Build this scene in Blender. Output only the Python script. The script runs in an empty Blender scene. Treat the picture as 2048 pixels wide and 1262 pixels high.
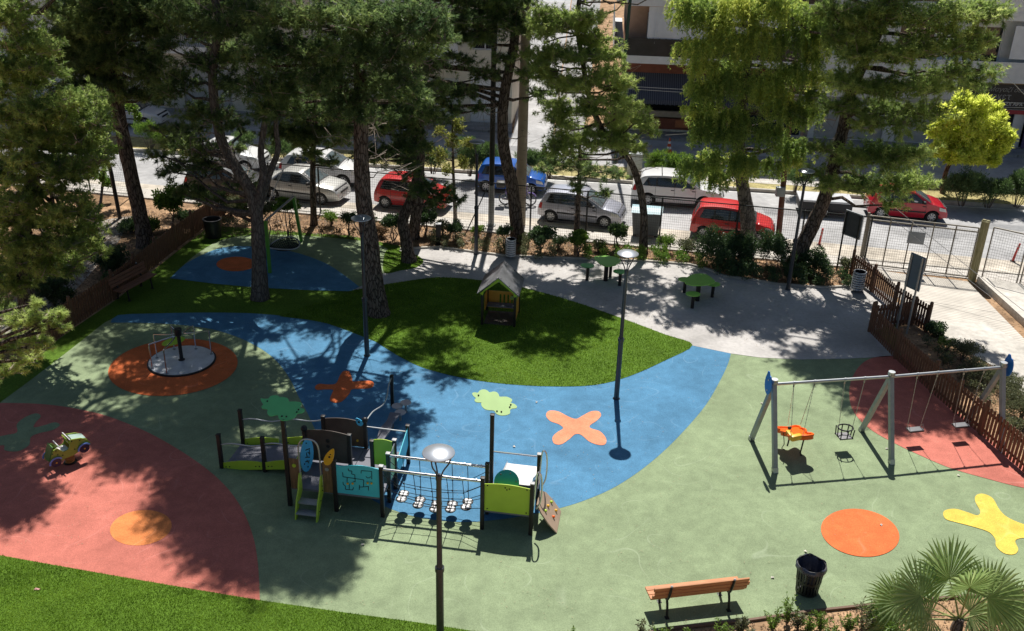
import bpy, bmesh, math, random
import numpy as np
from mathutils import Vector, Matrix
PI = math.pi
rad = math.radians
random.seed(7)
RNG = np.random.default_rng(11)
scene = bpy.context.scene
COL = scene.collection

# ------------------------------------------------------------------ camera, sky, sun, exposure
CAM_H, CAM_F, CAM_P, CAM_R = 14.5, 1950.0, rad(25.11), rad(1.54)
IW, IH = 2048, 1262
_f = Vector((0, math.cos(CAM_P), -math.sin(CAM_P)))
_u0 = Vector((0, math.sin(CAM_P), math.cos(CAM_P)))
_r0 = Vector((1, 0, 0))
_r = math.cos(CAM_R) * _r0 + math.sin(CAM_R) * _u0
_u = -math.sin(CAM_R) * _r0 + math.cos(CAM_R) * _u0
cam = bpy.data.cameras.new('camera')
cam.sensor_width = 36
cam.lens = CAM_F / IW * 36
cam.clip_start, cam.clip_end = 0.1, 800
camo = bpy.data.objects.new('camera', cam)
COL.objects.link(camo)
camo.matrix_world = Matrix(((_r.x, _u.x, -_f.x, 0), (_r.y, _u.y, -_f.y, 0), (_r.z, _u.z, -_f.z, CAM_H), (0, 0, 0, 1)))
scene.camera = camo

SUN_EL, SUN_AZ = rad(57), rad(3)          # azimuth from +y towards +x
world = bpy.data.worlds.new('World')
scene.world = world
world.use_nodes = True
wn = world.node_tree
sky = wn.nodes.new('ShaderNodeTexSky')
sky.sky_type = 'NISHITA'
sky.sun_disc = False
sky.sun_elevation = SUN_EL
sky.sun_rotation = SUN_AZ
wn.nodes['Background'].inputs['Strength'].default_value = 0.05
wn.links.new(sky.outputs['Color'], wn.nodes['Background'].inputs['Color'])
sl = bpy.data.lights.new('sun', 'SUN')
sl.energy = 5.0
sl.angle = rad(0.53)
sl.color = (1.0, 0.965, 0.9)
so = bpy.data.objects.new('sun', sl)
COL.objects.link(so)
SUNV = Vector((math.cos(SUN_EL) * math.sin(SUN_AZ), math.cos(SUN_EL) * math.cos(SUN_AZ), math.sin(SUN_EL)))
so.rotation_euler = SUNV.to_track_quat('Z', 'Y').to_euler()
so.location = (0, 20, 60)
scene.view_settings.view_transform = 'Standard'
scene.view_settings.look = 'None'
scene.view_settings.exposure = 0.33
scene.view_settings.gamma = 1.0
scene.cycles.max_bounces = 6
scene.cycles.diffuse_bounces = 3
scene.cycles.glossy_bounces = 2
scene.cycles.transmission_bounces = 3
scene.cycles.caustics_reflective = False
scene.cycles.caustics_refractive = False

# ------------------------------------------------------------------ survey helpers (photo pixel -> place in the world)
def ray(x, y):
    return _f + _r * ((x - IW / 2) / CAM_F) - _u * ((y - IH / 2) / CAM_F)
def G(x, y, z=0.0):
    d = ray(x, y); t = (z - CAM_H) / d.z
    return Vector((d.x * t, d.y * t, z))
def A(x, y, Y):
    d = ray(x, y); t = Y / d.y
    return Vector((d.x * t, Y, CAM_H + d.z * t))
def S(x, y, h):          # the place at height h whose sun shadow falls on the ground seen at pixel x, y
    g = G(x, y); k = h / math.tan(SUN_EL)
    return Vector((g.x + k * math.sin(SUN_AZ), g.y + k * math.cos(SUN_AZ), h))

# ------------------------------------------------------------------ materials
_MC = {}
def nd(nt, t, **kw):
    n = nt.nodes.new(t)
    for k, v in kw.items(): setattr(n, k, v)
    return n
def mat(name, col, rough=0.6, metal=0.0, var=0.12, vs=6.0, bump=0.0, bs=60.0, spec=0.4, dark=None, coat=0.0, stain=0.0, ss=0.6, det=4):
    """one procedural surface: colour broken up by two noises, optional grain bump and large stains"""
    if name in _MC: return _MC[name]
    m = bpy.data.materials.new(name); m.use_nodes = True
    nt = m.node_tree; b = nt.nodes['Principled BSDF']; L = nt.links.new
    tc = nd(nt, 'ShaderNodeTexCoord')
    n1 = nd(nt, 'ShaderNodeTexNoise'); n1.inputs['Scale'].default_value = vs; n1.inputs['Detail'].default_value = det
    L(tc.outputs['Object'], n1.inputs['Vector'])
    mr = nd(nt, 'ShaderNodeMapRange'); mr.inputs[1].default_value = 0.3; mr.inputs[2].default_value = 0.7
    mr.inputs[3].default_value = 1 - var; mr.inputs[4].default_value = 1 + var
    L(n1.outputs['Fac'], mr.inputs[0])
    mx = nd(nt, 'ShaderNodeMix', data_type='RGBA', blend_type='MULTIPLY'); mx.inputs[0].default_value = 1
    mx.inputs[6].default_value = (*col, 1); L(mr.outputs[0], mx.inputs[7])
    out = mx.outputs[2]
    if stain:
        n2 = nd(nt, 'ShaderNodeTexNoise'); n2.inputs['Scale'].default_value = ss; n2.inputs['Detail'].default_value = 6; n2.inputs['Roughness'].default_value = 0.65
        L(tc.outputs['Object'], n2.inputs['Vector'])
        m2 = nd(nt, 'ShaderNodeMapRange'); m2.inputs[1].default_value = 0.35; m2.inputs[2].default_value = 0.68
        m2.inputs[3].default_value = 1 - stain; m2.inputs[4].default_value = 1 + stain * 0.6
        L(n2.outputs['Fac'], m2.inputs[0])
        m3 = nd(nt, 'ShaderNodeMix', data_type='RGBA', blend_type='MULTIPLY'); m3.inputs[0].default_value = 1
        L(out, m3.inputs[6]); L(m2.outputs[0], m3.inputs[7]); out = m3.outputs[2]
    if dark is not None:
        n4 = nd(nt, 'ShaderNodeTexNoise'); n4.inputs['Scale'].default_value = vs * 5; n4.inputs['Detail'].default_value = 3
        L(tc.outputs['Object'], n4.inputs['Vector'])
        r4 = nd(nt, 'ShaderNodeMapRange'); r4.inputs[1].default_value = 0.55; r4.inputs[2].default_value = 0.68
        L(n4.outputs['Fac'], r4.inputs[0])
        m4 = nd(nt, 'ShaderNodeMix', data_type='RGBA'); L(r4.outputs[0], m4.inputs[0]); L(out, m4.inputs[6]); m4.inputs[7].default_value = (*dark, 1)
        out = m4.outputs[2]
    L(out, b.inputs['Base Color'])
    b.inputs['Roughness'].default_value = rough; b.inputs['Metallic'].default_value = metal
    b.inputs['Specular IOR Level'].default_value = spec
    if coat: b.inputs['Coat Weight'].default_value = coat; b.inputs['Coat Roughness'].default_value = 0.08
    if bump:
        n3 = nd(nt, 'ShaderNodeTexNoise'); n3.inputs['Scale'].default_value = bs; n3.inputs['Detail'].default_value = 3
        L(tc.outputs['Object'], n3.inputs['Vector'])
        bp = nd(nt, 'ShaderNodeBump'); bp.inputs['Strength'].default_value = bump; bp.inputs['Distance'].default_value = 0.02
        L(n3.outputs['Fac'], bp.inputs['Height']); L(bp.outputs[0], b.inputs['Normal'])
    _MC[name] = m
    return m

def rubber(name, col):
    """EPDM granule surfacing: fine speckle, scuffs and worn pale patches"""
    m = bpy.data.materials.new(name); m.use_nodes = True
    nt = m.node_tree; b = nt.nodes['Principled BSDF']; L = nt.links.new
    tc = nd(nt, 'ShaderNodeTexCoord')
    v = nd(nt, 'ShaderNodeTexVoronoi'); v.inputs['Scale'].default_value = 60
    L(tc.outputs['Object'], v.inputs['Vector'])
    bw = nd(nt, 'ShaderNodeRGBToBW'); L(v.outputs['Color'], bw.inputs[0])
    r1 = nd(nt, 'ShaderNodeMapRange'); r1.inputs[1].default_value = 0.1; r1.inputs[2].default_value = 0.9; r1.inputs[3].default_value = 0.84; r1.inputs[4].default_value = 1.14
    L(bw.outputs[0], r1.inputs[0])
    n1 = nd(nt, 'ShaderNodeTexNoise'); n1.inputs['Scale'].default_value = 0.55; n1.inputs['Detail'].default_value = 7; n1.inputs['Roughness'].default_value = 0.62; n1.inputs['Distortion'].default_value = 0.6
    L(tc.outputs['Object'], n1.inputs['Vector'])
    r2 = nd(nt, 'ShaderNodeMapRange'); r2.inputs[1].default_value = 0.32; r2.inputs[2].default_value = 0.7; r2.inputs[3].default_value = 0.83; r2.inputs[4].default_value = 1.15
    L(n1.outputs['Fac'], r2.inputs[0])
    n2 = nd(nt, 'ShaderNodeTexNoise'); n2.inputs['Scale'].default_value = 3.2; n2.inputs['Detail'].default_value = 5
    L(tc.outputs['Object'], n2.inputs['Vector'])
    r3 = nd(nt, 'ShaderNodeMapRange'); r3.inputs[1].default_value = 0.3; r3.inputs[2].default_value = 0.72; r3.inputs[3].default_value = 0.9; r3.inputs[4].default_value = 1.1
    L(n2.outputs['Fac'], r3.inputs[0])
    a = nd(nt, 'ShaderNodeMath', operation='MULTIPLY'); L(r1.outputs[0], a.inputs[0]); L(r2.outputs[0], a.inputs[1])
    a2 = nd(nt, 'ShaderNodeMath', operation='MULTIPLY'); L(a.outputs[0], a2.inputs[0]); L(r3.outputs[0], a2.inputs[1])
    # faint curved scuff lines: contours of a slow noise, broken up by a second one
    w = nd(nt, 'ShaderNodeTexNoise'); w.inputs['Scale'].default_value = 0.42; w.inputs['Detail'].default_value = 1.0
    L(tc.outputs['Object'], w.inputs['Vector'])
    sb = nd(nt, 'ShaderNodeMath', operation='PINGPONG'); sb.inputs[1].default_value = 0.05; L(w.outputs['Fac'], sb.inputs[0])
    r6 = nd(nt, 'ShaderNodeMapRange'); r6.inputs[1].default_value = 0.0; r6.inputs[2].default_value = 0.0045; r6.inputs[3].default_value = 1.0; r6.inputs[4].default_value = 0.0; L(sb.outputs[0], r6.inputs[0])
    w2 = nd(nt, 'ShaderNodeTexNoise'); w2.inputs['Scale'].default_value = 0.8; w2.inputs['Detail'].default_value = 2
    L(tc.outputs['Object'], w2.inputs['Vector'])
    r7 = nd(nt, 'ShaderNodeMapRange'); r7.inputs[1].default_value = 0.46; r7.inputs[2].default_value = 0.64; r7.inputs[3].default_value = 0.0; r7.inputs[4].default_value = 0.24; L(w2.outputs['Fac'], r7.inputs[0])
    r5 = nd(nt, 'ShaderNodeMath', operation='MULTIPLY'); L(r6.outputs[0], r5.inputs[0]); L(r7.outputs[0], r5.inputs[1])
    mx = nd(nt, 'ShaderNodeMix', data_type='RGBA', blend_type='MULTIPLY'); mx.inputs[0].default_value = 1; mx.inputs[6].default_value = (*col, 1); L(a2.outputs[0], mx.inputs[7])
    mm = nd(nt, 'ShaderNodeMix', data_type='RGBA'); L(r5.outputs[0], mm.inputs[0]); L(mx.outputs[2], mm.inputs[6]); mm.inputs[7].default_value = (min(1, col[0] * 1.2 + .2), min(1, col[1] * 1.2 + .2), min(1, col[2] * 1.2 + .2), 1)
    L(mm.outputs[2], b.inputs['Base Color'])
    b.inputs['Roughness'].default_value = 0.9; b.inputs['Specular IOR Level'].default_value = 0.15
    bp = nd(nt, 'ShaderNodeBump'); bp.inputs['Strength'].default_value = 0.35; bp.inputs['Distance'].default_value = 0.006
    L(v.outputs['Distance'], bp.inputs['Height']); L(bp.outputs[0], b.inputs['Normal'])
    return m

def leafmat(name, c0, c1, c2, trans=0.35, gloss=0.25):
    """leaf colour picked per tuft through the 'tone' attribute; part of the light passes through"""
    if name in _MC: return _MC[name]
    m = bpy.data.materials.new(name); m.use_nodes = True
    nt = m.node_tree; L = nt.links.new
    b = nt.nodes['Principled BSDF']; out = nt.nodes['Material Output']
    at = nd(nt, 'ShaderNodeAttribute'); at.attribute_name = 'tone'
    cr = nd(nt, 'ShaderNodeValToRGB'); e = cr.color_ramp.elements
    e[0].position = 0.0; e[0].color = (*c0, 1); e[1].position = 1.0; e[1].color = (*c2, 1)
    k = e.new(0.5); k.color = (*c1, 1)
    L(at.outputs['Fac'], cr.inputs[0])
    L(cr.outputs[0], b.inputs['Base Color'])
    b.inputs['Roughness'].default_value = 0.5; b.inputs['Specular IOR Level'].default_value = gloss
    tr = nd(nt, 'ShaderNodeBsdfTranslucent')
    hs = nd(nt, 'ShaderNodeHueSaturation'); hs.inputs['Saturation'].default_value = 1.02; hs.inputs['Value'].default_value = 1.9
    L(cr.outputs[0], hs.inputs['Color']); L(hs.outputs[0], tr.inputs['Color'])
    mx = nd(nt, 'ShaderNodeMixShader'); mx.inputs[0].default_value = trans
    L(b.outputs[0], mx.inputs[1]); L(tr.outputs[0], mx.inputs[2]); L(mx.outputs[0], out.inputs['Surface'])
    _MC[name] = m
    return m

def barkmat(name, c0, c1):
    m = bpy.data.materials.new(name); m.use_nodes = True
    nt = m.node_tree; b = nt.nodes['Principled BSDF']; L = nt.links.new
    tc = nd(nt, 'ShaderNodeTexCoord'); mp = nd(nt, 'ShaderNodeMapping'); mp.inputs['Scale'].default_value = (1, 1, 0.28)
    L(tc.outputs['Object'], mp.inputs['Vector'])
    v = nd(nt, 'ShaderNodeTexVoronoi'); v.feature = 'DISTANCE_TO_EDGE'; v.inputs['Scale'].default_value = 13
    n = nd(nt, 'ShaderNodeTexNoise'); n.inputs['Scale'].default_value = 9; n.inputs['Detail'].default_value = 5
    L(mp.outputs[0], n.inputs['Vector'])
    ad = nd(nt, 'ShaderNodeMix', data_type='RGBA'); ad.inputs[0].default_value = 0.12; L(mp.outputs[0], ad.inputs[6]); L(n.outputs['Color'], ad.inputs[7])
    L(ad.outputs[2], v.inputs['Vector'])
    r = nd(nt, 'ShaderNodeMapRange'); r.inputs[1].default_value = 0.0; r.inputs[2].default_value = 0.18; L(v.outputs['Distance'], r.inputs[0])
    mu = nd(nt, 'ShaderNodeMath', operation='MULTIPLY'); L(r.outputs[0], mu.inputs[0]); L(n.outputs['Fac'], mu.inputs[1])
    cr = nd(nt, 'ShaderNodeValToRGB'); cr.color_ramp.elements[0].color = (*c0, 1); cr.color_ramp.elements[1].color = (*c1, 1); cr.color_ramp.elements[1].position = 0.6
    L(mu.outputs[0], cr.inputs[0]); L(cr.outputs[0], b.inputs['Base Color']); b.inputs['Roughness'].default_value = 0.95
    b.inputs['Specular IOR Level'].default_value = 0.1
    bp = nd(nt, 'ShaderNodeBump'); bp.inputs['Strength'].default_value = 0.9; bp.inputs['Distance'].default_value = 0.04
    L(mu.outputs[0], bp.inputs['Height']); L(bp.outputs[0], b.inputs['Normal'])
    return m

def woodmat(name, c0, c1, sc=(1, 14, 14)):
    if name in _MC: return _MC[name]
    m = bpy.data.materials.new(name); m.use_nodes = True
    nt = m.node_tree; b = nt.nodes['Principled BSDF']; L = nt.links.new
    tc = nd(nt, 'ShaderNodeTexCoord'); mp = nd(nt, 'ShaderNodeMapping'); mp.inputs['Scale'].default_value = sc
    L(tc.outputs['Object'], mp.inputs['Vector'])
    n = nd(nt, 'ShaderNodeTexNoise'); n.inputs['Scale'].default_value = 3; n.inputs['Detail'].default_value = 6; n.inputs['Distortion'].default_value = 0.8
    L(mp.outputs[0], n.inputs['Vector'])
    cr = nd(nt, 'ShaderNodeValToRGB'); cr.color_ramp.elements[0].position = 0.3; cr.color_ramp.elements[1].position = 0.72
    cr.color_ramp.elements[0].color = (*c0, 1); cr.color_ramp.elements[1].color = (*c1, 1)
    L(n.outputs['Fac'], cr.inputs[0]); L(cr.outputs[0], b.inputs['Base Color']); b.inputs['Roughness'].default_value = 0.65
    bp = nd(nt, 'ShaderNodeBump'); bp.inputs['Strength'].default_value = 0.2; bp.inputs['Distance'].default_value = 0.01
    L(n.outputs['Fac'], bp.inputs['Height']); L(bp.outputs[0], b.inputs['Normal'])
    _MC[name] = m
    return m

# ------------------------------------------------------------------ objects
def tag(o, label=None, cat=None, group=None, kind=None):
    if label: o['label'] = label
    if cat: o['category'] = cat
    if group: o['group'] = group
    if kind: o['kind'] = kind
    return o
def thing(name, label, cat, loc=(0, 0, 0), rz=0.0, group=None):
    o = bpy.data.objects.new(name, None)
    o.empty_display_size = 0.2
    COL.objects.link(o)
    o.location = loc; o.rotation_euler = (0, 0, rz)
    return tag(o, label, cat, group)
def dup(root, loc, rz, label=None, group=None):
    r = root.copy(); COL.objects.link(r); r.location = loc; r.rotation_euler = (0, 0, rz)
    if label: r['label'] = label
    if group: r['group'] = group
    for ch in list(root.children):
        c = ch.copy(); COL.objects.link(c); c.parent = r
        for g in ch.children:
            d = g.copy(); COL.objects.link(d); d.parent = c
    return r
def link_mesh(name, me, m, parent):
    o = bpy.data.objects.new(name, me)
    COL.objects.link(o)
    if m is not None: me.materials.append(m)
    if parent is not None: o.parent = parent
    return o

class MB:
    """collects shapes into one mesh"""
    def __init__(s): s.v = []; s.f = []
    def add(s, vs, fs):
        k = len(s.v); s.v += [tuple(p) for p in vs]; s.f += [tuple(i + k for i in f) for f in fs]; return s
    def box(s, c, d, R=None):
        x, y, z = d[0] / 2, d[1] / 2, d[2] / 2
        P = [Vector(q) for q in ((-x, -y, -z), (x, -y, -z), (x, y, -z), (-x, y, -z), (-x, -y, z), (x, -y, z), (x, y, z), (-x, y, z))]
        if R is not None: P = [R @ p for p in P]
        c = Vector(c)
        return s.add([p + c for p in P], [(0, 3, 2, 1), (4, 5, 6, 7), (0, 1, 5, 4), (1, 2, 6, 5), (2, 3, 7, 6), (3, 0, 4, 7)])
    def rbox(s, c, d, r=0.01, R=None):
        """box with chamfered edges"""
        x, y, z = d[0] / 2, d[1] / 2, d[2] / 2; r = min(r, x * .9, y * .9, z * .9)
        bm = bmesh.new(); bmesh.ops.create_cube(bm, size=1.0)
        for v in bm.verts: v.co = Vector((v.co.x * 2 * x, v.co.y * 2 * y, v.co.z * 2 * z))
        bmesh.ops.bevel(bm, geom=bm.edges[:], offset=r, segments=2, affect='EDGES', profile=0.6)
        bm.verts.index_update(); c = Vector(c)
        s.add([(R @ v.co if R is not None else v.co) + c for v in bm.verts], [[v.index for v in f.verts] for f in bm.faces])
        bm.free(); return s
    def bar(s, p, q, w, h=None, up=(0, 0, 1)):
        h = h or w; p = Vector(p); q = Vector(q); d = (q - p); n = d.normalized()
        u = Vector(up)
        if abs(n.dot(u)) > 0.98: u = Vector((0, 1, 0))
        a = n.cross(u).normalized(); b = a.cross(n)
        P = []
        for e in (p, q):
            for i, j in ((-1, -1), (1, -1), (1, 1), (-1, 1)): P.append(e + a * (w / 2 * i) + b * (h / 2 * j))
        return s.add(P, [(3, 2, 1, 0), (4, 5, 6, 7), (0, 1, 5, 4), (1, 2, 6, 5), (2, 3, 7, 6), (3, 0, 4, 7)])
    def tube(s, pts, r, n=8, closed=False, rnd=0.0):
        pts = [Vector(p) for p in pts]; m = len(pts)
        rs = r if isinstance(r, (list, tuple)) else [r] * m
        P = []; F = []
        t0 = None
        for i in range(m):
            if closed: t = pts[(i + 1) % m] - pts[i - 1]
            else: t = pts[min(i + 1, m - 1)] - pts[max(i - 1, 0)]
            t = t.normalized()
            if t0 is None:
                a = t.cross(Vector((0, 0, 1)))
                if a.length < 0.1: a = t.cross(Vector((0, 1, 0)))
                a.normalize()
            else:
                a = (a - t * a.dot(t)).normalized()
            t0 = t; b = t.cross(a)
            for k in range(n):
                th = 2 * PI * k / n; rr = rs[i] * (1 + (random.uniform(-rnd, rnd) if rnd else 0))
                P.append(pts[i] + (a * math.cos(th) + b * math.sin(th)) * rr)
        for i in range(m - (0 if closed else 1)):
            for k in range(n):
                j = (i + 1) % m
                F.append((i * n + k, i * n + (k + 1) % n, j * n + (k + 1) % n, j * n + k))
        if not closed:
            F.append(tuple(range(n - 1, -1, -1))); F.append(tuple((m - 1) * n + k for k in range(n)))
        return s.add(P, F)
    def lathe(s, prof, c=(0, 0, 0), n=24, R=None, sx=1.0):
        P = []; F = []; c = Vector(c); m = len(prof)
        for (r, z) in prof:
            for k in range(n):
                th = 2 * PI * k / n; p = Vector((r * math.cos(th) * sx, r * math.sin(th), z))
                P.append((R @ p if R is not None else p) + c)
        for i in range(m - 1):
            for k in range(n):
                F.append((i * n + k, i * n + (k + 1) % n, (i + 1) * n + (k + 1) % n, (i + 1) * n + k))
        loop = prof[0] == prof[-1]
        if prof[0][0] > 1e-6 and not loop: F.append(tuple(range(n - 1, -1, -1)))
        if prof[-1][0] > 1e-6 and not loop: F.append(tuple((m - 1) * n + k for k in range(n)))
        return s.add(P, F)
    def prism(s, poly, t, M):
        """2D outline extruded by t along local z, placed with matrix M"""
        n = len(poly)
        P = [M @ Vector((x, y, -t / 2)) for x, y in poly] + [M @ Vector((x, y, t / 2)) for x, y in poly]
        F = [tuple(range(n - 1, -1, -1)), tuple(range(n, 2 * n))] + [(i, (i + 1) % n, n + (i + 1) % n, n + i) for i in range(n)]
        return s.add(P, F)
    def ball(s, c, r, nu=12, nv=8, sc=(1, 1, 1)):
        prof = [(math.sin(PI * i / nv), -math.cos(PI * i / nv)) for i in range(nv + 1)]
        P = []; F = []; c = Vector(c)
        for a, z in prof:
            for k in range(nu):
                th = 2 * PI * k / nu
                P.append(c + Vector((r * a * math.cos(th) * sc[0], r * a * math.sin(th) * sc[1], r * z * sc[2])))
        for i in range(nv):
            for k in range(nu):
                F.append((i * nu + k, i * nu + (k + 1) % nu, (i + 1) * nu + (k + 1) % nu, (i + 1) * nu + k))
        return s.add(P, F)
    def build(s, name, m, parent=None, smooth=35, m2=None, split=0):
        """faces from index 'split' on take the second material m2"""
        me = bpy.data.meshes.new(name)
        me.from_pydata(s.v, [], s.f)
        if m2: me.polygons.foreach_set('material_index', [int(i >= split) for i in range(len(s.f))])
        bm = bmesh.new(); bm.from_mesh(me)
        bmesh.ops.remove_doubles(bm, verts=bm.verts, dist=1e-5)
        bmesh.ops.recalc_face_normals(bm, faces=bm.faces)
        bm.to_mesh(me); bm.free()
        if smooth:
            me.shade_smooth(); me.set_sharp_from_angle(angle=rad(smooth))
        o = link_mesh(name, me, m, parent)
        if m2: me.materials.append(m2)
        return o

def sheet(name, pts, z, m, kind='structure', hole=None):
    """flat ground polygon through world points"""
    bm = bmesh.new()
    vs = [bm.verts.new((p[0], p[1], z)) for p in pts]
    es = [bm.edges.new((vs[i], vs[(i + 1) % len(vs)])) for i in range(len(vs))]
    bmesh.ops.triangle_fill(bm, edges=es, use_beauty=True, normal=(0, 0, 1))
    bmesh.ops.recalc_face_normals(bm, faces=bm.faces)
    for f in bm.faces:
        if f.normal.z < 0: f.normal_flip()
    me = bpy.data.meshes.new(name); bm.to_mesh(me); bm.free()
    o = link_mesh(name, me, m, None)
    if kind: o['kind'] = kind
    return o
def spline(pts, n=8, closed=False):
    """Catmull-Rom through 2D/3D points"""
    P = [Vector(p) if len(p) == 3 else Vector((p[0], p[1], 0)) for p in pts]; out = []; m = len(P)
    for i in range(m if closed else m - 1):
        a = P[(i - 1) % m] if (closed or i > 0) else P[0]; b = P[i]; c = P[(i + 1) % m]
        d = P[(i + 2) % m] if (closed or i + 2 < m) else P[-1]
        for k in range(n):
            t = k / n
            out.append(0.5 * ((2 * b) + (c - a) * t + (2 * a - 5 * b + 4 * c - d) * t * t + (3 * b - a - 3 * c + d) * t ** 3))
    if not closed: out.append(P[-1])
    return out
def gp(*px): return [G(x, y) for x, y in px]
def rotz(a): return Matrix.Rotation(a, 3, 'Z')
def soup(name, V, T, tone, m, parent):
    """numpy triangles / quads -> mesh with a 'tone' point attribute"""
    me = bpy.data.meshes.new(name); k = T.shape[1]
    me.vertices.add(len(V)); me.vertices.foreach_set('co', V.astype(np.float32).ravel())
    me.loops.add(T.size); me.loops.foreach_set('vertex_index', T.astype(np.int32).ravel())
    me.polygons.add(len(T)); me.polygons.foreach_set('loop_start', np.arange(0, T.size, k, dtype=np.int32))
    me.update()
    a = me.attributes.new('tone', 'FLOAT', 'POINT'); a.data.foreach_set('value', tone.astype(np.float32))
    me.update(); me.validate()
    return link_mesh(name, me, m, parent)
# ------------------------------------------------------------------ THE SETTING: ground, lawns, rubber surfacing, path, road
def pavers(name, c0, c1, mortar, sc, bw=0.5, rh=0.25, ang=-0.15, stain=0.25):
    m = bpy.data.materials.new(name); m.use_nodes = True
    nt = m.node_tree; b = nt.nodes['Principled BSDF']; L = nt.links.new
    tc = nd(nt, 'ShaderNodeTexCoord'); mp = nd(nt, 'ShaderNodeMapping'); mp.inputs['Rotation'].default_value = (0, 0, ang)
    L(tc.outputs['Object'], mp.inputs['Vector'])
    br = nd(nt, 'ShaderNodeTexBrick'); br.inputs['Scale'].default_value = sc; br.inputs['Color1'].default_value = (*c0, 1); br.inputs['Color2'].default_value = (*c1, 1)
    br.inputs['Mortar'].default_value = (*mortar, 1); br.inputs['Mortar Size'].default_value = 0.012; br.inputs['Brick Width'].default_value = bw; br.inputs['Row Height'].default_value = rh
    L(mp.outputs[0], br.inputs['Vector'])
    n = nd(nt, 'ShaderNodeTexNoise'); n.inputs['Scale'].default_value = 0.9; n.inputs['Detail'].default_value = 8; n.inputs['Roughness'].default_value = 0.7
    L(tc.outputs['Object'], n.inputs['Vector'])
    r = nd(nt, 'ShaderNodeMapRange'); r.inputs[1].default_value = 0.3; r.inputs[2].default_value = 0.7; r.inputs[3].default_value = 1 - stain; r.inputs[4].default_value = 1 + stain * .5
    L(n.outputs['Fac'], r.inputs[0])
    mx = nd(nt, 'ShaderNodeMix', data_type='RGBA', blend_type='MULTIPLY'); mx.inputs[0].default_value = 1
    L(br.outputs['Color'], mx.inputs[6]); L(r.outputs[0], mx.inputs[7]); L(mx.outputs[2], b.inputs['Base Color'])
    b.inputs['Roughness'].default_value = 0.85; b.inputs['Specular IOR Level'].default_value = 0.2
    return m

m_soil = mat('soil', (0.40, 0.255, 0.15), 0.95, var=0.3, vs=2.0, bump=0.9, bs=14, spec=0.1, dark=(0.13, 0.085, 0.05), stain=0.35, ss=0.5)
m_lawn = mat('turf', (0.095, 0.175, 0.018), 0.9, var=0.3, vs=18, bump=0.8, bs=90, spec=0.15, stain=0.18, ss=0.9)
m_green = rubber('green rubber', (0.245, 0.305, 0.175))
m_blue = rubber('blue rubber', (0.085, 0.225, 0.37))
m_red = rubber('red rubber', (0.51, 0.165, 0.125))
m_orange = rubber('orange rubber', (0.68, 0.165, 0.055))
m_apri = rubber('apricot rubber', (0.78, 0.30, 0.17))
m_orange2 = rubber('amber rubber', (0.76, 0.255, 0.085))
m_yellow = rubber('yellow rubber', (0.72, 0.54, 0.10))
m_path = mat('concrete path', (0.50, 0.475, 0.455), 0.9, var=0.08, vs=9, bump=0.35, bs=120, spec=0.2, stain=0.24, ss=0.45)
m_conc = mat('pale concrete', (0.60, 0.56, 0.50), 0.9, var=0.12, vs=4, bump=0.5, bs=40, spec=0.2, stain=0.22, ss=0.5)
m_asph = mat('asphalt', (0.42, 0.415, 0.415), 0.9, var=0.1, vs=3, bump=0.4, bs=70, spec=0.25, stain=0.3, ss=0.35)
m_dust = mat('dusty gutter', (0.58, 0.52, 0.44), 0.95, var=0.2, vs=2.2, bump=0.4, bs=50, spec=0.1, stain=0.3, ss=0.7)
m_kerb = mat('kerb stone', (0.50, 0.46, 0.40), 0.9, var=0.15, vs=3, bump=0.4, bs=30, stain=0.25, ss=1.2)
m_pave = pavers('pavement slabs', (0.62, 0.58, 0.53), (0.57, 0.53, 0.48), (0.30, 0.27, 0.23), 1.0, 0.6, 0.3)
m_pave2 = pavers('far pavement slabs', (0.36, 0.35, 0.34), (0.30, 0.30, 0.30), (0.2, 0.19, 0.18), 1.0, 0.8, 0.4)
m_drygr = mat('dry verge', (0.42, 0.36, 0.17), 0.95, var=0.35, vs=3, bump=0.7, bs=20, spec=0.1, dark=(0.16, 0.15, 0.05), stain=0.3)
m_line = mat('road paint', (0.72, 0.71, 0.68), 0.7, var=0.15, vs=5, stain=0.3, ss=2)

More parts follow.
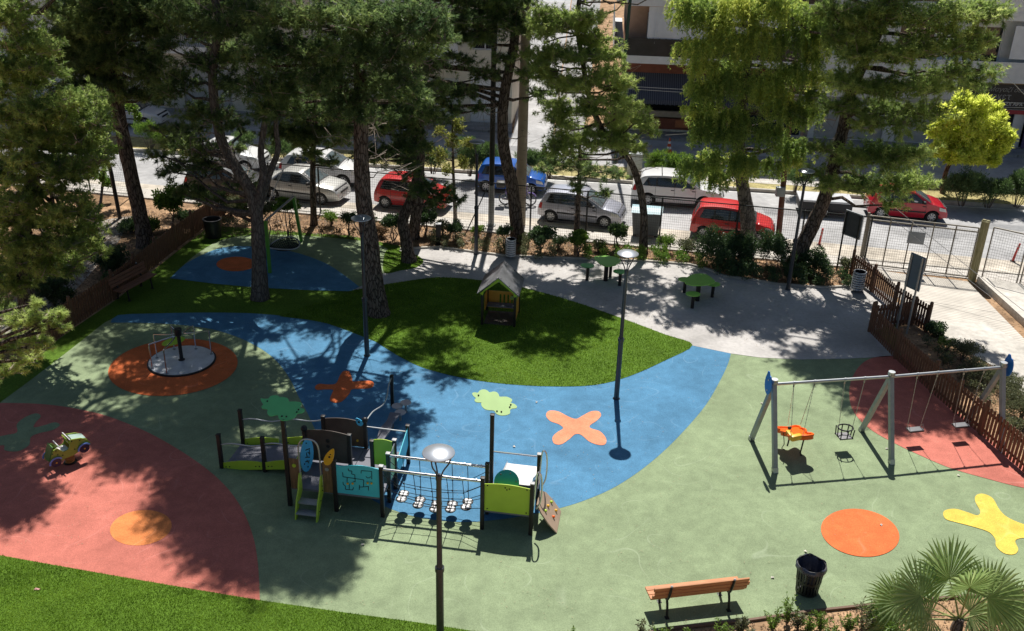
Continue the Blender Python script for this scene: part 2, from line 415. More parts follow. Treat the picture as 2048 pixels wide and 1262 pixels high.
def grooved(name, col, ang, sc):
    m = bpy.data.materials.new(name); m.use_nodes = True
    nt = m.node_tree; b = nt.nodes['Principled BSDF']; L = nt.links.new
    tc = nd(nt, 'ShaderNodeTexCoord'); mp = nd(nt, 'ShaderNodeMapping'); mp.inputs['Rotation'].default_value = (0, 0, ang)
    L(tc.outputs['Object'], mp.inputs['Vector'])
    w = nd(nt, 'ShaderNodeTexWave'); w.bands_direction = 'Y'; w.inputs['Scale'].default_value = sc; w.inputs['Distortion'].default_value = 1.6; w.inputs['Detail'].default_value = 3; w.inputs['Detail Scale'].default_value = 0.8
    L(mp.outputs[0], w.inputs['Vector'])
    n = nd(nt, 'ShaderNodeTexNoise'); n.inputs['Scale'].default_value = 1.1; n.inputs['Detail'].default_value = 7
    L(tc.outputs['Object'], n.inputs['Vector'])
    r = nd(nt, 'ShaderNodeMapRange'); r.inputs[1].default_value = 0.0; r.inputs[2].default_value = 0.35; r.inputs[3].default_value = 0.62; r.inputs[4].default_value = 1.0; L(w.outputs['Fac'], r.inputs[0])
    r2 = nd(nt, 'ShaderNodeMapRange'); r2.inputs[1].default_value = 0.3; r2.inputs[2].default_value = 0.7; r2.inputs[3].default_value = 0.78; r2.inputs[4].default_value = 1.12; L(n.outputs['Fac'], r2.inputs[0])
    mu = nd(nt, 'ShaderNodeMath', operation='MULTIPLY'); L(r.outputs[0], mu.inputs[0]); L(r2.outputs[0], mu.inputs[1])
    mx = nd(nt, 'ShaderNodeMix', data_type='RGBA', blend_type='MULTIPLY'); mx.inputs[0].default_value = 1; mx.inputs[6].default_value = (*col, 1); L(mu.outputs[0], mx.inputs[7])
    L(mx.outputs[2], b.inputs['Base Color']); b.inputs['Roughness'].default_value = 0.9
    bp = nd(nt, 'ShaderNodeBump'); bp.inputs['Strength'].default_value = 0.6; bp.inputs['Distance'].default_value = 0.02
    L(w.outputs['Fac'], bp.inputs['Height']); L(bp.outputs[0], b.inputs['Normal'])
    return m

def Yfence(x): return 39.2 - 0.205 * x
def Ymed(x): return 47.6 - 0.127 * x
def Yfac(x): return 57.6 - 0.08 * x

sheet('ground', [(-260, -60), (260, -60), (260, 300), (-260, 300)], 0.0, m_soil)
# carriageways
X0, X1 = -70, 80
sheet('road', [(X0, Yfence(-26) + 4.6), (-26, Yfence(-26) + 1.0), (X1, Yfence(X1) + 1.0), (X1, Yfac(X1) - 1.6), (X0, Yfac(X0) - 1.6)], 0.004, m_asph)
sheet('side_street', [(-0.2, Yfac(0) - 1.8), (2.1, Yfac(2) - 1.8), (6.0, 120), (1.2, 120)], 0.008, m_asph)
sheet('road_gutter', [(-24, Yfence(-24) + 1.02), (X1, Yfence(X1) + 1.02), (X1, Yfence(X1) + 2.1), (12, Yfence(12) + 2.6), (-4, Yfence(-4) + 2.0), (-24, Yfence(-24) + 1.7)], 0.008, m_dust)
def strip(name, x0, x1, f0, f1, z0, z1, m, n=2):
    b = MB()
    xs = [x0 + (x1 - x0) * i / (n - 1) for i in range(n)]
    for a, c in zip(xs[:-1], xs[1:]):
        b.add([(a, f0(a), z0), (c, f0(c), z0), (c, f1(c), z0), (a, f1(a), z0), (a, f0(a), z1), (c, f0(c), z1), (c, f1(c), z1), (a, f1(a), z1)],
              [(0, 3, 2, 1), (4, 5, 6, 7), (0, 1, 5, 4), (1, 2, 6, 5), (2, 3, 7, 6), (3, 0, 4, 7)])
    o = b.build(name, m, None, 0); o['kind'] = 'structure'; return o
strip('pavement', -24, 14.2, lambda x: Yfence(x) - 0.25, lambda x: Yfence(x) + 0.88, -0.02, 0.07, m_pave)
strip('pavement', 14.2, 60, lambda x: Yfence(x) - 0.1, lambda x: Yfence(x) + 0.88, -0.02, 0.02, m_pave)
strip('kerb', -24, 60, lambda x: Yfence(x) + 0.883, lambda x: Yfence(x) + 1.03, -0.02, 0.055, m_kerb)
strip('kerb', X0, X1, lambda x: Ymed(x) - 0.17, lambda x: Ymed(x), -0.02, 0.16, m_kerb)
strip('median_verge', X0, X1, lambda x: Ymed(x) + 0.003, lambda x: Ymed(x) + 2.2, -0.02, 0.14, m_drygr)
strip('kerb', X0, X1, lambda x: Ymed(x) + 2.203, lambda x: Ymed(x) + 2.37, -0.02, 0.16, m_kerb)
strip('median_path', 6.5, 16, lambda x: Ymed(x) + 0.9, lambda x: Ymed(x) + 2.2, 0.13, 0.147, m_pave)
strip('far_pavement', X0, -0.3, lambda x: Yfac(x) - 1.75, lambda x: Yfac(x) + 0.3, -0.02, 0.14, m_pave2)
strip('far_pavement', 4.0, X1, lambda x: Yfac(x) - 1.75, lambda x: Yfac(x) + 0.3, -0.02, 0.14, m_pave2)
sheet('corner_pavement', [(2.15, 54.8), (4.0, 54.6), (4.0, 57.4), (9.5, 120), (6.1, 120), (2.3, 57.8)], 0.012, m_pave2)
m_patch = mat('asphalt patch', (0.26, 0.26, 0.265), 0.9, var=0.15, vs=5, bump=0.4, bs=80)
for x0, y0, w, d in ((-13, 45.6, 3.2, 1.1), (2.2, 44.3, 2.4, .8), (11.5, 42.6, 3.6, 1.0), (17.5, 40.2, 1.8, 1.5), (-3.0, 52.6, 4.0, .9), (13, 51.2, 3.0, 1.3), (21, 41.5, 2.6, .7)):
    sheet('road_patch', [(x0, y0), (x0 + w, y0 - w * .127), (x0 + w + .1, y0 + d - w * .127), (x0 + .05, y0 + d)], 0.008, m_patch)
strip('road_line', -30, 60, lambda x: Ymed(x) - 0.42, lambda x: Ymed(x) - 0.32, 0.005, 0.009, m_line)
# playground ground layers
lawn_px = [(-160, 760), (60, 720), (150, 655), (232, 600), (352, 505), (420, 452), (480, 455), (560, 462), (700, 472), (800, 492), (900, 520), (1100, 560), (1400, 600), (1790, 640), (1800, 712), (1400, 760), (900, 800), (300, 800), (-100, 900)]
sheet('lawn', gp(*lawn_px), 0.008, m_lawn)
blawn = gp((-420, 1010), (0, 1112), (100, 1130), (270, 1160), (400, 1182), (520, 1202), (700, 1228), (840, 1247), (960, 1266), (1000, 1420), (-420, 1420))
sheet('lawn', blawn, 0.024, m_lawn)
green_px = [(-60, 850), (0, 806), (60, 762), (130, 708), (209, 646), (236, 632), (300, 629), (494, 629), (640, 645), (760, 690), (920, 756), (1190, 771), (1385, 690), (1462, 700), (1800, 704), (1860, 782), (1960, 868), (2060, 948), (2320, 1150), (2100, 1180), (1780, 1207), (1697, 1217), (1614, 1226), (1490, 1244), (1345, 1259), (1200, 1280), (1000, 1330), (700, 1240), (300, 1180), (-300, 1060)]
sheet('rubber_surface', gp(*green_px), 0.012, m_green)
blue_px = spline([(221, 646), (236, 631), (300, 628), (400, 626), (494, 627), (560, 632), (640, 643), (760, 688), (920, 754), (1190, 765), (1385, 688), (1462, 706)], 2)[:-1] + \
    spline([(1462, 706), (1456, 728), (1440, 762), (1412, 810), (1370, 860), (1322, 908), (1272, 948), (1220, 980), (1160, 1005), (1100, 1022), (1040, 1034), (980, 1042), (920, 1045), (850, 1038), (790, 1022), (735, 994), (680, 942), (645, 890), (628, 855), (614, 825), (598, 795), (584, 766), (566, 738), (540, 711), (500, 686), (450, 666), (400, 655), (330, 648), (260, 646)], 4)
sheet('rubber_surface', [G(p.x, p.y) for p in blue_px], 0.016, m_blue)
redl = [(-320, 830), (-60, 806)] + [(p.x, p.y) for p in spline([(0, 807), (60, 808), (110, 812), (160, 820), (220, 835), (300, 868), (380, 915), (440, 962), (480, 1012), (505, 1070), (516, 1130), (520, 1206)], 5)] + [(400, 1196), (0, 1130), (-300, 1060)]
sheet('rubber_surface', gp(*redl), 0.020, m_red)
redr = [(1810, 708)] + [(p.x, p.y) for p in spline([(1800, 712), (1752, 715), (1722, 730), (1702, 762), (1699, 800), (1712, 832), (1744, 862), (1790, 888), (1832, 908), (1900, 937), (1980, 960), (2048, 977), (2160, 998), (2330, 1030)], 5)] + [(2330, 1120), (2060, 944), (1960, 864), (1868, 782)]
sheet('rubber_surface', gp(*redr), 0.020, m_red)
up_green = spline([(345, 556), (372, 526), (410, 497), (446, 480), (490, 472), (560, 470), (640, 474), (705, 480), (752, 488), (782, 505), (776, 530), (766, 548)], 4) + [Vector((737, 568, 0)), Vector((702, 582, 0)), Vector((500, 575, 0))]
sheet('rubber_surface', [G(p.x, p.y) for p in up_green], 0.012, m_green)
up_blue = spline([(340, 557), (372, 528), (410, 508), (445, 496), (490, 493), (545, 497), (600, 508), (655, 529), (695, 556), (722, 577)], 4) + [Vector((702, 583, 0)), Vector((620, 581, 0)), Vector((520, 576, 0)), Vector((430, 568, 0))]
sheet('rubber_surface', [G(p.x, p.y) for p in up_blue], 0.016, m_blue)
path_edge = [(770, 546), (790, 522), (800, 500), (880, 496), (950, 506), (1010, 513), (1070, 516), (1180, 520), (1290, 524), (1380, 531), (1420, 542), (1446, 554), (1500, 561), (1560, 571), (1650, 577), (1710, 574), (1748, 572), (1790, 600), (1822, 640), (1742, 664)]
path_px = [(702, 583), (737, 566)] + path_edge + [(1800, 713), (1740, 716), (1700, 718), (1600, 720), (1520, 716), (1462, 708), (1385, 692), (1300, 668), (1100, 612), (900, 580)]
sheet('path', gp(*path_px), 0.020, m_path)
oval = [(p.x, p.y) for p in spline([(700, 583), (770, 570), (850, 558), (900, 556), (990, 565), (1050, 577), (1150, 605), (1250, 640), (1330, 670), (1385, 691), (1330, 722), (1260, 753), (1190, 771), (1100, 774), (1000, 768), (920, 756), (850, 738), (800, 715), (760, 690), (720, 668), (640, 645), (560, 634)], 4)]
sheet('lawn', gp(*oval), 0.024, m_lawn)
isl = [(p.x, p.y) for p in spline([(772, 503), (800, 503), (834, 512), (847, 524), (832, 536), (802, 542), (768, 546)], 4, True)]
sheet('lawn', gp(*isl), 0.026, m_lawn)
# concrete edging between path and planting beds
def edging(name, px, w=0.09, z=0.09, m=None):
    b = MB(); P = gp(*px)
    for p, q in zip(P[:-1], P[1:]):
        b.bar(p + Vector((0, 0, z / 2)), q + Vector((0, 0, z / 2)), w, z)
    o = b.build(name, m or m_kerb, None, 0); o['kind'] = 'structure'
edging('path_edging', path_edge[2:17])
edging('bed_edging', [(960, 1330), (1345, 1259), (1490, 1244), (1614, 1226), (1697, 1217), (1780, 1207), (2100, 1180)], 0.06, 0.06, mat('brown edging', (.16, .10, .07), .8))
# colour motifs in the rubber
def motif(name, c, tips, m, sig=0.40, core=0.40, z=0.024):
    c = G(*c); T = [G(*t) - c for t in tips]; tl = [(math.atan2(t.y, t.x), t.length) for t in T]
    rc = core * sum(l for _, l in tl) / len(tl); out = []
    for i in range(140):
        th = 2 * PI * i / 140; r = rc
        for a, l in tl:
            d = (th - a + PI) % (2 * PI) - PI
            r += (l - rc) * math.exp(-(abs(d) / sig) ** 2.6)
        out.append((c.x + r * math.cos(th), c.y + r * math.sin(th)))
    return sheet(name, out, z, m)
def blob(name, px, m, z=0.024, n=6):
    return sheet(name, [G(p.x, p.y) for p in spline(px, n, True)], z, m)
blob('rubber_motif', [(1092, 832), (1098, 823), (1116, 824), (1136, 834), (1152, 839), (1166, 832), (1182, 824), (1197, 824), (1202, 832), (1194, 842), (1180, 852), (1182, 858), (1200, 864), (1212, 878), (1210, 890), (1196, 891), (1178, 884), (1162, 871), (1150, 870), (1138, 880), (1122, 890), (1108, 888), (1105, 876), (1114, 866), (1126, 858), (1118, 850), (1100, 843)], m_apri)
blob('rubber_motif', [(630, 775), (638, 769), (655, 770), (672, 768), (680, 752), (688, 743), (699, 745), (704, 757), (706, 764), (722, 763), (742, 763), (748, 769), (742, 777), (720, 779), (704, 780), (698, 790), (684, 804), (670, 807), (660, 802), (663, 790), (666, 781), (650, 780), (634, 781)], m_orange)
blob('rubber_motif', [(1886, 1030), (1890, 1022), (1910, 1019), (1935, 1026), (1954, 1032), (1960, 1024), (1950, 1004), (1952, 992), (1966, 989), (1985, 998), (1998, 1020), (2015, 1036), (2048, 1050), (2090, 1058), (2104, 1070), (2092, 1082), (2060, 1078), (2040, 1078), (2030, 1084), (2036, 1100), (2028, 1110), (2008, 1108), (1992, 1094), (1990, 1080), (1978, 1066), (1950, 1056), (1912, 1046), (1892, 1040)], m_yellow)
blob('rubber_motif', [(-20, 880), (10, 872), (34, 866), (34, 850), (50, 836), (72, 828), (82, 834), (72, 846), (68, 856), (88, 852), (110, 846), (120, 852), (104, 862), (78, 868), (62, 876), (58, 892), (36, 904), (10, 902), (8, 892), (-14, 894)], m_green)
def ell(name, cx, cy, rx, ry, ang, m, z=0.024):
    P = []
    for i in range(60):
        t = 2 * PI * i / 60; a = rx * math.cos(t); b = ry * math.sin(t); ca, sa = math.cos(ang), math.sin(ang)
        P.append(G(cx + a * ca - b * sa, cy + a * sa + b * ca))
    sheet(name, P, z, m)
ell('rubber_motif', 1720, 1067, 79, 47, 0.16, m_orange)
ell('rubber_motif', 282, 1057, 62, 35, -0.12, m_orange2)
ell('rubber_motif', 472, 529, 39, 14.5, -0.02, m_orange)
ell('rubber_motif', 346, 736, 130, 56, -0.10, m_orange)
# driveway, ramp and raised slab at the right; ribbed path beyond the left fence
m_ramp = grooved('grooved concrete', (0.62, 0.57, 0.50), 0.35, 2.1)
sheet('driveway', gp((1755, 540), (1800, 547), (1935, 563), (2070, 700), (2200, 860), (2120, 900), (2010, 740), (1905, 690), (1860, 662), (1800, 600)), 0.012, m_ramp)
sheet('driveway', gp((1880, 640), (1960, 640), (2050, 690), (2200, 860), (2120, 900), (2010, 745), (1905, 690)), 0.016, m_conc)
lw = gp((1952, 566), (2200, 610), (2300, 800), (2140, 740), (2048, 655))
bb = MB(); n = len(lw)
bb.add([(p.x, p.y, -0.05) for p in lw] + [(p.x, p.y, 0.28) for p in lw], [tuple(range(n, 2 * n))] + [(i, (i + 1) % n, n + (i + 1) % n, n + i) for i in range(n)])
tag(bb.build('raised_pavement', m_conc, None, 0), kind='structure')
sheet('ribbed_path', gp((40, 590), (120, 500), (205, 440), (262, 432), (240, 480), (170, 560), (90, 640), (0, 690), (-60, 680)), 0.006, grooved('ribbed paving', (0.40, 0.36, 0.31), 0.2, 2.6))

# artificial turf pile: too many blades to count
def inpoly(P, poly):
    x, y = P[:, 0], P[:, 1]; r = np.zeros(len(P), bool); n = len(poly); j = n - 1
    for i in range(n):
        xi, yi = poly[i][0], poly[i][1]; xj, yj = poly[j][0], poly[j][1]
        c = ((yi > y) != (yj > y)) & (x < (xj - xi) * (y - yi) / (yj - yi + 1e-12) + xi)
        r ^= c; j = i
    return r
def turf(name, polys, dens, h, w, m, z):
    Vs = []; tn = []
    for poly, clip in polys:
        xs = [p[0] for p in poly]; ys = [p[1] for p in poly]
        x0, x1, y0, y1 = min(xs), max(xs), min(ys), max(ys)
        if clip: x0, x1, y0, y1 = max(x0, clip[0]), min(x1, clip[1]), max(y0, clip[2]), min(y1, clip[3])
        N = int((x1 - x0) * (y1 - y0) * dens)
        P = np.c_[RNG.uniform(x0, x1, N), RNG.uniform(y0, y1, N)]
        P = P[inpoly(P, poly)]; N = len(P)
        a = RNG.uniform(0, 2 * PI, N); l = RNG.uniform(0, 2 * PI, N); hh = h * RNG.uniform(.6, 1.2, N)
        lean = RNG.uniform(.1, .7, N) * hh
        B = np.c_[P, np.full(N, z)]; d = np.c_[np.cos(a), np.sin(a), np.zeros(N)] * w / 2
        T = B + np.c_[np.cos(l) * lean, np.sin(l) * lean, hh]
        Vs.append(np.stack([B - d, B + d, T], 1).reshape(-1, 3))
        patch = 0.5 + 0.20 * np.sin(P[:, 0] * 1.3 + np.sin(P[:, 1] * 1.7) * 2) + 0.16 * np.sin(P[:, 0] * 5.1 + 3 * np.sin(P[:, 1] * 3.3)) + RNG.normal(0, .22, N)
        tn.append(np.repeat(np.clip(patch, 0, 1), 3))
    V = np.concatenate(Vs); t = np.concatenate(tn)
    o = soup(name, V, np.arange(len(V)).reshape(-1, 3), t, m, None); o['kind'] = 'stuff'
    return tag(o, 'short bright green artificial grass pile on the lawns', 'grass')
m_blade = leafmat('turf blades', (0.075, 0.14, 0.014), (0.145, 0.25, 0.022), (0.25, 0.36, 0.05), 0.3, 0.2)
turf('lawn_grass', [(blawn, (-14, 1, 12, 24))], 2600, 0.04, 0.013, m_blade, 0.024)
turf('lawn_grass', [(gp(*oval), None), (gp(*isl), None)], 900, 0.045, 0.02, m_blade, 0.024)
# ------------------------------------------------------------------ BUILDINGS ACROSS THE ROAD
m_cream = mat('cream render', (0.68, 0.63, 0.53), 0.9, var=0.06, vs=3, bump=0.2, bs=40, stain=0.12, ss=0.5)
m_white = mat('white render', (0.78, 0.78, 0.78), 0.9, var=0.05, vs=3, bump=0.2, bs=40, stain=0.10, ss=0.5)
m_peach = mat('peach render', (0.55, 0.36, 0.27), 0.9, var=0.06, vs=3, bump=0.2, bs=40, stain=0.1)
m_brick = mat('brown red cladding', (0.20, 0.065, 0.04), 0.7, var=0.15, vs=4, stain=0.15)
m_glassd = mat('dark window glass', (0.02, 0.024, 0.03), 0.08, var=0.3, vs=2, spec=0.7)
m_shut = mat('grey roller shutter', (0.42, 0.43, 0.44), 0.55, var=0.1, vs=3, metal=0.2)
m_blind = mat('white canvas blind', (0.76, 0.77, 0.80), 0.9, var=0.06, vs=2, stain=0.08)
m_rail = mat('dark railing metal', (0.035, 0.035, 0.04), 0.5, var=0.2, metal=0.3)
m_smoke = mat('smoked balcony panel', (0.030, 0.027, 0.028), 0.25, var=0.3, vs=1.5)
m_sign = mat('black sign board', (0.018, 0.018, 0.022), 0.4, var=0.2)
m_letter = mat('white lettering', (0.75, 0.75, 0.75), 0.6, var=0.05)
m_lettg = mat('grey lettering', (0.32, 0.32, 0.33), 0.6, var=0.1)
m_redsign = mat('red sign strip', (0.42, 0.04, 0.05), 0.5, var=0.1)
m_inside = mat('dark shop interior', (0.012, 0.012, 0.014), 0.8, var=0.5, vs=2)
m_pale = mat('pale shop panel', (0.50, 0.52, 0.50), 0.5, var=0.08, vs=2)
def striped(name, c0, c1, sc):
    m = bpy.data.materials.new(name); m.use_nodes = True; nt = m.node_tree; b = nt.nodes['Principled BSDF']; L = nt.links.new
    tc = nd(nt, 'ShaderNodeTexCoord'); w = nd(nt, 'ShaderNodeTexWave'); w.inputs['Scale'].default_value = sc; w.inputs['Distortion'].default_value = 0
    L(tc.outputs['Object'], w.inputs['Vector']); cr = nd(nt, 'ShaderNodeValToRGB'); cr.color_ramp.interpolation = 'CONSTANT'
    cr.color_ramp.elements[0].color = (*c0, 1); cr.color_ramp.elements[1].color = (*c1, 1); cr.color_ramp.elements[1].position = 0.5
    L(w.outputs['Fac'], cr.inputs[0]); L(cr.outputs[0], b.inputs['Base Color']); b.inputs['Roughness'].default_value = 0.9; return m
m_awn = striped('dark striped awning', (0.045, 0.05, 0.075), (0.10, 0.105, 0.135), 2.6)
FA = -math.atan(0.08)
def facade(name, label, x0, x1, H, depth=14):
    t = thing(name, label, 'building', (x0, Yfac(x0), 0), FA, 'apartment buildings across the road')
    return t, (x1 - x0) / math.cos(FA)
def wall(t, W, H, m, depth, openings, name='wall'):
    """front wall with real openings (x0, x1, z0, z1), side and back walls and roof behind"""
    xs = sorted({0.0, W} | {o[0] for o in openings} | {o[1] for o in openings}); zs = sorted({0.0, H} | {o[2] for o in openings} | {o[3] for o in openings})
    b = MB(); th = 0.25
    for xa, xb in zip(xs[:-1], xs[1:]):
        run = None
        for za, zb in zip(zs[:-1], zs[1:]):
            cx, cz = (xa + xb) / 2, (za + zb) / 2
            if any(o[0] < cx < o[1] and o[2] < cz < o[3] for o in openings): continue
            b.box((cx, th / 2, cz), (xb - xa, th, zb - za))
    b.box((0.12, depth / 2 + th, H / 2), (0.24, depth, H)); b.box((W - .12, depth / 2 + th, H / 2), (0.24, depth, H))
    b.box((W / 2, depth + th + .12, H / 2), (W, 0.24, H))
    b.build(name, m, t, 0)
    r = MB(); r.box((W / 2, depth / 2 + .2, H + .13), (W + .1, depth + .9, .25)); r.build('roof', m_conc, t, 0)
    i = MB(); i.box((W / 2, 0.9, H / 2), (W - .6, .05, H - .2)); i.build('interior', m_inside, t, 0)
def balcony(t, x0, x1, z, out, parapet, slab=m_white, ph=0.95):
    b = MB(); b.box(((x0 + x1) / 2, -out / 2 - .003, z), (x1 - x0, out, .42)); b.build('balcony_slab', slab, t, 0)
    p = MB()
    if parapet is m_rail:
        n = int((x1 - x0) / .12)
        for i in range(n + 1): p.box((x0 + .05 + i * (x1 - x0 - .1) / n, -out + .05, z + .21 + ph / 2), (.022, .022, ph))
        p.box(((x0 + x1) / 2, -out + .05, z + .23 + ph), (x1 - x0, .05, .05))
        p.box((x0 + .05, -out / 2, z + .23 + ph), (.05, out - .1, .05)); p.box((x1 - .05, -out / 2, z + .23 + ph), (.05, out - .1, .05))
    else:
        p.box(((x0 + x1) / 2, -out + .04, z + .212 + ph / 2), (x1 - x0 - .04, .05, ph)); p.box((x0 + .05, -out / 2, z + .212 + ph / 2), (.05, out - .1, ph)); p.box((x1 - .05, -out / 2, z + .212 + ph / 2), (.05, out - .1, ph))
    p.build('balcony_railing', parapet, t, 0)
def window(t, x0, x1, z0, z1, frame=m_white, mull=1):
    f = MB(); w = .06
    f.box(((x0 + x1) / 2, .12, z0 + w / 2), (x1 - x0, .08, w)); f.box(((x0 + x1) / 2, .12, z1 - w / 2), (x1 - x0, .08, w))
    for i in range(mull + 2):
        x = x0 + w / 2 + (x1 - x0 - w) * i / (mull + 1); f.box((x, .12, (z0 + z1) / 2), (w, .076, z1 - z0 - 2 * w - .004))
    fo = f.build('window', frame, t, 0); g = MB(); g.box(((x0 + x1) / 2, .16, (z0 + z1) / 2), (x1 - x0 - .02, .02, z1 - z0 - .02)); g.build('pane', m_glassd, fo, 0)
def shutter(t, x0, x1, z0, z1, m=m_shut):
    b = MB(); n = int((z1 - z0) / .085); 
    for i in range(n):
        z = z0 + (z1 - z0) * (i + .5) / n; b.box(((x0 + x1) / 2, .13, z), (x1 - x0 - .01, .03 + .016 * (i % 2), (z1 - z0) / n - .002))
    b.build('roller_shutter', m, t, 0)
# far left: cream block with balconies
t, W = facade('apartment_building', 'cream apartment block with a railed balcony at the left, behind the long dark trunk', -27.5, -12.2, 13)
ops = [(1.2, 3.6, .15, 2.7), (5.0, 5.9, .15, 2.9), (7.2, 10.2, .15, 2.8), (11.2, 14.2, .15, 2.8)] + [(x, x + 1.3, z, z + 2.1) for z in (4.3, 7.4, 10.5) for x in (1.2, 4.4, 7.6, 11.4)]
wall(t, W, 13, m_cream, 13, ops)
for o in ops[4:]: window(t, *o)
window(t, *ops[1]); window(t, *ops[0], mull=2); shutter(t, *ops[2]); shutter(t, *ops[3])
for z in (3.9, 7.0, 10.1): balcony(t, 4.0, 9.4, z, 1.3, m_rail)
# left of centre: pale block with shutters
t, W = facade('apartment_building', 'pale block with white roller shutters behind the middle pines', -12.1, -0.35, 12)
ops = [(.5, 3.2, .12, 2.6), (3.9, 5.6, 1.0, 3.0), (6.2, 8.6, .3, 2.7), (9.3, 11.3, .12, 2.9)] + [(x, x + 1.5, z, z + 2.0) for z in (4.4, 7.4) for x in (.8, 3.6, 6.6, 9.4)]
wall(t, W, 12, m_cream, 13, ops)
shutter(t, *ops[0]); shutter(t, *ops[1], m=m_blind); shutter(t, *ops[3], m=m_blind)
p = MB(); x0, x1, z0, z1 = ops[2]; p.box(((x0 + x1) / 2, .1, (z0 + z1) / 2), (x1 - x0 - .02, .05, z1 - z0 - .02)); p.box(((x0 + x1) / 2, .06, (z0 + z1) / 2), (.04, .05, z1 - z0 - .02)); p.build('panel', m_pale, t, 0)
for o in ops[4:]: window(t, *o)
for z in (3.75, 6.9): balcony(t, .3, 8.6, z, 1.2, m_blind)
# centre right: peach and white block with awning
t, W = facade('apartment_building', 'peach block with white balcony bands, canvas blinds and a dark striped awning', 6.2, 16.6, 13)
ops = [(.6, 5.6, .9, 3.3), (6.2, 10.4, .15, 3.0)] + [(x, x + 2.6, z, z + 2.2) for z in (4.65, 7.75, 10.8) for x in (1.0, 4.6, 8.2)]
wall(t, W, 13, m_peach, 13, ops)
b = MB(); b.box((W / 2, -.04, 3.77), (W, .08, .9)); b.box((3.1, -.04, .52), (5.4, .08, .76)); b.build('cladding', m_brick, t, 0)
b = MB(); b.box((3.4, -.12, 1.2), (5.8, .24, .34)); b.build('counter', mat('beige counter', (.36, .31, .26), .7), t, 0)
b = MB(); b.box((3.6, -.10, .62), (1.0, .04, .42)); b.build('orange_panel', mat('orange panel', (.45, .16, .07), .6), t, 0)
b = MB(); b.box((W / 2, -.06, .07 + .14), (W, .12, .12)); b.build('plinth', m_conc, t, 0)
for o in ops[2:]: window(t, *o, mull=2)
window(t, *ops[1], mull=3)
for z in (4.45, 7.55, 10.6): balcony(t, -.15, W - .2, z, 1.3, m_smoke)
for (xa, xb) in ((1.0, 5.2), (5.6, 9.8)):
    b = MB(); n = 24
    P = []; F = []
    for i in range(n + 1):
        x = xa + (xb - xa) * i / n; P += [(x, -1.12, 7.3), (x, -1.20 - .02 * math.sin(i * .9), 5.62 - .03 * (i % 2))]
    for i in range(n): F.append((2 * i, 2 * i + 1, 2 * i + 3, 2 * i + 2))
    b.add(P, F); b.build('canvas_blind', m_blind, t, 0)
    c = MB(); c.tube([(xa + .5, -1.24, 7.3), (xa + .42, -1.27, 5.35)], .018, 5); c.build('blind_cord', m_white, t)
b = MB(); P = []; F = []; n = 60; xa, xb = -.1, 7.6
for i in range(n + 1):
    x = xa + (xb - xa) * i / n; s = .05 * (i % 2); P += [(x, -.1, 3.52), (x, -1.55, 2.28), (x, -1.56, 2.06 - s)]
for i in range(n): F += [(3 * i, 3 * i + 1, 3 * i + 4, 3 * i + 3), (3 * i + 1, 3 * i + 2, 3 * i + 5, 3 * i + 4)]
b.add(P, F); b.build('awning', m_awn, t, 0)
b = MB(); b.tube([(.2, -.05, 3.1), (.2, -1.5, 2.25)], .02, 6); b.build('awning_arm', m_rail, t); b = MB(); b.tube([(7.3, -.05, 3.1), (7.3, -1.5, 2.25)], .02, 6); b.build('awning_arm', m_rail, t)
for z in (4.45, 7.55, 10.6):          # balconies return along the side street, run full depth to darken the wall
    b = MB(); b.box((-.47, 6.6, z), (.62, 13.0, .42)); b.build('balcony_slab', m_white, t, 0)
    b = MB(); b.box((-.75, 6.6, z + .69), (.05, 12.9, .95)); b.build('balcony_railing', m_smoke, t, 0)
    b = MB(); b.box((-.03, 6.6, z + 1.45), (.06, 12.0, 2.1)); b.build('dark_side_sheet', mat('dark side sheet', (.06, .045, .038), .6, var=.2), t, 0)  # added dark sheet, stands in for shade on the bright side wall
# far right: white block, shop on the ground floor
t, W = facade('apartment_building', 'white block with the dark tobacco shop front at the right edge', 16.7, 38, 14)
ops = [(.6, 4.5, .15, 2.6), (5.2, 8.4, .15, 2.7), (8.9, 11.6, .15, 2.25), (12.2, 15.4, .15, 2.3), (16, 20.5, .15, 2.7)] + [(x, x + 2.0, z, z + 2.2) for z in (4.6, 7.9, 11) for x in (1.0, 4.4, 8.0, 11.6, 15.4)]
wall(t, W, 14, m_white, 13, ops)
for o in ops[5:]: window(t, *o)
shutter(t, *ops[0]); shutter(t, *ops[1]); window(t, *ops[4], mull=3); window(t, *ops[2], frame=m_rail, mull=2); window(t, *ops[3], frame=m_rail, mull=2)
b = MB(); b.box((11.8, -.05, 3.02), (7.4, .10, 1.36)); sg = b.build('shop_sign', m_sign, t, 0)
def lettering(txt, x, z, size, m, parent, shear=0.0, y=-.112):
    cu = bpy.data.curves.new('lettering', 'FONT'); cu.body = txt; cu.size = size; cu.extrude = .006; cu.shear = shear; cu.align_x = 'LEFT'
    o = bpy.data.objects.new('tmp', cu); COL.objects.link(o); dg = bpy.context.evaluated_depsgraph_get(); me = bpy.data.meshes.new_from_object(o.evaluated_get(dg)); bpy.data.objects.remove(o)
    me.transform(Matrix.Translation((x, y, z)) @ Matrix.Rotation(PI / 2, 4, 'X')); me.materials.clear(); return link_mesh('lettering', me, m, parent)
lettering('Το Μαγαζί σας', 9.25, 3.30, .36, m_lettg, sg, .35)
lettering('μαρκετ', 9.45, 2.86, .50, m_lettg, sg)
lettering('ΤΣΙΓΑΡΑ', 10.72, 2.53, .27, m_letter, sg)
b = MB(); b.box((11.4, -.13, 2.18), (2.2, .06, .22)); b.build('red_strip', m_redsign, t, 0)
b = MB(); b.box((12.55, -.25, 1.2), (.7, .06, 2.0), rotz(.25)); b.build('poster', mat('purple poster', (.10, .07, .16), .4, var=.5, vs=3), t, 0)
balcony(t, 8.2, W - .3, 4.15, 1.0, m_white, ph=.7)
balcony(t, 8.2, W - .3, 7.45, 1.0, m_white, ph=.7)
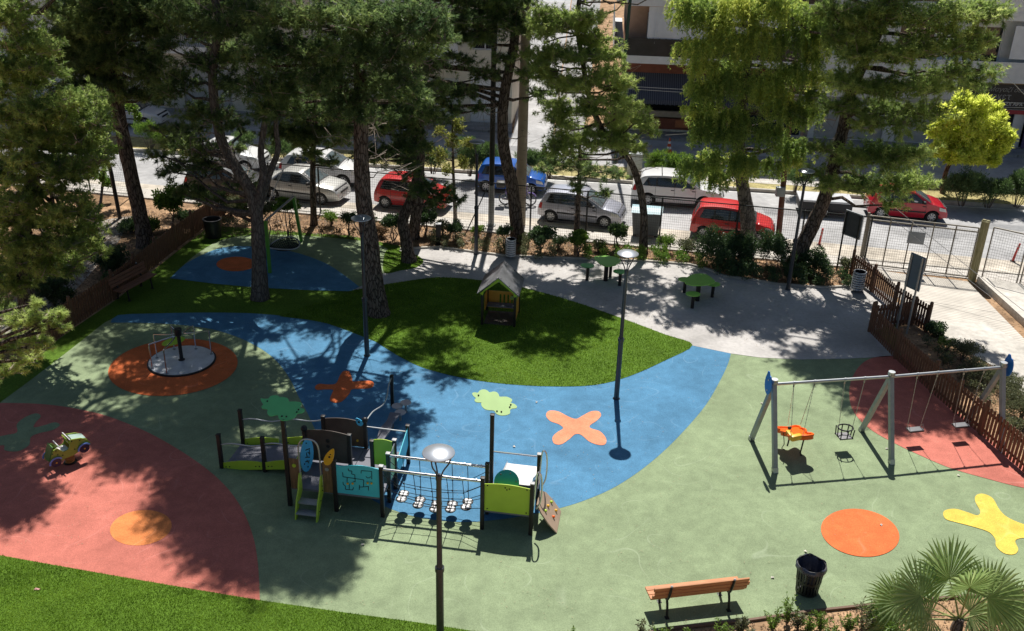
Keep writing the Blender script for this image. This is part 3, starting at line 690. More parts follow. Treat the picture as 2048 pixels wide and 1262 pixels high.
balcony(t, .3, 7.8, 4.15, 1.0, m_white, ph=.7)
for (xa, xb) in ((10.2, 13.2), (13.5, 17)):
    b = MB(); b.box(((xa + xb) / 2, -.86, 6.1), (xb - xa, .03, 1.75)); b.build('canvas_blind', m_blind, t, 0)
b = MB(); b.box((12, -.03, 3.82), (7.6, .06, .24)); b.build('brown_band', mat('tan band', (.33, .24, .15), .8), t, 0)
# more blocks farther along the street, beyond both edges of the view
for (xa, xb, Hh, mm, lab) in ((-48, -27.7, 13, m_white, 'plain white block beyond the cream one at the far left'), (38.2, 60, 13, m_cream, 'plain cream block beyond the tobacco shop building')):
    t, W = facade('apartment_building', lab, xa, xb, Hh); ops = [(x, x + 1.6, z, z + 2.0) for z in (.9, 4.4, 7.4, 10.4) for x in (1.5, 5.5, 9.5, 13.5, 17.0)]
    wall(t, W, Hh, mm, 13, ops)
    for o in ops: window(t, *o)
# ------------------------------------------------------------------ TREES AND PLANTS
bark_pine = barkmat('pine bark', (0.030, 0.022, 0.018), (0.21, 0.165, 0.135))
bark_grey = barkmat('grey bark', (0.06, 0.05, 0.045), (0.26, 0.22, 0.19))
bark_red = barkmat('reddish bark', (0.05, 0.026, 0.018), (0.24, 0.14, 0.10))
m_twig = mat('dry twigs', (0.15, 0.115, 0.095), 0.9, var=0.3, vs=5)
m_ptwig = mat('pale pine twigs', (0.27, 0.22, 0.18), 0.9, var=0.4, vs=1.5)
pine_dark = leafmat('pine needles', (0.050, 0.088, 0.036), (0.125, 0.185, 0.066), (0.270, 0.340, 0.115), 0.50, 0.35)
pine_lite = leafmat('sunlit pine needles', (0.10, 0.16, 0.045), (0.235, 0.31, 0.090), (0.42, 0.48, 0.17), 0.55, 0.35)  # paler copy of the pine needles, sunlight put into the colour
pepper_leaf = leafmat('pepper tree leaves', (0.11, 0.165, 0.045), (0.23, 0.315, 0.080), (0.50, 0.53, 0.14), 0.53, 0.3)
yellow_leaf = leafmat('yellow leaves', (0.36, 0.43, 0.07), (0.58, 0.63, 0.13), (0.78, 0.78, 0.24), 0.5, 0.3)
shrub_leaf = leafmat('dark shrub leaves', (0.026, 0.052, 0.022), (0.052, 0.098, 0.034), (0.115, 0.180, 0.055), 0.22, 0.5)
bright_leaf = leafmat('bright leaves', (0.060, 0.120, 0.020), (0.115, 0.200, 0.030), (0.210, 0.300, 0.055), 0.36, 0.4)
olean_leaf = leafmat('oleander leaves', (0.040, 0.080, 0.026), (0.080, 0.140, 0.040), (0.180, 0.260, 0.090), 0.28, 0.5)
grey_leaf = leafmat('grey green leaves', (0.075, 0.085, 0.045), (0.130, 0.145, 0.075), (0.240, 0.245, 0.120), 0.3, 0.3)
young_leaf = leafmat('young yellowish leaves', (0.10, 0.13, 0.03), (0.20, 0.22, 0.05), (0.40, 0.38, 0.12), 0.4, 0.3)
brown_leaf = leafmat('dry brown leaves', (0.09, 0.055, 0.030), (0.16, 0.10, 0.055), (0.24, 0.16, 0.085), 0.25, 0.2)

def unit(a): return a / (np.linalg.norm(a, axis=-1, keepdims=True) + 1e-9)
def rdir(n, rng): return unit(rng.normal(size=(n, 3)))

def pine_soup(clumps, rng, dens=1.0, nl=0.18, nw=0.024, nn=10, k=6, tone0=0.0):
    """needle tufts along many branchlets in every clump (centre, radius); also returns branchlet lines"""
    Vs = []; tn = []; lines = []
    for c, r in clumps:
        c = np.array(c); n = max(14, int(80 * dens * (r / 0.9) ** 1.8))
        d = rdir(n, rng); d[:, 2] = d[:, 2] * 0.42 + 0.10; d = unit(d)
        st = c + rng.normal(size=(n, 3)) * r * np.array([.30, .30, .11])
        Ln = r * rng.uniform(.45, 1.02, n)
        cur = np.array([0, 0, 1.0]) * 0.22
        bst = rng.normal(0, .20, n)
        ct = rng.uniform(-.22, .22)                       # every clump a little lighter or yellower
        for j in range(k):
            t = 0.30 + 0.70 * (j + rng.uniform(0, 1, n)) / k
            P = st + d * (Ln * t)[:, None] + cur * (Ln * t * t)[:, None] + rng.normal(size=(n, 3)) * 0.05 * r
            tw = unit(d + np.array([0, 0, .35]) + rng.normal(size=(n, 3)) * .35)
            D = unit(tw[:, None, :] * 0.75 + rng.normal(size=(n, nn, 3)) * 0.52)
            B = P[:, None, :] + D * 0.01
            l = nl * rng.uniform(.65, 1.15, (n, nn, 1))
            T = B + D * l; T[..., 2] -= 0.12 * l[..., 0]
            W = unit(np.cross(D, rng.normal(size=(n, nn, 3)))) * nw / 2
            Vs.append(np.stack([B - W, B + W, T], 2).reshape(-1, 3))
            tone = np.clip(0.45 + tone0 + ct + bst + rng.normal(0, .11, n), 0, 1)
            tn.append(np.repeat(tone, nn * 3))
        for i in rng.choice(n, min(n, 20), replace=False): lines.append((st[i], st[i] + d[i] * Ln[i] + cur * Ln[i]))
    V = np.concatenate(Vs); return V, np.arange(len(V)).reshape(-1, 3), np.concatenate(tn), lines

def leaf_soup(clumps, rng, dens=900, ll=0.07, lw=0.04, shell=0.55, up=0.4, squash=1.0, tone0=0.0, sub=9):
    """broad leaves: every clump is a bunch of smaller sprays, leaves folded as two triangles"""
    Vs = []; tn = []
    for c, r in clumps:
        c = np.array(c); ns = sub
        sd = rdir(ns, rng); sc = c + sd * r * rng.uniform(.25, .78, (ns, 1)) * np.array([1, 1, squash]); sr = r * rng.uniform(.32, .55, ns)
        for s, q in zip(sc, sr):
            n = max(16, int(dens * q * q * 8)); d = rdir(n, rng)
            P = s + d * (q * rng.uniform(shell, 1.05, (n, 1))) * np.array([1, 1, squash])
            D = unit(d * .6 + np.array([0, 0, up]) + rng.normal(size=(n, 3)) * .55)
            W = unit(np.cross(D, rng.normal(size=(n, 3)))); l = ll * rng.uniform(.6, 1.25, (n, 1)); w = lw * rng.uniform(.7, 1.2, (n, 1)) / 2
            M_ = P + D * l * .45; N_ = np.cross(D, W) * w * .5
            Vs.append(np.stack([P, M_ - W * w + N_, P + D * l, M_ + W * w + N_], 1).reshape(-1, 3))
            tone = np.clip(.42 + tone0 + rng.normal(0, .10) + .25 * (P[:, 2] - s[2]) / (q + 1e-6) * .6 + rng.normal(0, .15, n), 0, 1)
            tn.append(np.repeat(tone, 4))
    V = np.concatenate(Vs); return V, np.arange(len(V)).reshape(-1, 4), np.concatenate(tn)

def weep_soup(clumps, rng, dens=34, length=1.1, ll=0.13, lw=0.018, tone0=0.0):
    """hanging strings of narrow leaflets"""
    Vs = []; tn = []
    for c, r in clumps:
        c = np.array(c); n = int(dens * (r / .8) ** 2)
        d = rdir(n, rng); d[:, 2] = np.abs(d[:, 2]) * .8 - .15
        P0 = c + d * r * rng.uniform(.3, 1, (n, 1))
        out = unit(d * np.array([1, 1, 0]) + rng.normal(size=(n, 3)) * .3) * np.array([1, 1, .2])
        Ls = length * rng.uniform(.4, 1.2, n) * (r / .9); m = 13; ct = rng.uniform(-.28, .28)
        st = rng.normal(0, .17, n)
        for j in range(m):
            t = (j + rng.uniform(0, 1, n)) / m
            P = P0 + out * (.28 * np.sqrt(t) * Ls)[:, None] - np.array([0, 0, 1]) * (Ls * t ** 1.5)[:, None] + rng.normal(size=(n, 3)) * .03
            for q in range(5):
                D = unit(np.array([0, 0, -.9]) + rng.normal(size=(n, 3)) * .55); W = unit(np.cross(D, rng.normal(size=(n, 3)))) * lw / 2
                l = ll * rng.uniform(.6, 1.2, (n, 1)); M_ = P + D * l * .4
                Vs.append(np.stack([P, M_ - W, P + D * l, M_ + W], 1).reshape(-1, 3))
                tn.append(np.repeat(np.clip(.42 + tone0 + ct + st + rng.normal(0, .10, n), 0, 1), 4))
    V = np.concatenate(Vs); return V, np.arange(len(V)).reshape(-1, 4), np.concatenate(tn)

def fill(poly, step, prob, seed, ay=1.0):
    """jittered points inside a pixel polygon"""
    rng = np.random.default_rng(seed); xs = [p[0] for p in poly]; ys = [p[1] for p in poly]; out = []
    for y in np.arange(min(ys) + step * ay * .3, max(ys), step * ay):
        for x in np.arange(min(xs) + step * .3, max(xs), step):
            q = (x + rng.uniform(-.4, .4) * step, y + rng.uniform(-.4, .4) * step * ay)
            if rng.uniform() < prob and inpoly(np.array([q]), poly)[0]: out.append(q)
    return out, rng
def vfill(poly, Y, step, r, prob=.9, seed=1, dy=.9):
    pts, rng = fill(poly, step, prob, seed); return [(x, y, Y + rng.uniform(-dy, dy), r * rng.uniform(.75, 1.2)) for x, y in pts]
def sfill(poly, h, step, r, prob=.9, seed=1, dh=.7):
    pts, rng = fill(poly, step, prob, seed, .55); return [(x, y, h + rng.uniform(-dh, dh), r * rng.uniform(.75, 1.2)) for x, y in pts]
def jog(P, Q, n, amp, rng):
    P = np.array(P, float); Q = np.array(Q, float); L_ = np.linalg.norm(Q - P); out = []
    for i in range(n + 1):
        t = i / n; p = P + (Q - P) * t
        if 0 < i < n: p = p + rng.normal(size=3) * amp * L_
        out.append(Vector(p))
    return out
def trunk_mesh(path, r0, r1, n=14, flare=1.35):
    P = spline(path, 5); m = len(P); b = MB(); rs = []
    for i in range(m):
        t = i / (m - 1); r = r0 + (r1 - r0) * t
        if t < .12: r *= 1 + (flare - 1) * (1 - t / .12) ** 2
        rs.append(r)
    b.tube(P, rs, n, rnd=0.06); return b, P, rs
def limb_to(b, P, rs, c, rng, k=0.42, lo=.25, thin=1.0):
    """a limb from the trunk up or out to the clump centre"""
    c = Vector(c); best = None
    for i in range(int(len(P) * lo), len(P)):
        p = P[i]; d = (c - p); cost = d.length + (1.2 * max(0, p.z - c.z + .2))
        if best is None or cost < best[0]: best = (cost, i)
    i = best[1]; p = P[i]; r = min(rs[i] * k, .075) * thin
    d = c - p
    mid = p + d * .5 + Vector((0, 0, -.06 * d.length))
    pts = [p, p + (mid - p) * .5 + Vector(rng.normal(size=3)) * .04 * d.length, mid, mid + (c - mid) * .55 + Vector(rng.normal(size=3)) * .05 * d.length, c]
    b.tube(pts, [r, r * .85, r * .66, r * .5, r * .28], 6)

def pine(label, trunk, r0, r1, vis, shade=(), seed=1, leaf=None, dens=1.0, nl=0.18, nw=0.024, bark=None, group='pine trees around the playground', dead=0, extra=(), nn=10, tone0=0.0, name='pine_tree'):
    rng = np.random.default_rng(seed)
    base = Vector(trunk[0])
    root = thing(name, label, 'tree', base, 0, group)
    tb, P, rs = trunk_mesh([Vector(p) - base for p in trunk], r0, r1)
    cl = [(A(x, y, Y) - base, r) for x, y, Y, r in vis] + [(S(x, y, h) - base, r) for x, y, h, r in shade] + [(Vector(p) - base, r) for p, r in extra]
    lb = MB()
    for c, r in cl: limb_to(lb, P, rs, c, rng)
    nv = len(vis)
    V, T, tn, lines = pine_soup(cl[:nv], rng, dens, nl, nw, nn, tone0=tone0)
    if len(cl) > nv:
        V2, T2, tn2, l2 = pine_soup(cl[nv:], rng, dens * 1.5, nl, nw * 1.15, nn, tone0=tone0)
        T = np.concatenate([T, T2 + len(V)]); V = np.concatenate([V, V2]); tn = np.concatenate([tn, tn2]); lines += l2
    sp = len(lb.f) 
    tw = lb
    for a, c in lines: tw.tube([Vector(a), (Vector(a) + Vector(c)) / 2 + Vector(rng.normal(size=3)) * .03, Vector(c)], [.015, .011, .005], 3)
    ns = len(lb.f)
    for i in range(dead):
        q = P[int(len(P) * rng.uniform(.35, .9))]; d = Vector(unit(rng.normal(size=3) * np.array([1, 1, .35]))); e = q + d * rng.uniform(.7, 1.8)
        pts = jog(q, e, 4, .06, rng); lb.tube(pts, [.025, .02, .014, .01, .005], 4)
        for s in range(5):
            w = pts[rng.integers(1, 5)]; lb.tube([w, w + Vector(rng.normal(size=3)) * .25, w + Vector(rng.normal(size=3)) * .45], [.010, .007, .003], 3)
    tb.build('trunk', bark or bark_pine, root, 60)
    lb.build('limbs', bark or bark_pine, root, 60, m_ptwig, sp)
    soup('crown', V, T, tn, leaf or pine_dark, root)
    return root

def px(x, y, z=0): return G(x, y, z)
# pine A: straight trunk at the left lawn, forks into three
b = G(520, 597)
root_A = pine('pine with a smooth grey trunk forking in three behind the bench on the dark lawn', [b, A(518, 520, 31.9), A(514, 440, 32.0), A(505, 390, 32.1), A(475, 340, 32.3), A(440, 270, 32.5), A(425, 150, 32.6), A(430, 0, 32.6), (-11.6, 32.3, 12.5), (-11.4, 31.8, 14.5)], .27, .09,
     [*vfill([(300, 250), (480, 240), (500, 420), (440, 440), (330, 400), (290, 330)], 34.6, 44, 0.5, 0.75, 41), *vfill([(330, 0), (520, 0), (530, 120), (500, 260), (470, 330), (400, 340), (340, 330), (320, 180)], 33, 60, .62, .8, 1), (450, 60, 32, .9), (400, 130, 33, .8), (470, 170, 32.6, .75), (400, 230, 33, .8), (350, 180, 33, .8), (445, 240, 32.5, .55), (360, 290, 33.4, .8), (420, 300, 33.5, .6), (500, 40, 31.5, .8), (380, 30, 33, 1.0), (345, 345, 34, .55), (395, 385, 34, .5), (470, 300, 33, .4)],
     [*sfill([(230, 650), (560, 650), (540, 740), (430, 760), (300, 740), (200, 720)], 13.3, 80, .75, .6, 2), *sfill([(225, 740), (480, 760), (560, 830), (225, 815)], 13.6, 66, .62, .6, 28), *sfill([(560, 660), (840, 690), (860, 790), (800, 850), (690, 850), (600, 790)], 14.2, 78, .7, .5, 29), *sfill([(215, 825), (450, 825), (470, 940), (300, 930), (235, 940)], 14.2, 74, .9, .92, 3), (250, 690, 13, 1.3), (330, 680, 13.5, 1.2), (230, 850, 14, 1.2), (330, 880, 14, 1.2), (420, 900, 14, 1.15), (250, 770, 13, .9), (380, 800, 13, .8), (470, 740, 13, 1.0), (260, 600, 12, 1.1), (420, 700, 12.5, 1.0)], seed=3, dead=16,
     bark=barkmat('smooth pine bark', (0.07, 0.06, 0.055), (0.17, 0.15, 0.135)))
# its two side limbs
def side_limb(root, pts, r0, r1):
    b = MB(); base = root.location
    P = spline([p - base for p in pts], 5); b.tube(P, [r0 + (r1 - r0) * i / (len(P) - 1) for i in range(len(P))], 10, rnd=.05)
    b.build('limb', [c for c in COL.objects if c.parent == root and c.name.startswith('trunk')][0].data.materials[0], root, 60)
side_limb(root_A, [A(508, 420, 32), A(522, 380, 32), A(527, 340, 32.2), A(522, 300, 32.4), A(535, 200, 32.6), A(540, 90, 32.7)], .17, .07)
side_limb(root_A, [A(516, 425, 32), A(538, 350, 32.3), A(556, 300, 32.5), A(552, 250, 32.6), A(560, 160, 32.7)], .14, .06)
# pine B: the big rough trunk by the lamp
pine('tall pine with a thick rough leaning trunk standing right behind the left lamp post', [G(757, 628), A(748, 560, 30.8), A(738, 470, 31.0), A(726, 390, 31.2), (A(722, 300, 31.3)), A(722, 200, 31.4), A(720, 100, 31.4), A(716, 0, 31.4), (-5.6, 31.2, 12.6), (-5.8, 30.9, 15)], .33, .14,
     [*vfill([(510, 20), (920, 30), (915, 90), (840, 200), (850, 250), (800, 290), (700, 280), (620, 250), (530, 240), (505, 120)], 30.3, 66, .72, .85, 4), (560, 40, 30, .85), (640, 30, 29.6, .9), (720, 40, 29.5, .95), (800, 30, 29.8, .9), (868, 35, 30, .75), (600, 110, 30, .9), (560, 150, 30.5, .85), (650, 150, 30, .9), (690, 110, 29.6, .9), (760, 110, 29.7, .95), (830, 110, 30, .85), (560, 215, 31, .75), (630, 225, 31, .85), (690, 200, 30.6, .7), (820, 60, 29.6, .8), (880, 80, 30, .55), (540, 85, 30, .6), (770, 180, 30.3, .9), (830, 190, 31, .7)],
     [*sfill([(330, 930), (560, 900), (580, 1010), (600, 1100), (690, 1090), (690, 1190), (520, 1140), (420, 1120), (380, 1050)], 15, 72, .85, .92, 6), *sfill([(560, 600), (780, 560), (900, 640), (760, 680), (600, 650)], 12.5, 72, .9, .85, 7), (440, 975, 15, 1.0), (400, 1040, 15, .9), (470, 1060, 15, 1.0), (500, 1130, 15.2, .8), (590, 1120, 15, 1.0), (640, 1150, 15, .8), (440, 1110, 15, .7), (540, 1020, 15, 1.0), (540, 950, 14.5, .9), (620, 1060, 15, .9), (680, 1100, 15, .6)], seed=5, dead=14)
# pine C: short bent trunk on the lawn island
pine('pine with a bent trunk rising from the small round lawn island', [G(818, 523), A(812, 480, 35.7), A(806, 440, 35.6), A(822, 400, 35.6), A(838, 340, 35.7), A(840, 280, 35.8), A(838, 200, 35.9), A(835, 100, 36), A(832, 0, 36), (-4.1, 35.6, 12)], .24, .12,
     [(850, 372, 34.6, .42), (888, 382, 34.5, .40), (915, 400, 34.5, .32), (868, 408, 34.4, .36), (835, 385, 34.6, .35), (815, 330, 34.5, .4), *vfill([(700, 230), (850, 215), (860, 290), (830, 330), (745, 340)], 34.6, 42, 0.55, 0.9, 8), (730, 250, 34.6, .9), (790, 240, 34.5, .95), (850, 235, 34.8, .75), (740, 310, 34.6, .65), (800, 300, 34.5, .75), (760, 215, 34.8, .8), (820, 345, 34.8, .45), (845, 385, 34.6, .50), (880, 395, 34.6, .35), (870, 180, 35, .6)],
     [*sfill([(780, 560), (1000, 560), (1000, 630), (860, 645), (780, 640)], 11.5, 72, .9, .85, 9), (820, 600, 11, 1.2), (900, 600, 11, 1.2), (870, 690, 11.5, 1.0), (900, 745, 11.5, .7), (760, 590, 11, 1.0), (850, 640, 11.5, 1.0)], seed=7, dead=14)
# pine D: slim trunk at the back
pine('slim dark pine trunk at the back beside the grey saloon car', [G(628, 450), A(626, 390, 39.6), A(626, 330, 39.6), A(628, 260, 39.5), A(632, 150, 39.4), A(640, 0, 39.4), (-8.2, 39, 11)], .14, .07,
     [*vfill([(540, 200), (700, 220), (690, 320), (610, 330), (545, 270)], 39, 40, 0.6, 0.95, 10), (600, 270, 39, .8), (650, 260, 38.8, .8), (560, 270, 39, .7), (690, 260, 38.6, .6), (625, 310, 39, .55), (600, 200, 39.4, .9), (660, 190, 39, .8), (660, 325, 39, .4), (540, 230, 39.3, .7)], [(560, 540, 10, 1.0), (640, 545, 10.5, 1.0), (480, 520, 10, .9), (700, 530, 10.5, .9)], seed=9, dead=12)
# second trunk behind C
pine('dark leaning pine trunk close behind the bent pine, half hidden by its shrubs', [G(826, 476), A(832, 430, 38.2), A(840, 380, 38.3), A(836, 300, 38.3), A(815, 200, 38.4), A(800, 100, 38.4), A(796, 0, 38.4)], .24, .12,
     [*vfill([(850, 60), (1000, 90), (1000, 230), (930, 260), (860, 230)], 37.6, 48, 0.42, 0.6, 43), (860, 130, 37.6, .8), (900, 190, 37.4, .6), (780, 150, 38, .9), (935, 125, 37, .42), (905, 70, 37.6, .7), (930, 190, 37.6, .55), (880, 240, 37.4, .5)], [(800, 560, 10, .8)], seed=11, dead=16)
# pine E: dark curved trunk beside the concrete pole
pine('pine with a dark curved trunk beside the tall concrete pole', [G(1036, 482), A(1032, 440, 38.3), A(1024, 370, 38.3), A(1010, 310, 38.2), A(1005, 250, 38.2), A(1010, 180, 38.2), A(1028, 90, 38.3), A(1034, 0, 38.3), (0.3, 38.2, 12)], .29, .14,
     [*vfill([(870, 120), (990, 60), (1080, 20), (1070, 0), (900, 0), (930, 100)], 37.6, 45, 0.55, 0.7, 12), (990, 40, 37.6, .9), (1040, 60, 37.4, .85), (960, 80, 37.8, .7), (1005, 120, 38, .5), (940, 40, 37.4, .85), (1010, 10, 37.5, .9), (960, 150, 37.6, .4), (1060, 150, 38, .55), (1075, 190, 38, .5)],
     [*sfill([(860, 500), (1200, 530), (1230, 600), (1000, 600), (900, 560)], 10.5, 60, .66, .7, 13), (428, 466, 6.5, .8), (420, 446, 6.5, .7), *sfill([(400, 442), (720, 468), (740, 492), (420, 500)], 7.2, 55, .75, .75, 31), *sfill([(350, 480), (740, 490), (760, 560), (600, 575), (340, 555)], 10, 58, .85, .85, 11), (1000, 590, 11, 1.1), (1080, 620, 11.5, 1.1), (1120, 690, 12, .8), (1060, 690, 12, .8), (940, 560, 10, 1.0), (960, 640, 11, .9), (1170, 660, 11.5, .7)], seed=13, dead=14)
# pine F: thin bent trunk, bright crown
pine('thin curved pine with a bright sunlit crown over the lilac grey hatchback', [G(1286, 507), A(1288, 460, 37.4), A(1287, 420, 37.4), A(1278, 370, 37.4), A(1262, 325, 37.3), A(1238, 295, 37.2), A(1205, 260, 37), A(1180, 200, 37), A(1165, 120, 37), A(1155, 30, 37), (2.4, 37, 11.6)], .165, .08,
     [*vfill([(1065, 20), (1200, 30), (1260, 150), (1300, 230), (1320, 265), (1290, 290), (1200, 340), (1110, 330), (1080, 230), (1060, 120)], 36.6, 37, .52, .92, 14), (1090, 50, 36.4, .75), (1150, 50, 36.2, .75), (1195, 80, 36.4, .6), (1110, 110, 36.2, .75), (1165, 115, 36, .75), (1090, 150, 36.4, .6), (1140, 170, 36, .75), (1200, 155, 36, .65), (1250, 165, 36.2, .5), (1120, 225, 36.4, .7), (1180, 225, 36, .75), (1235, 225, 36, .65), (1285, 240, 36.2, .5), (1300, 265, 36.2, .35), (1130, 285, 36.6, .65), (1190, 290, 36.4, .7), (1240, 285, 36.4, .5), (1230, 110, 36.4, .4)],
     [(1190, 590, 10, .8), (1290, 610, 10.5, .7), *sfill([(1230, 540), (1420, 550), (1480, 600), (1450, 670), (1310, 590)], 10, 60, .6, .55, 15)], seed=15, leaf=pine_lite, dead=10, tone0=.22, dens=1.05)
# tree F2: short trunk behind the small lollipop shrub
pine('thin tree with hanging dark twigs in front of the lilac grey hatchback', [G(1152, 478), A(1155, 430, 39), A(1158, 380, 39), A(1160, 320, 39), A(1158, 270, 39)], .13, .06,
     [(1120, 330, 38.4, .6), (1165, 340, 38.2, .65), (1205, 345, 38.3, .6), (1150, 375, 38.2, .4), (1215, 385, 38.4, .4), (1110, 290, 38.6, .5), (1090, 340, 38.8, .35), (1240, 350, 38.6, .3)], [(1130, 520, 6, .6)], seed=17, dens=.75, dead=8)
# pine G: leaning trunk right
pine('pine leaning right with a broad crown over the gate and the red car', [G(1588, 535), A(1606, 490, 36), A(1630, 440, 36), A(1648, 400, 35.9), A(1668, 330, 35.7), A(1688, 250, 35.5), A(1704, 180, 35.4), A(1740, 100, 35.2), A(1790, 0, 35), (14.2, 34.8, 13)], .31, .14,
     [*vfill([(1640, 0), (2010, 0), (1990, 70), (1960, 160), (1900, 200), (1862, 250), (1850, 340), (1830, 400), (1780, 430), (1700, 400), (1610, 370), (1600, 300), (1660, 250), (1690, 160)], 34.3, 52, .62, .88, 16), (1700, 40, 34, .95), (1770, 30, 33.6, .9), (1840, 40, 33.6, .9), (1905, 30, 33.6, .85), (1965, 35, 33.8, .75), (2005, 30, 34, .4), (1720, 110, 34, .9), (1790, 110, 33.6, .9), (1855, 100, 33.4, .8), (1920, 100, 33.6, .75), (1965, 85, 33.8, .5), (1975, 145, 34, .5), (1900, 150, 33.6, .7), (1770, 180, 33.6, .8), (1840, 180, 33.4, .8), (1740, 250, 34, .7), (1800, 250, 33.6, .75), (1865, 230, 33.6, .7), (1640, 300, 34.6, .55), (1630, 350, 34.6, .45), (1690, 320, 34.4, .75), (1760, 310, 34, .8), (1830, 310, 33.8, .75), (1670, 370, 34.6, .55), (1730, 375, 34.2, .6), (1800, 370, 34, .6), (1850, 370, 34, .45), (1780, 410, 34.4, .38), (1740, 60, 33.8, .8), (1690, 160, 34.4, .6)],
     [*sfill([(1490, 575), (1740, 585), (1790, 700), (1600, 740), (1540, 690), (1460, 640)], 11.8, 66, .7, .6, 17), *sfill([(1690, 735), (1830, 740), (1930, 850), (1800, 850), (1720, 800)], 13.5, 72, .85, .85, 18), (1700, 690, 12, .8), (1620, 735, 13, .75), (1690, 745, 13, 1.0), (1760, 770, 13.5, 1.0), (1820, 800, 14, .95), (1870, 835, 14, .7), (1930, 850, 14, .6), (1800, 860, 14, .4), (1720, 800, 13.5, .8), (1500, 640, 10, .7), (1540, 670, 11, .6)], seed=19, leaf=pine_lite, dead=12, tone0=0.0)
# pine H: long dark trunk left
pine('tall pine with a long dark leaning trunk outside the left fence', [G(293, 492), A(280, 430, 36.7), A(258, 330, 36.7), A(240, 240, 36.8), A(226, 150, 36.9), A(222, 60, 37), A(224, -20, 37), (-15.6, 36.6, 13)], .31, .17,
     [*vfill([(110, 0), (350, 0), (335, 140), (300, 200), (240, 190), (130, 200), (110, 100)], 36.3, 45, 0.8, 0.95, 19), (150, 40, 36, 1.1), (210, 70, 35.8, 1.0), (270, 30, 36, 1.1), (320, 70, 36, .9), (180, 130, 36, 1.0), (230, 170, 36.3, .55), (150, 180, 36.4, .9), (310, 130, 36.4, .5), (340, 20, 36, 1.0), (120, 110, 36.4, 1.0), (200, 10, 36, 1.0)],
     [*sfill([(235, 405), (420, 420), (360, 500), (210, 560)], 9, 60, .8, .8, 44), *sfill([(150, 470), (420, 480), (740, 560), (720, 640), (420, 640), (150, 660), (60, 600)], 12.3, 78, 1.0, .9, 20), (280, 560, 12, 1.2), (380, 570, 12, 1.2), (200, 610, 12.5, 1.2), (460, 610, 12.5, 1.0), (330, 600, 12.5, 1.2), (420, 530, 12, 1.1), (540, 575, 12.5, .9), (130, 660, 13, 1.1), (360, 490, 11.5, 1.0)], seed=21, dens=1.15, dead=14)
# pine I: near left cluster
pine('pine with broad sunlit clumps of needles at the left edge, nearer than the dark trunk', [G(58, 642), A(50, 560, 29.5), A(42, 470, 29.6), A(62, 380, 29.6), A(66, 320, 29.6), A(50, 220, 29.6), A(30, 100, 29.6), A(10, 0, 29.6), (-18, 29.3, 13)], .28, .13,
     [*vfill([(-20, 210), (200, 200), (210, 300), (170, 380), (200, 440), (200, 510), (120, 560), (-20, 600)], 27.6, 40, 0.46, 0.75, 42), *vfill([(0, 0), (60, 0), (130, 80), (125, 190), (0, 190)], 28, 44, 0.5, 0.85, 21), *vfill([(0, 200), (190, 190), (205, 270), (190, 350), (0, 370)], 27.5, 42, 0.5, 0.85, 22), *vfill([(0, 390), (190, 400), (205, 500), (120, 530), (0, 600)], 27.4, 42, 0.45, 0.75, 23), (20, 40, 28, .75), (70, 90, 27.8, .75), (20, 130, 27.8, .8), (95, 140, 28, .55), (60, 165, 28, .65), (15, 230, 27.6, .8), (80, 220, 27.3, .8), (145, 225, 27.3, .75), (190, 240, 27.6, .45), (110, 265, 27.4, .75), (50, 285, 27.6, .75), (160, 285, 27.6, .6), (20, 330, 28, .7), (150, 345, 28, .65), (100, 330, 28.2, .6), (195, 330, 28.4, .4), (60, 420, 27.5, .7), (120, 440, 27, .65), (165, 425, 27.2, .4), (185, 465, 27.3, .5), (30, 490, 27.4, .75), (90, 500, 27.2, .6), (150, 490, 27.2, .5), (30, 570, 28, .6), (-20, 400, 28, .9), (-10, 620, 28, .6), (20, 440, 28, .6)],
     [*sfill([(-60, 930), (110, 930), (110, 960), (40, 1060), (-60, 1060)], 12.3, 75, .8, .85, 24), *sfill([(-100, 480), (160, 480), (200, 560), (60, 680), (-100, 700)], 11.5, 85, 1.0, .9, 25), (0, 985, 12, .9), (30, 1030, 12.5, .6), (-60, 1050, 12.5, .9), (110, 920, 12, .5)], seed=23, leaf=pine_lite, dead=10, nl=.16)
# pine J: off the left edge, its nearest branch hangs into view, needles close up
rJ = pine('leafy sunlit pine branch reaching in at the left edge over the rubber floor', [(-13.2, 15.5, 0), (-12.8, 15.6, 3), (-12.4, 15.8, 6), (-12.0, 16, 8.5)], .30, .10,
     [(0, 640, 17.0, .30), (50, 640, 17.0, .32), (95, 640, 17.2, .27), (125, 655, 17.2, .18), (30, 690, 17.0, .34), (80, 690, 17.0, .30), (-30, 700, 17, .4), (20, 740, 17.0, .28), (55, 720, 17, .25), (-20, 770, 17, .25), (75, 605, 17.2, .14), (120, 630, 17.2, .14), (-60, 640, 17, .5)], [], seed=25, leaf=pine_lite, dens=2.2, nl=.105, nw=.009, nn=16, tone0=.22)

# pepper tree with weeping foliage
def broad(name, label, cat, trunk, r0, r1, vis, leaf, fn, seed=1, bark=None, group=None, lo=.3, twigs=0, **kw):
    rng = np.random.default_rng(seed); base = Vector(trunk[0]); root = thing(name, label, cat, base, 0, group)
    tb, P, rs = trunk_mesh([Vector(p) - base for p in trunk], r0, r1, 12)
    cl = [((v[0] if isinstance(v[0], Vector) else A(v[0], v[1], v[2])) - base, v[-1]) for v in vis]
    lb = MB()
    for c, r in cl: limb_to(lb, P, rs, c, rng, k=.5, lo=lo)
    for c, r in cl:
        for i in range(twigs):
            e = c + Vector(rdir(1, rng)[0]) * r * .8; lb.tube([c, (c + e) / 2 + Vector(rng.normal(size=3)) * .05 * r, e], [r0 * .12 + .004, r0 * .08 + .003, .002], 3)
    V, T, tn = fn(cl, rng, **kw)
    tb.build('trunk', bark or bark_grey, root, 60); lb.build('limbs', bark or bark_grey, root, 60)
    soup('crown', V, T, tn, leaf, root); return root
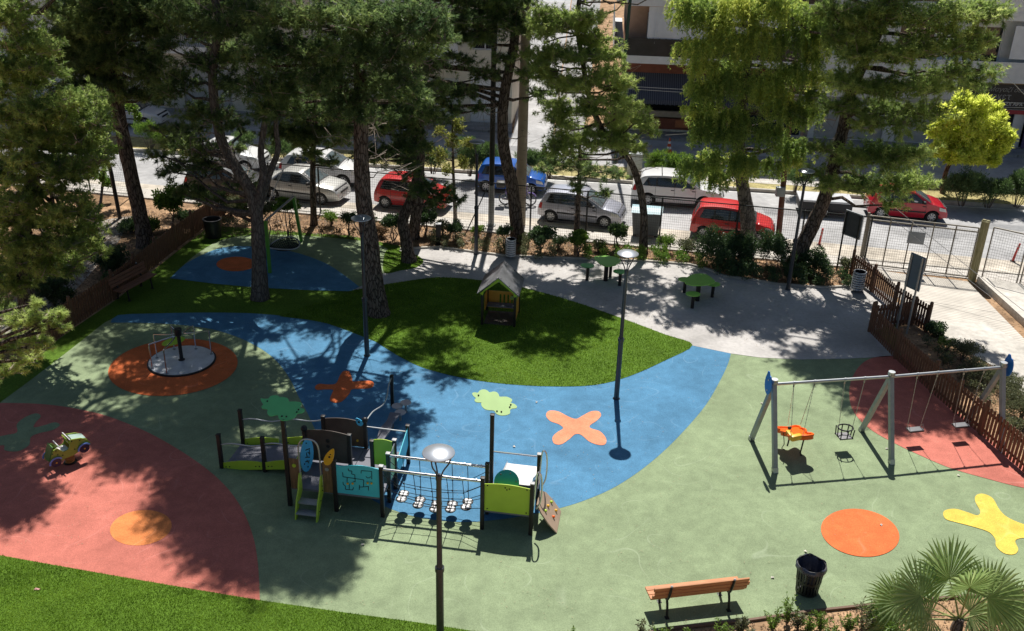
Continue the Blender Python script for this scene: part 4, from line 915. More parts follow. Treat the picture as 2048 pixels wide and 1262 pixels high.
broad('pepper_tree', 'weeping pepper tree with yellowish hanging foliage in front of the striped awning', 'tree', [G(1497, 492), A(1495, 430, 38.2), A(1485, 370, 38.2), A(1478, 300, 38.2), A(1485, 200, 38.3), A(1500, 80, 38.4), A(1510, -40, 38.4)], .33, .13,
      [*vfill([(1355, 0), (1700, 0), (1680, 110), (1650, 240), (1590, 330), (1540, 380), (1440, 390), (1370, 330), (1380, 250), (1350, 150)], 37.2, 52, .55, .8, 26), (1400, 10, 37.4, .8), (1470, 0, 37, .9), (1540, 10, 37, .9), (1610, 20, 37, .7), (1390, 90, 37, .7), (1450, 80, 36.8, .85), (1520, 80, 36.8, .9), (1590, 70, 36.8, .75), (1640, 80, 37, .6), (1395, 170, 37, .5), (1450, 160, 36.8, .8), (1520, 160, 36.8, .8), (1585, 140, 36.6, .7), (1640, 150, 36.8, .6), (1560, 210, 36.6, .7), (1620, 220, 36.8, .6), (1380, 215, 37, .35), (1410, 240, 37, .6), (1470, 240, 37, .8), (1540, 260, 37, .7), (1600, 290, 37.2, .5), (1420, 310, 37, .6), (1480, 320, 37, .7), (1540, 330, 37.2, .5), (1440, 350, 37.2, .5), (1370, 30, 37.4, .5)],
      pepper_leaf, weep_soup, seed=31, dens=100, lw=.028, tone0=.16)
broad('yellow_tree', 'small round bright yellow tree on the median before the tobacco shop', 'tree', [G(1884, 393), A(1890, 350, 46.4), A(1903, 318, 46.4), A(1925, 270, 46.4), A(1935, 220, 46.4)], .13, .05,
      [*vfill([(1866, 260), (1890, 205), (1945, 182), (1995, 205), (2026, 260), (2010, 315), (1950, 335), (1875, 325)], 46, 25, .40, .85, 27), (1900, 240, 46, .7), (1945, 215, 45.9, .8), (1985, 250, 46, .75), (1995, 290, 46.2, .6), (1950, 265, 45.6, .8), (1905, 285, 45.9, .7), (1950, 310, 46, .6), (1880, 300, 46.2, .45), (1925, 200, 46.2, .5), (2005, 265, 46.3, .45)],
      yellow_leaf, leaf_soup, seed=33, dens=330, ll=.20, lw=.08, up=.2, shell=.3, sub=11, bark=bark_red, lo=.55)
broad('young_tree', 'thin young tree with sparse yellow green leaves growing by the mesh fence', 'tree', [G(911, 442), A(909, 400, 40.2), A(907, 350, 40.2), A(905, 280, 40.2), A(905, 240, 40.2)], .09, .03,
      [(880, 265, 40, .35), (920, 255, 40, .4), (905, 285, 40, .4), (935, 290, 40.1, .35), (880, 310, 40, .4), (925, 325, 40, .4), (895, 340, 40.1, .3), (855, 300, 40.2, .25), (910, 245, 40.2, .25)], young_leaf, leaf_soup, seed=35, dens=190, ll=.13, lw=.06, shell=.2, sub=7, lo=.4, twigs=5)
broad('sapling', 'leafy broadleaf sapling catching the sun by the black arched pipe', 'tree', [G(200, 418), A(205, 370, 42), A(210, 320, 42), A(212, 260, 42), A(205, 210, 42)], .07, .02,
      [(200, 215, 42, .4), (225, 250, 42, .45), (195, 270, 42, .4), (230, 300, 42, .4), (200, 310, 42, .45), (180, 350, 42, .4), (210, 360, 42, .35), (265, 215, 43, .3), (275, 235, 43, .25)], bright_leaf, leaf_soup, seed=37, dens=230, ll=.13, lw=.09, shell=.2, lo=.3, twigs=4)

# shrubs -------------------------------------------------------------------
def shrub(name, label, x, y, h, r, leaf, seed, group=None, stem=.35, Y=None, sq=.85, dens=700, ll=.07, lw=.045, n=5, cat='shrub', tone0=0, sub=8):
    """clipped ball on a short stem, or a low bush (stem about 0)"""
    rng = np.random.default_rng(seed); b = G(x, y); root = thing(name, label, cat, b, 0, group)
    c0 = Vector((0, 0, max(stem + r * sq * .8, h - r * sq)))
    cl = [(c0, r * .62)] + [(c0 + Vector((r * .48 * math.cos(2 * PI * i / n + seed), r * .48 * math.sin(2 * PI * i / n + seed), rng.uniform(-.2, .25) * r * sq)), r * .56) for i in range(n)]
    sb = MB()
    for i in range(3 if stem > .2 else 5):
        q = Vector((rng.uniform(-.06, .06), rng.uniform(-.06, .06), 0)); e = c0 + Vector(rng.normal(size=3)) * r * .25
        sb.tube(jog(q, e, 4, .05, rng), [.030, .026, .02, .015, .008], 5)
    sb.build('stem', m_twig, root, 60)
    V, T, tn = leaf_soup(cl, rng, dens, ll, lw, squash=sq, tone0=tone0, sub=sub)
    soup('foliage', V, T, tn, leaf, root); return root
GS = 'clipped ball shrubs along the mesh fence'
for i, (x, y, h, r, lab, lf) in enumerate([
    (1082, 508, 1.35, .62, 'large dark round shrub right of the spiral bin beside the concrete pole', shrub_leaf),
    (1157, 512, 1.2, .50, 'round mid green shrub below the thin trunk, behind the leftmost stool', bright_leaf),
    (1233, 500, 1.25, .48, 'loose round shrub with glossy leaves just left of the grey dumpster', olean_leaf),
    (1008, 500, 1.15, .36, 'small sparse dark shrub at the foot of the dark curved pine', shrub_leaf),
    (911, 482, 0.95, .42, 'dark round shrub at the foot of the thin yellow green tree', shrub_leaf),
    (786, 482, 1.3, .50, 'dark leafy shrub left of the bent pine, below the red hatchback', shrub_leaf),
    (850, 470, 1.25, .52, 'dark leafy shrub right of the bent pine, before the nose of the red hatchback', shrub_leaf),
    (700, 470, 1.1, .40, 'thin shrub with few round leaves right of the slim dark trunk', shrub_leaf)]):
    shrub('ball_shrub', lab, x, y, h, r, lf, 50 + i, GS, dens=430 if i not in (3, 7) else 220, ll=.085, lw=.06)
shrub('flat_topped_shrub', 'bright green flat topped shrub above the nest swing', 578, 478, 1.75, .62, bright_leaf, 61, stem=1.1, sq=.42, dens=520, ll=.09, lw=.06, tone0=.1)
shrub('bush', 'pale green bush beside the forked pine at the back of the lawn', 535, 476, 1.7, .55, grey_leaf, 62, stem=.7, sq=.8, dens=380)
shrub('bush', 'leafy green bush between the leaning dark trunk and the picket fence', 345, 455, 1.9, .75, bright_leaf, 63, stem=.6, sq=1.1, dens=260, ll=.12, lw=.08)
shrub('bush', 'low dark bush at the foot of the black arched pipe', 262, 466, .7, .55, shrub_leaf, 64, stem=.0, dens=420)
shrub('bush', 'dark bush behind the bench, outside the picket fence', 225, 545, .8, .8, shrub_leaf, 65, stem=.0, dens=420)
shrub('bush', 'dark bush in deep shade at the fence near the sunlit pine branch', 110, 610, .9, .9, shrub_leaf, 66, stem=.0, dens=420)
shrub('round_bush', 'small dark round bush beside the end post of the right picket fence', 1868, 672, .62, .40, shrub_leaf, 67, stem=.0, dens=700)
GR = 'bushes along the outside of the right picket fence'
for i, (x, y, h, r, lf, lab) in enumerate([
    (1893, 700, .55, .36, bright_leaf, 'small yellow green bush just below the dark round bush'),
    (1925, 722, .95, .55, grey_leaf, 'grey green bush right of the small yellow green one'),
    (1958, 765, .9, .62, grey_leaf, 'grey green bush left of the blue end plate of the swing frame'),
    (2015, 790, .8, .55, grey_leaf, 'pale bush right of the blue end plate of the swing frame'),
    (2040, 838, .9, .7, grey_leaf, 'wide grey green bush at the right edge behind the fence')]):
    shrub('bush', lab, x, y, h, r, lf, 70 + i, GR, stem=.0, dens=420, ll=.06, lw=.028)
def hedge(name, label, pts, w, h, leaf, seed, dens=420, ll=.07, lw=.045, step=.45, tone0=0, cat='hedge'):
    rng = np.random.default_rng(seed); P = [G(*p) for p in pts]; b0 = P[0]; root = thing(name, label, cat, b0); cl = []; sb = MB()
    for p, q in zip(P[:-1], P[1:]):
        n = max(1, int((q - p).length / step))
        for i in range(n):
            c = p + (q - p) * ((i + .5) / n) - b0 + Vector((rng.uniform(-.2, .2) * w, rng.uniform(-.25, .25) * w, h * rng.uniform(.5, .68)))
            cl.append((c, h * rng.uniform(.42, .6)))
            sb.tube([Vector((c.x, c.y, 0)), c], [.015, .008], 4)
            if w > .7: cl.append((c + Vector((0, w * .4, rng.uniform(-.1, .1))), h * .5)); cl.append((c - Vector((0, w * .4, rng.uniform(0, .1))), h * .5))
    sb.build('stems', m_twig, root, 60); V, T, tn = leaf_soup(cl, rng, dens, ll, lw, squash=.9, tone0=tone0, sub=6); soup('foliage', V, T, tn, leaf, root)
hedge('hedge', 'large dark clipped hedge below the red hatchback with the white wheel', [(1400, 522), (1480, 526), (1560, 528)], 1.1, 1.25, shrub_leaf, 81, 380)
hedge('hedge', 'dark clipped hedge block right of the leaning pine trunk', [(1590, 545), (1655, 550)], .9, 1.0, shrub_leaf, 82, 420)
hedge('low_shrubs', 'low light green shrubs along the path edge behind the tables', [(1165, 512), (1240, 518), (1300, 522), (1370, 526), (1415, 532)], .8, .55, bright_leaf, 83, 300, cat='shrub')
hedge('low_shrubs', 'low shaded shrubs along the path edge below the big hedge', [(1420, 543), (1500, 553), (1580, 562)], .9, .6, shrub_leaf, 84, 330, cat='shrub')
hedge('low_shrubs', 'low shaded shrubs between the far right lamp and the striped bin', [(1590, 564), (1650, 569), (1705, 566)], .9, .6, shrub_leaf, 85, 330, cat='shrub')
hedge('low_shrubs', 'brownish low shrubs at the back of the left rubber area', [(540, 468), (600, 470), (660, 474), (720, 480)], .4, .5, brown_leaf, 86, 260, cat='shrub')
hedge('low_shrubs', 'low brownish plants left of the nest swing by the fence corner', [(445, 452), (500, 462)], .5, .5, grey_leaf, 87, 260, cat='shrub')
hedge('low_shrubs', 'low dry plants along the path between the bent pine and the ringed bin', [(860, 486), (930, 495), (990, 503), (1060, 510), (1120, 512)], .8, .5, grey_leaf, 88, 260, cat='shrub')
hedge('low_shrubs', 'small shrubs along the outside of the left picket fence in shade', [(330, 492), (260, 545), (180, 610)], .6, .5, shrub_leaf, 89, 260, cat='shrub')
hedge('low_shrubs', 'low leafy plants just behind the right picket fence', [(1850, 690), (1905, 745), (1975, 810), (2046, 880)], .5, .5, grey_leaf, 90, 260, cat='shrub')
for i, (x, y, h, r, lf, lab) in enumerate([(300, 470, .8, .6, bright_leaf, 'green bush touching the base of the long dark leaning trunk'), (375, 448, .7, .5, shrub_leaf, 'dark bush outside the fence just before its far corner'), (180, 500, .7, .6, shrub_leaf, 'dark bush beside the ribbed path'), (60, 560, .9, .7, shrub_leaf, 'dark bush at the left edge below the sunlit needles')]):
    shrub('bush', lab, x, y, h, r, lf, 190 + i, 'bushes outside the left picket fence', stem=.0, dens=330, ll=.08, lw=.05)
GM = 'mixed bushes in the bed along the mesh fence'
for i, (x, y, h, r, lf, lab) in enumerate([
    (462, 432, 1.0, .5, grey_leaf, 'dull bush at the foot of the short corner fence'), (662, 452, .8, .42, bright_leaf, 'small bush left of the thick leaning pine, under the saloon bonnet'),
    (735, 462, .9, .45, shrub_leaf, 'dark bush right beside the thick leaning pine trunk'), (762, 474, .6, .35, brown_leaf, 'withered little bush left of the bent pine'),
    (885, 470, .8, .4, grey_leaf, 'grey green bush beside the timber stump'), (955, 478, .7, .36, bright_leaf, 'small green bush at the back lamp'),
    (1048, 492, .6, .34, grey_leaf, 'low bush between the ringed bin and the large round shrub'), (1118, 498, .7, .38, shrub_leaf, 'dark bush between the two round shrubs under the hatchback tail'),
    (1198, 503, .6, .36, grey_leaf, 'pale bush between the round shrub and the glossy one'), (1330, 506, .9, .45, bright_leaf, 'light green bush right of the thin curved pine'),
    (1372, 512, .8, .42, grey_leaf, 'dull green bush left of the big dark hedge'), (1690, 548, .8, .4, grey_leaf, 'bush at the foot of the dark framed board')]):
    shrub('bush', lab, x, y, h, r, lf, 160 + i, GM, stem=.0, dens=330, ll=.075, lw=.04)
# oleanders on the median
def oleander(label, x, y, h, r, seed, leaf=None, tone0=.05):
    rng = np.random.default_rng(seed); b = G(x, y, .14); root = thing('oleander', label, 'shrub', b, 0, 'oleander shrubs on the road median'); cl = []; sb = MB()
    for i in range(8):
        a = rng.uniform(0, 2 * PI); q = Vector((math.cos(a) * r * rng.uniform(.1, .75), math.sin(a) * r * .6 * rng.uniform(.1, .8), h * rng.uniform(.40, .78))); cl.append((q, h * .30)); sb.tube([Vector((q.x * .2, q.y * .2, 0)), q * .6, q], [.02, .015, .008], 4)
    sb.build('stems', m_twig, root, 60); V, T, tn = leaf_soup(cl, rng, 300, .14, .028, up=.7, shell=.35, tone0=tone0, sub=7); soup('foliage', V, T, tn, leaf or olean_leaf, root)
for i, a in enumerate([(805, 345, 1.7, 1.0, 'oleander above the roof of the red hatchback by the bent pine'), (865, 348, 1.5, .9, 'oleander behind the sparse yellow green young tree'), (940, 352, 1.9, 1.0, 'leafy oleander just left of the blue hatchback'), (975, 352, 1.9, .7, 'oleander between the metal pole and the dark curved pine'),
                       (1062, 352, 1.6, .8, 'oleander right of the concrete pole behind the blue bonnet'), (1100, 358, 1.5, .9, 'pale oleander under the bright pine crown'), (1160, 362, 1.5, .9, 'oleander hidden behind the thin trunked tree'), (1310, 362, 1.5, .9, 'bright oleander left behind the white estate car'), (1360, 364, 1.5, 1.0, 'bright oleander right behind the white estate car'),
                       (1925, 412, 1.9, 1.2, 'dark oleander right of the yellow tree trunk'), (1975, 416, 1.6, 1.0, 'dark low oleander between the two big ones at the right'), (2030, 415, 1.9, 1.2, 'oleander at the right edge of the median'), (300, 298, 1.5, 1.1, 'bright green oleander beside the long dark trunk at the left'), (480, 318, 1.5, 1.0, 'oleander half hidden behind the forked pine'), (570, 322, 1.3, .9, 'oleander behind the white crossover'), (1590, 385, 1.4, .8, 'dark oleander behind the rusty brown pole')]):
    x, y, h, r, lab = a; oleander(lab, x, y, h, r, 100 + i, bright_leaf if i in (7, 8, 12) else None)

# foreground saplings and fan palm
def sprig(label, x, y, h, seed, group='young leafy shrubs in the front planting bed'):
    rng = np.random.default_rng(seed); b = G(x, y); root = thing('young_shrub', label, 'shrub', b, 0, group); sb = MB(); Vs = []; tn = []
    for i in range(9):
        a = rng.uniform(0, 2 * PI); sp = rng.uniform(.05, .42) * h; e = Vector((math.cos(a) * sp, math.sin(a) * sp, h * rng.uniform(.6, 1.05)))
        pts = jog(Vector((0, 0, 0)), e, 5, .04, rng); sb.tube(pts, [.010, .009, .007, .006, .004, .002], 4)
        for j in range(42):
            t = rng.uniform(.15, 1) * 4.99; k = int(t); p = np.array(pts[k].lerp(pts[k + 1], t - k))
            D = unit(rng.normal(size=3) * np.array([1, 1, .4]) + np.array([0, 0, .35])); l = rng.uniform(.045, .085); W = unit(np.cross(D, rng.normal(size=3))) * l * .2; N_ = np.cross(D, unit(W)) * l * .08; M_ = p + D * l * .5
            Vs += [p, M_ - W + N_, p + D * l, M_ + W + N_]; tn += [float(np.clip(.5 + rng.normal(0, .22), 0, 1))] * 4
    sb.build('stems', m_twig, root, 60); V = np.array(Vs); soup('foliage', V, np.arange(len(V)).reshape(-1, 4), np.array(tn), grey_leaf if seed % 3 == 0 else bright_leaf, root)
for i, (x, y, h, lab) in enumerate([(1573, 1250, .85, 'tallest young shrub, between the bench and the black bin'), (1615, 1268, .55, 'young shrub in the shadow of the black bin'), (1722, 1262, .75, 'bushy young shrub left of the palm'), (1694, 1264, .45, 'small shrub just left of the bushy one beside the palm'), (1440, 1282, .55, 'young shrub under the right end of the wooden bench'), (1282, 1282, .55, 'young shrub left of the wooden bench at the bottom edge'), (1320, 1290, .5, 'low sprig below the left bench leg'), (1372, 1292, .5, 'low sprig below the middle of the bench'), (1500, 1290, .42, 'low sprig between the bench and the tallest young shrub'), (1660, 1285, .42, 'low sprig right of the bin shadow'), (1152, 1300, .5, 'sprig at the bottom edge far left of the bench'), (2030, 1262, .5, 'dry sprig at the right edge behind the palm'), (1775, 1280, .4, 'low sprig at the foot of the palm'), (1545, 1262, .55, 'leafy sprig left of the tallest young shrub'), (1594, 1258, .5, 'thin sprig right of the tallest young shrub'), (1640, 1262, .5, 'sprig right of the shrub in the bin shadow'), (1740, 1255, .55, 'leafy sprig right of the bushy shrub beside the palm'), (1478, 1272, .45, 'little sprig right of the bench')]):
    sprig(lab, x, y, h, 130 + i)
palm_leaf = leafmat('palm fronds', (0.11, 0.17, 0.060), (0.215, 0.305, 0.110), (0.40, 0.47, 0.23), 0.42, 0.5)
def palm():
    rng = np.random.default_rng(5); b = G(1912, 1262); root = thing('fan_palm', 'young fan palm with spread fronds in the front bed at the right', 'palm', b)
    tb = MB(); tb.tube([(0, 0, -.02), (0, 0, .15), (.02, 0, .35)], [.12, .13, .09], 10, rnd=.15); tb.build('trunk', bark_grey, root, 60)
    Yb = b.y
    tips = [((1898, 1158), 0.0, .64, .95), ((1842, 1192), -.5, .62, .8), ((1975, 1196), .55, .62, .8), ((1860, 1232), -1.0, .55, .5), ((1940, 1225), .9, .55, .5), ((1790, 1248), -1.3, .5, .35), ((1990, 1255), 1.2, .55, .4), ((1900, 1275), .1, .5, .3), ((1800, 1205), -.8, .5, .7), ((2020, 1225), .9, .52, .6), ((1940, 1175), .3, .5, .8)]
    for i, ((x, y), lean, L_, hz) in enumerate(tips):
        L_ *= 1.55
        hub = A(x, y, Yb + (.25 if i in (0,) else rng.uniform(-.25, .2))) - b
        pb = MB(); st = Vector((0, 0, .3)); mid = st.lerp(hub, .5) + Vector((0, 0, .08)); pb.tube([st, mid, hub], [.022, .016, .012], 6)
        pb.build('leaf_stalk', mat('palm stalk', (.26, .30, .10), .5), root, 60)
        axis = (hub - mid).normalized(); nrm = Vector((0, -.75, .65)).normalized() if i != 2 else Vector((-.2, -.7, .7)).normalized()
        side = axis.cross(nrm).normalized(); nrm = side.cross(axis).normalized()
        N = 44; Vs = []; tn = []
        for k in range(N):
            th = (k / (N - 1) - .5) * rad(250); Lk = L_ * (1 - .22 * (abs(th) / rad(125)) ** 2) * rng.uniform(.92, 1.05)
            d = (axis * math.cos(th) + side * math.sin(th)); fold = nrm * (.028 if k % 2 else -.028)
            w = Lk * math.tan(rad(250) / N / 2) * .95; pw = d.cross(nrm).normalized()
            p0 = hub; p1 = hub + d * Lk * .50 + fold; p2 = hub + d * Lk * .78 + fold * .6 - Vector((0, 0, .02)); p3 = hub + d * Lk - Vector((0, 0, .10 * rng.uniform(.2, 1.3)))
            w1 = w * .85; w2 = w * .5
            Vs += [p0, p1 - pw * w1, p1 + fold * .4, p0, p0, p1 + fold * .4, p1 + pw * w1, p0 + pw * .001]
            Vs += [p1 - pw * w1, p2 - pw * w2, p2 + fold * .3, p1 + fold * .4, p1 + fold * .4, p2 + fold * .3, p2 + pw * w2, p1 + pw * w1]
            Vs += [p2 - pw * w2, p3, p3 + pw * .002, p2 + fold * .3, p2 + fold * .3, p3, p3 + pw * .002, p2 + pw * w2]
            tn += [float(np.clip(.45 + .1 * (k % 2) + rng.normal(0, .12), 0, 1))] * 24
        V = np.array([tuple(v) for v in Vs]); soup('frond', V, np.arange(len(V)).reshape(-1, 4), np.array(tn), palm_leaf, root)
palm()

# fallen needles and dry leaves: too many to count
def scatter(name, label, poly, N, z, l0, l1, w, m, seed, clump=0.0):
    rng = np.random.default_rng(seed); xs = [p[0] for p in poly]; ys = [p[1] for p in poly]
    P = np.c_[rng.uniform(min(xs), max(xs), N), rng.uniform(min(ys), max(ys), N)]; P = P[inpoly(P, poly)]
    if clump: k = (np.sin(P[:, 0] * 1.9 + 2 * np.sin(P[:, 1] * .8)) + np.sin(P[:, 1] * 2.3 + P[:, 0])) > clump; P = P[k | (rng.uniform(size=len(P)) < .12)]
    N = len(P); a = rng.uniform(0, 2 * PI, N); l = rng.uniform(l0, l1, N); D = np.c_[np.cos(a) * l, np.sin(a) * l, rng.uniform(0, .3, N) * l]; W = np.c_[-np.sin(a), np.cos(a), rng.uniform(-.3, .3, N)] * (w * rng.uniform(.5, 1.3, N))[:, None]
    B = np.c_[P, np.full(N, z) + rng.uniform(0, .012, N)]
    V = np.stack([B, B + D * .5 + W, B + D, B + D * .5 - W], 1).reshape(-1, 3); t = np.repeat(np.clip(rng.normal(.5, .25, N), 0, 1), 4)
    o = soup(name, V, np.arange(len(V)).reshape(-1, 4), t, m, None); tag(o, label, 'leaf litter', None, 'stuff')
bedp = gp((300, 470), (440, 425), (640, 430), (900, 455), (1180, 478), (1420, 500), (1700, 520), (1740, 572), (1560, 571), (1446, 554), (1380, 531), (1180, 520), (880, 496), (780, 490), (560, 465), (380, 480))
scatter('leaf_litter', 'dry leaves and needles covering the soil of the planting bed', bedp, 26000, .012, .05, .14, .022, brown_leaf, 201)
scatter('leaf_litter', 'dry leaves and needles on the soil outside the left fence', gp((60, 700), (230, 590), (420, 445), (300, 420), (100, 440), (-80, 560)), 16000, .012, .05, .14, .022, brown_leaf, 202)
scatter('leaf_litter', 'dry leaves and twigs on the soil of the front bed', gp((1300, 1262), (1490, 1248), (1697, 1221), (2060, 1180), (2100, 1300), (1300, 1330)), 5000, .012, .03, .08, .012, brown_leaf, 203)
scatter('fallen_needles', 'pine needles and specks strewn over the rubber floor', gp((0, 806), (236, 632), (640, 645), (1190, 771), (1462, 708), (1800, 712), (2048, 940), (1780, 1207), (1345, 1259), (520, 1203), (0, 1113)), 5200, .027, .03, .075, .005, mat('dry needles', (.34, .27, .17), .9, var=.3), 204, .35)
scatter('fallen_needles', 'pine needles and small leaves strewn over the concrete path', gp((740, 566), (800, 495), (1070, 516), (1440, 553), (1710, 574), (1800, 712), (1462, 708), (1150, 605), (900, 557)), 6000, .024, .03, .08, .008, mat('dry needles', (.34, .27, .17), .9, var=.3), 205, .2)
scatter('leaf_litter', 'small stones and dry leaves on the driveway edge by the right fence', gp((1870, 655), (2060, 830), (2060, 920), (1862, 700)), 5000, .018, .02, .07, .015, brown_leaf, 206)
# ------------------------------------------------------------------ PLAYGROUND EQUIPMENT
m_black = mat('black powder coat', (0.014, 0.014, 0.016), 0.45, var=0.25, vs=8)
m_post = mat('dark brown black post', (0.022, 0.018, 0.017), 0.5, var=0.3, vs=6)
m_cap = mat('grey post cap', (0.42, 0.42, 0.42), 0.5, var=0.1)
m_lime = mat('lime panel', (0.44, 0.62, 0.05), 0.35, var=0.06, vs=3, spec=0.4)
m_lime2 = mat('pale lime panel', (0.45, 0.66, 0.25), 0.4, var=0.05, vs=3)
m_leafg = mat('leaf green panel', (0.11, 0.52, 0.18), 0.4, var=0.06, vs=3)
m_turq = mat('turquoise panel', (0.09, 0.60, 0.72), 0.35, var=0.05, vs=3)
m_teal = mat('teal disc', (0.03, 0.32, 0.36), 0.35, var=0.06, vs=3)
m_sky = mat('sky blue panel', (0.07, 0.46, 0.78), 0.4, var=0.06)
m_royal = mat('royal blue panel', (0.015, 0.16, 0.56), 0.35, var=0.06)
m_orp = mat('orange plastic', (0.85, 0.13, 0.008), 0.35, var=0.05)
m_yel = mat('yellow plastic', (0.78, 0.42, 0.03), 0.4, var=0.06)
m_brownp = mat('dark brown board', (0.085, 0.060, 0.048), 0.6, var=0.2, vs=4)
m_woodp = woodmat('brown wood grain panel', (0.13, 0.075, 0.035), (0.26, 0.15, 0.075), (10, 10, 1.2))
m_deck = mat('grey anti slip deck', (0.165, 0.165, 0.195), 0.7, var=0.08, vs=6, bump=0.3, bs=120)
m_chrome = mat('stainless steel', (0.62, 0.62, 0.63), 0.22, metal=1.0, var=0.05)
m_galv = mat('galvanised steel', (0.42, 0.44, 0.46), 0.42, metal=0.75, var=0.10, vs=5)
m_galvd = mat('grey painted steel', (0.30, 0.32, 0.34), 0.5, metal=0.3, var=0.1)
m_rope = mat('black rope', (0.018, 0.018, 0.02), 0.85, var=0.2)
m_whitep = mat('white plastic', (0.74, 0.72, 0.71), 0.35, var=0.05)
m_tan = mat('tan board', (0.40, 0.285, 0.21), 0.6, var=0.08, vs=4)
m_lampd = mat('dark grey lamp metal', (0.055, 0.06, 0.07), 0.4, metal=0.4, var=0.15)
m_dish = mat('silver lamp dish', (0.50, 0.53, 0.57), 0.28, metal=0.6, var=0.08, vs=5)
def upz(b, y):
    lo, hi = 0.0, 20.0; b = Vector(b)
    for _ in range(40):
        m = (lo + hi) / 2; d = b + Vector((0, 0, m)) - Vector((0, 0, CAM_H)); yy = IH / 2 - CAM_F * d.dot(_u) / d.dot(_f)
        if yy < y: hi = m
        else: lo = m
    return lo
def onplane(x, y, o, n):
    d = ray(x, y); c = Vector((0, 0, CAM_H)); t = (Vector(o) - c).dot(n) / d.dot(n); return c + d * t
def plate_px(name, px, o, n, th, m, root):
    """flat board whose outline is set out on the plane through o with normal n"""
    inv = root.matrix_basis.inverted(); n = Vector(n).normalized(); P = [onplane(x, y, o, n) for x, y in px]; b = MB()
    A_ = [inv @ (p + n * th / 2) for p in P]; B_ = [inv @ (p - n * th / 2) for p in P]; k = len(P)
    b.add(A_ + B_, [tuple(range(k)), tuple(range(2 * k - 1, k - 1, -1))] + [(i, k + i, k + (i + 1) % k, (i + 1) % k) for i in range(k)])
    return b.build(name, m, root, 30)
XZ = Matrix(((1, 0, 0, 0), (0, 0, 1, 0), (0, 1, 0, 0), (0, 0, 0, 1)))      # local outline (x, z), thickness along y
YZ = Matrix(((0, 0, 1, 0), (1, 0, 0, 0), (0, 1, 0, 0), (0, 0, 0, 1)))      # local outline (y, z), thickness along x

# ---- the climbing unit
o1 = G(581, 1011); UNIT_RZ = -math.atan2(0.15, 0.9887)
unit = thing('climbing_unit', 'large play unit with ramp, lime stairs, turquoise maze panel, rope bridge and slide tower', 'play structure', o1, UNIT_RZ)
bpy.context.view_layer.update(); unit_m = Matrix.Translation(o1) @ Matrix.Rotation(UNIT_RZ, 4, 'Z')
def post(u, v, h, w=.095, ball=False, cap=None):
    b = MB(); b.rbox((u, v, h / 2), (w, w, h), .012)
    p = b.build('post', m_post, unit)
    if ball: k = MB(); k.ball((u, v, h + .05), .085); k.build('ball_cap', m_black, p)
    else: k = MB(); k.rbox((u, v, h + .015), (w + .014, w + .014, .03), .008); k.build('post_cap', m_cap if cap else m_post, p)
    return p
for a in [(0, 0, 2.46), (1.18, 0, 1.45), (2.34, 0, 1.45, .095, False, 1), (0.02, 1.17, 1.45, .095, True), (1.18, 1.17, 1.45), (1.76, 1.17, 1.35), (2.34, 1.17, 1.45, .095, False, 1), (2.34, .6, 1.42, .095, False, 1),
          (0.08, 2.34, 1.16), (1.22, 2.34, 1.14, .095, True), (2.36, 2.34, 1.16), (4.78, 0, 1.45), (5.95, 0, 1.45, .095, False, 1), (4.78, .6, 1.45), (4.78, 1.17, 2.46), (5.95, 1.17, 1.5, .095, False, 1),
          (-2.31, 1.19, 1.0), (-2.21, 2.32, 1.08), (-1.15, 1.24, 1.03), (1.15, 5.13, .99)]: post(*a)
def upart(name, b, m, s=35, parent=None): return b.build(name, m, parent or unit, s)
for (u0, u1, v0, v1, z) in ((0, 1.18, 0, 1.17, .55), (1.18, 2.34, 0, 1.17, .55), (0, 1.18, 1.17, 2.34, .34), (1.18, 2.34, 1.17, 2.34, .34), (4.78, 5.95, 0, 1.17, .56)):
    b = MB(); b.rbox(((u0 + u1) / 2, (v0 + v1) / 2, z - .03), (u1 - u0 - .01, v1 - v0 - .01, .06), .01); upart('deck', b, m_deck)
b = MB(); b.add([(-2.28, 1.24, .02), (0, 1.24, .33), (0, 2.28, .33), (-2.28, 2.28, .02), (-2.28, 1.24, -.02), (0, 1.24, .27), (0, 2.28, .27), (-2.28, 2.28, -.02)], [(0, 1, 2, 3), (7, 6, 5, 4), (0, 4, 5, 1), (1, 5, 6, 2), (2, 6, 7, 3), (3, 7, 4, 0)]); upart('ramp', b, m_deck, 0)
for v in (1.19, 2.33):
    for (ua, ub) in ((-2.26, -1.2), (-1.1, -.06)):
        pts = []; n = 10
        for i in range(n + 1):
            t = i / n; u = ua + (ub - ua) * t; z = (u + 2.28) / 2.28 * .33; pts.append((u, z + .17 + .05 * math.sin(PI * t)))
        for i in range(n, -1, -1):
            t = i / n; u = ua + (ub - ua) * t; z = (u + 2.28) / 2.28 * .33; pts.append((u, max(.02, z - .05)))
        b = MB(); b.prism(pts, .022, Matrix.Translation((0, v, 0)) @ XZ); bd = upart('side_board', b, m_lime)
        k = MB()
        for du in (.07, .17, ub - ua - .17, ub - ua - .07): k.ball((ua + du, v - .014, (ua + du + 2.28) / 2.28 * .33 + .05), .017, 8, 5)
        upart('bolts', k, m_black, 35, bd)
def wavy(p, q, amp, n=14, r=.019):
    p, q = Vector(p), Vector(q); return [p.lerp(q, i / n) + Vector((0, 0, amp * math.sin(2 * PI * i / n))) for i in range(n + 1)]
for p, q in (((-2.28, 1.19, .72), (-1.15, 1.24, .82)), ((-1.15, 1.24, .84), (0.0, 1.17, 1.02)), ((-2.2, 2.32, .80), (-1.1, 2.34, .90)), ((-1.1, 2.34, .90), (.06, 2.34, 1.06))):
    b = MB(); b.tube(wavy(p, q, .035), .019, 8); upart('hand_rail', b, m_galv)
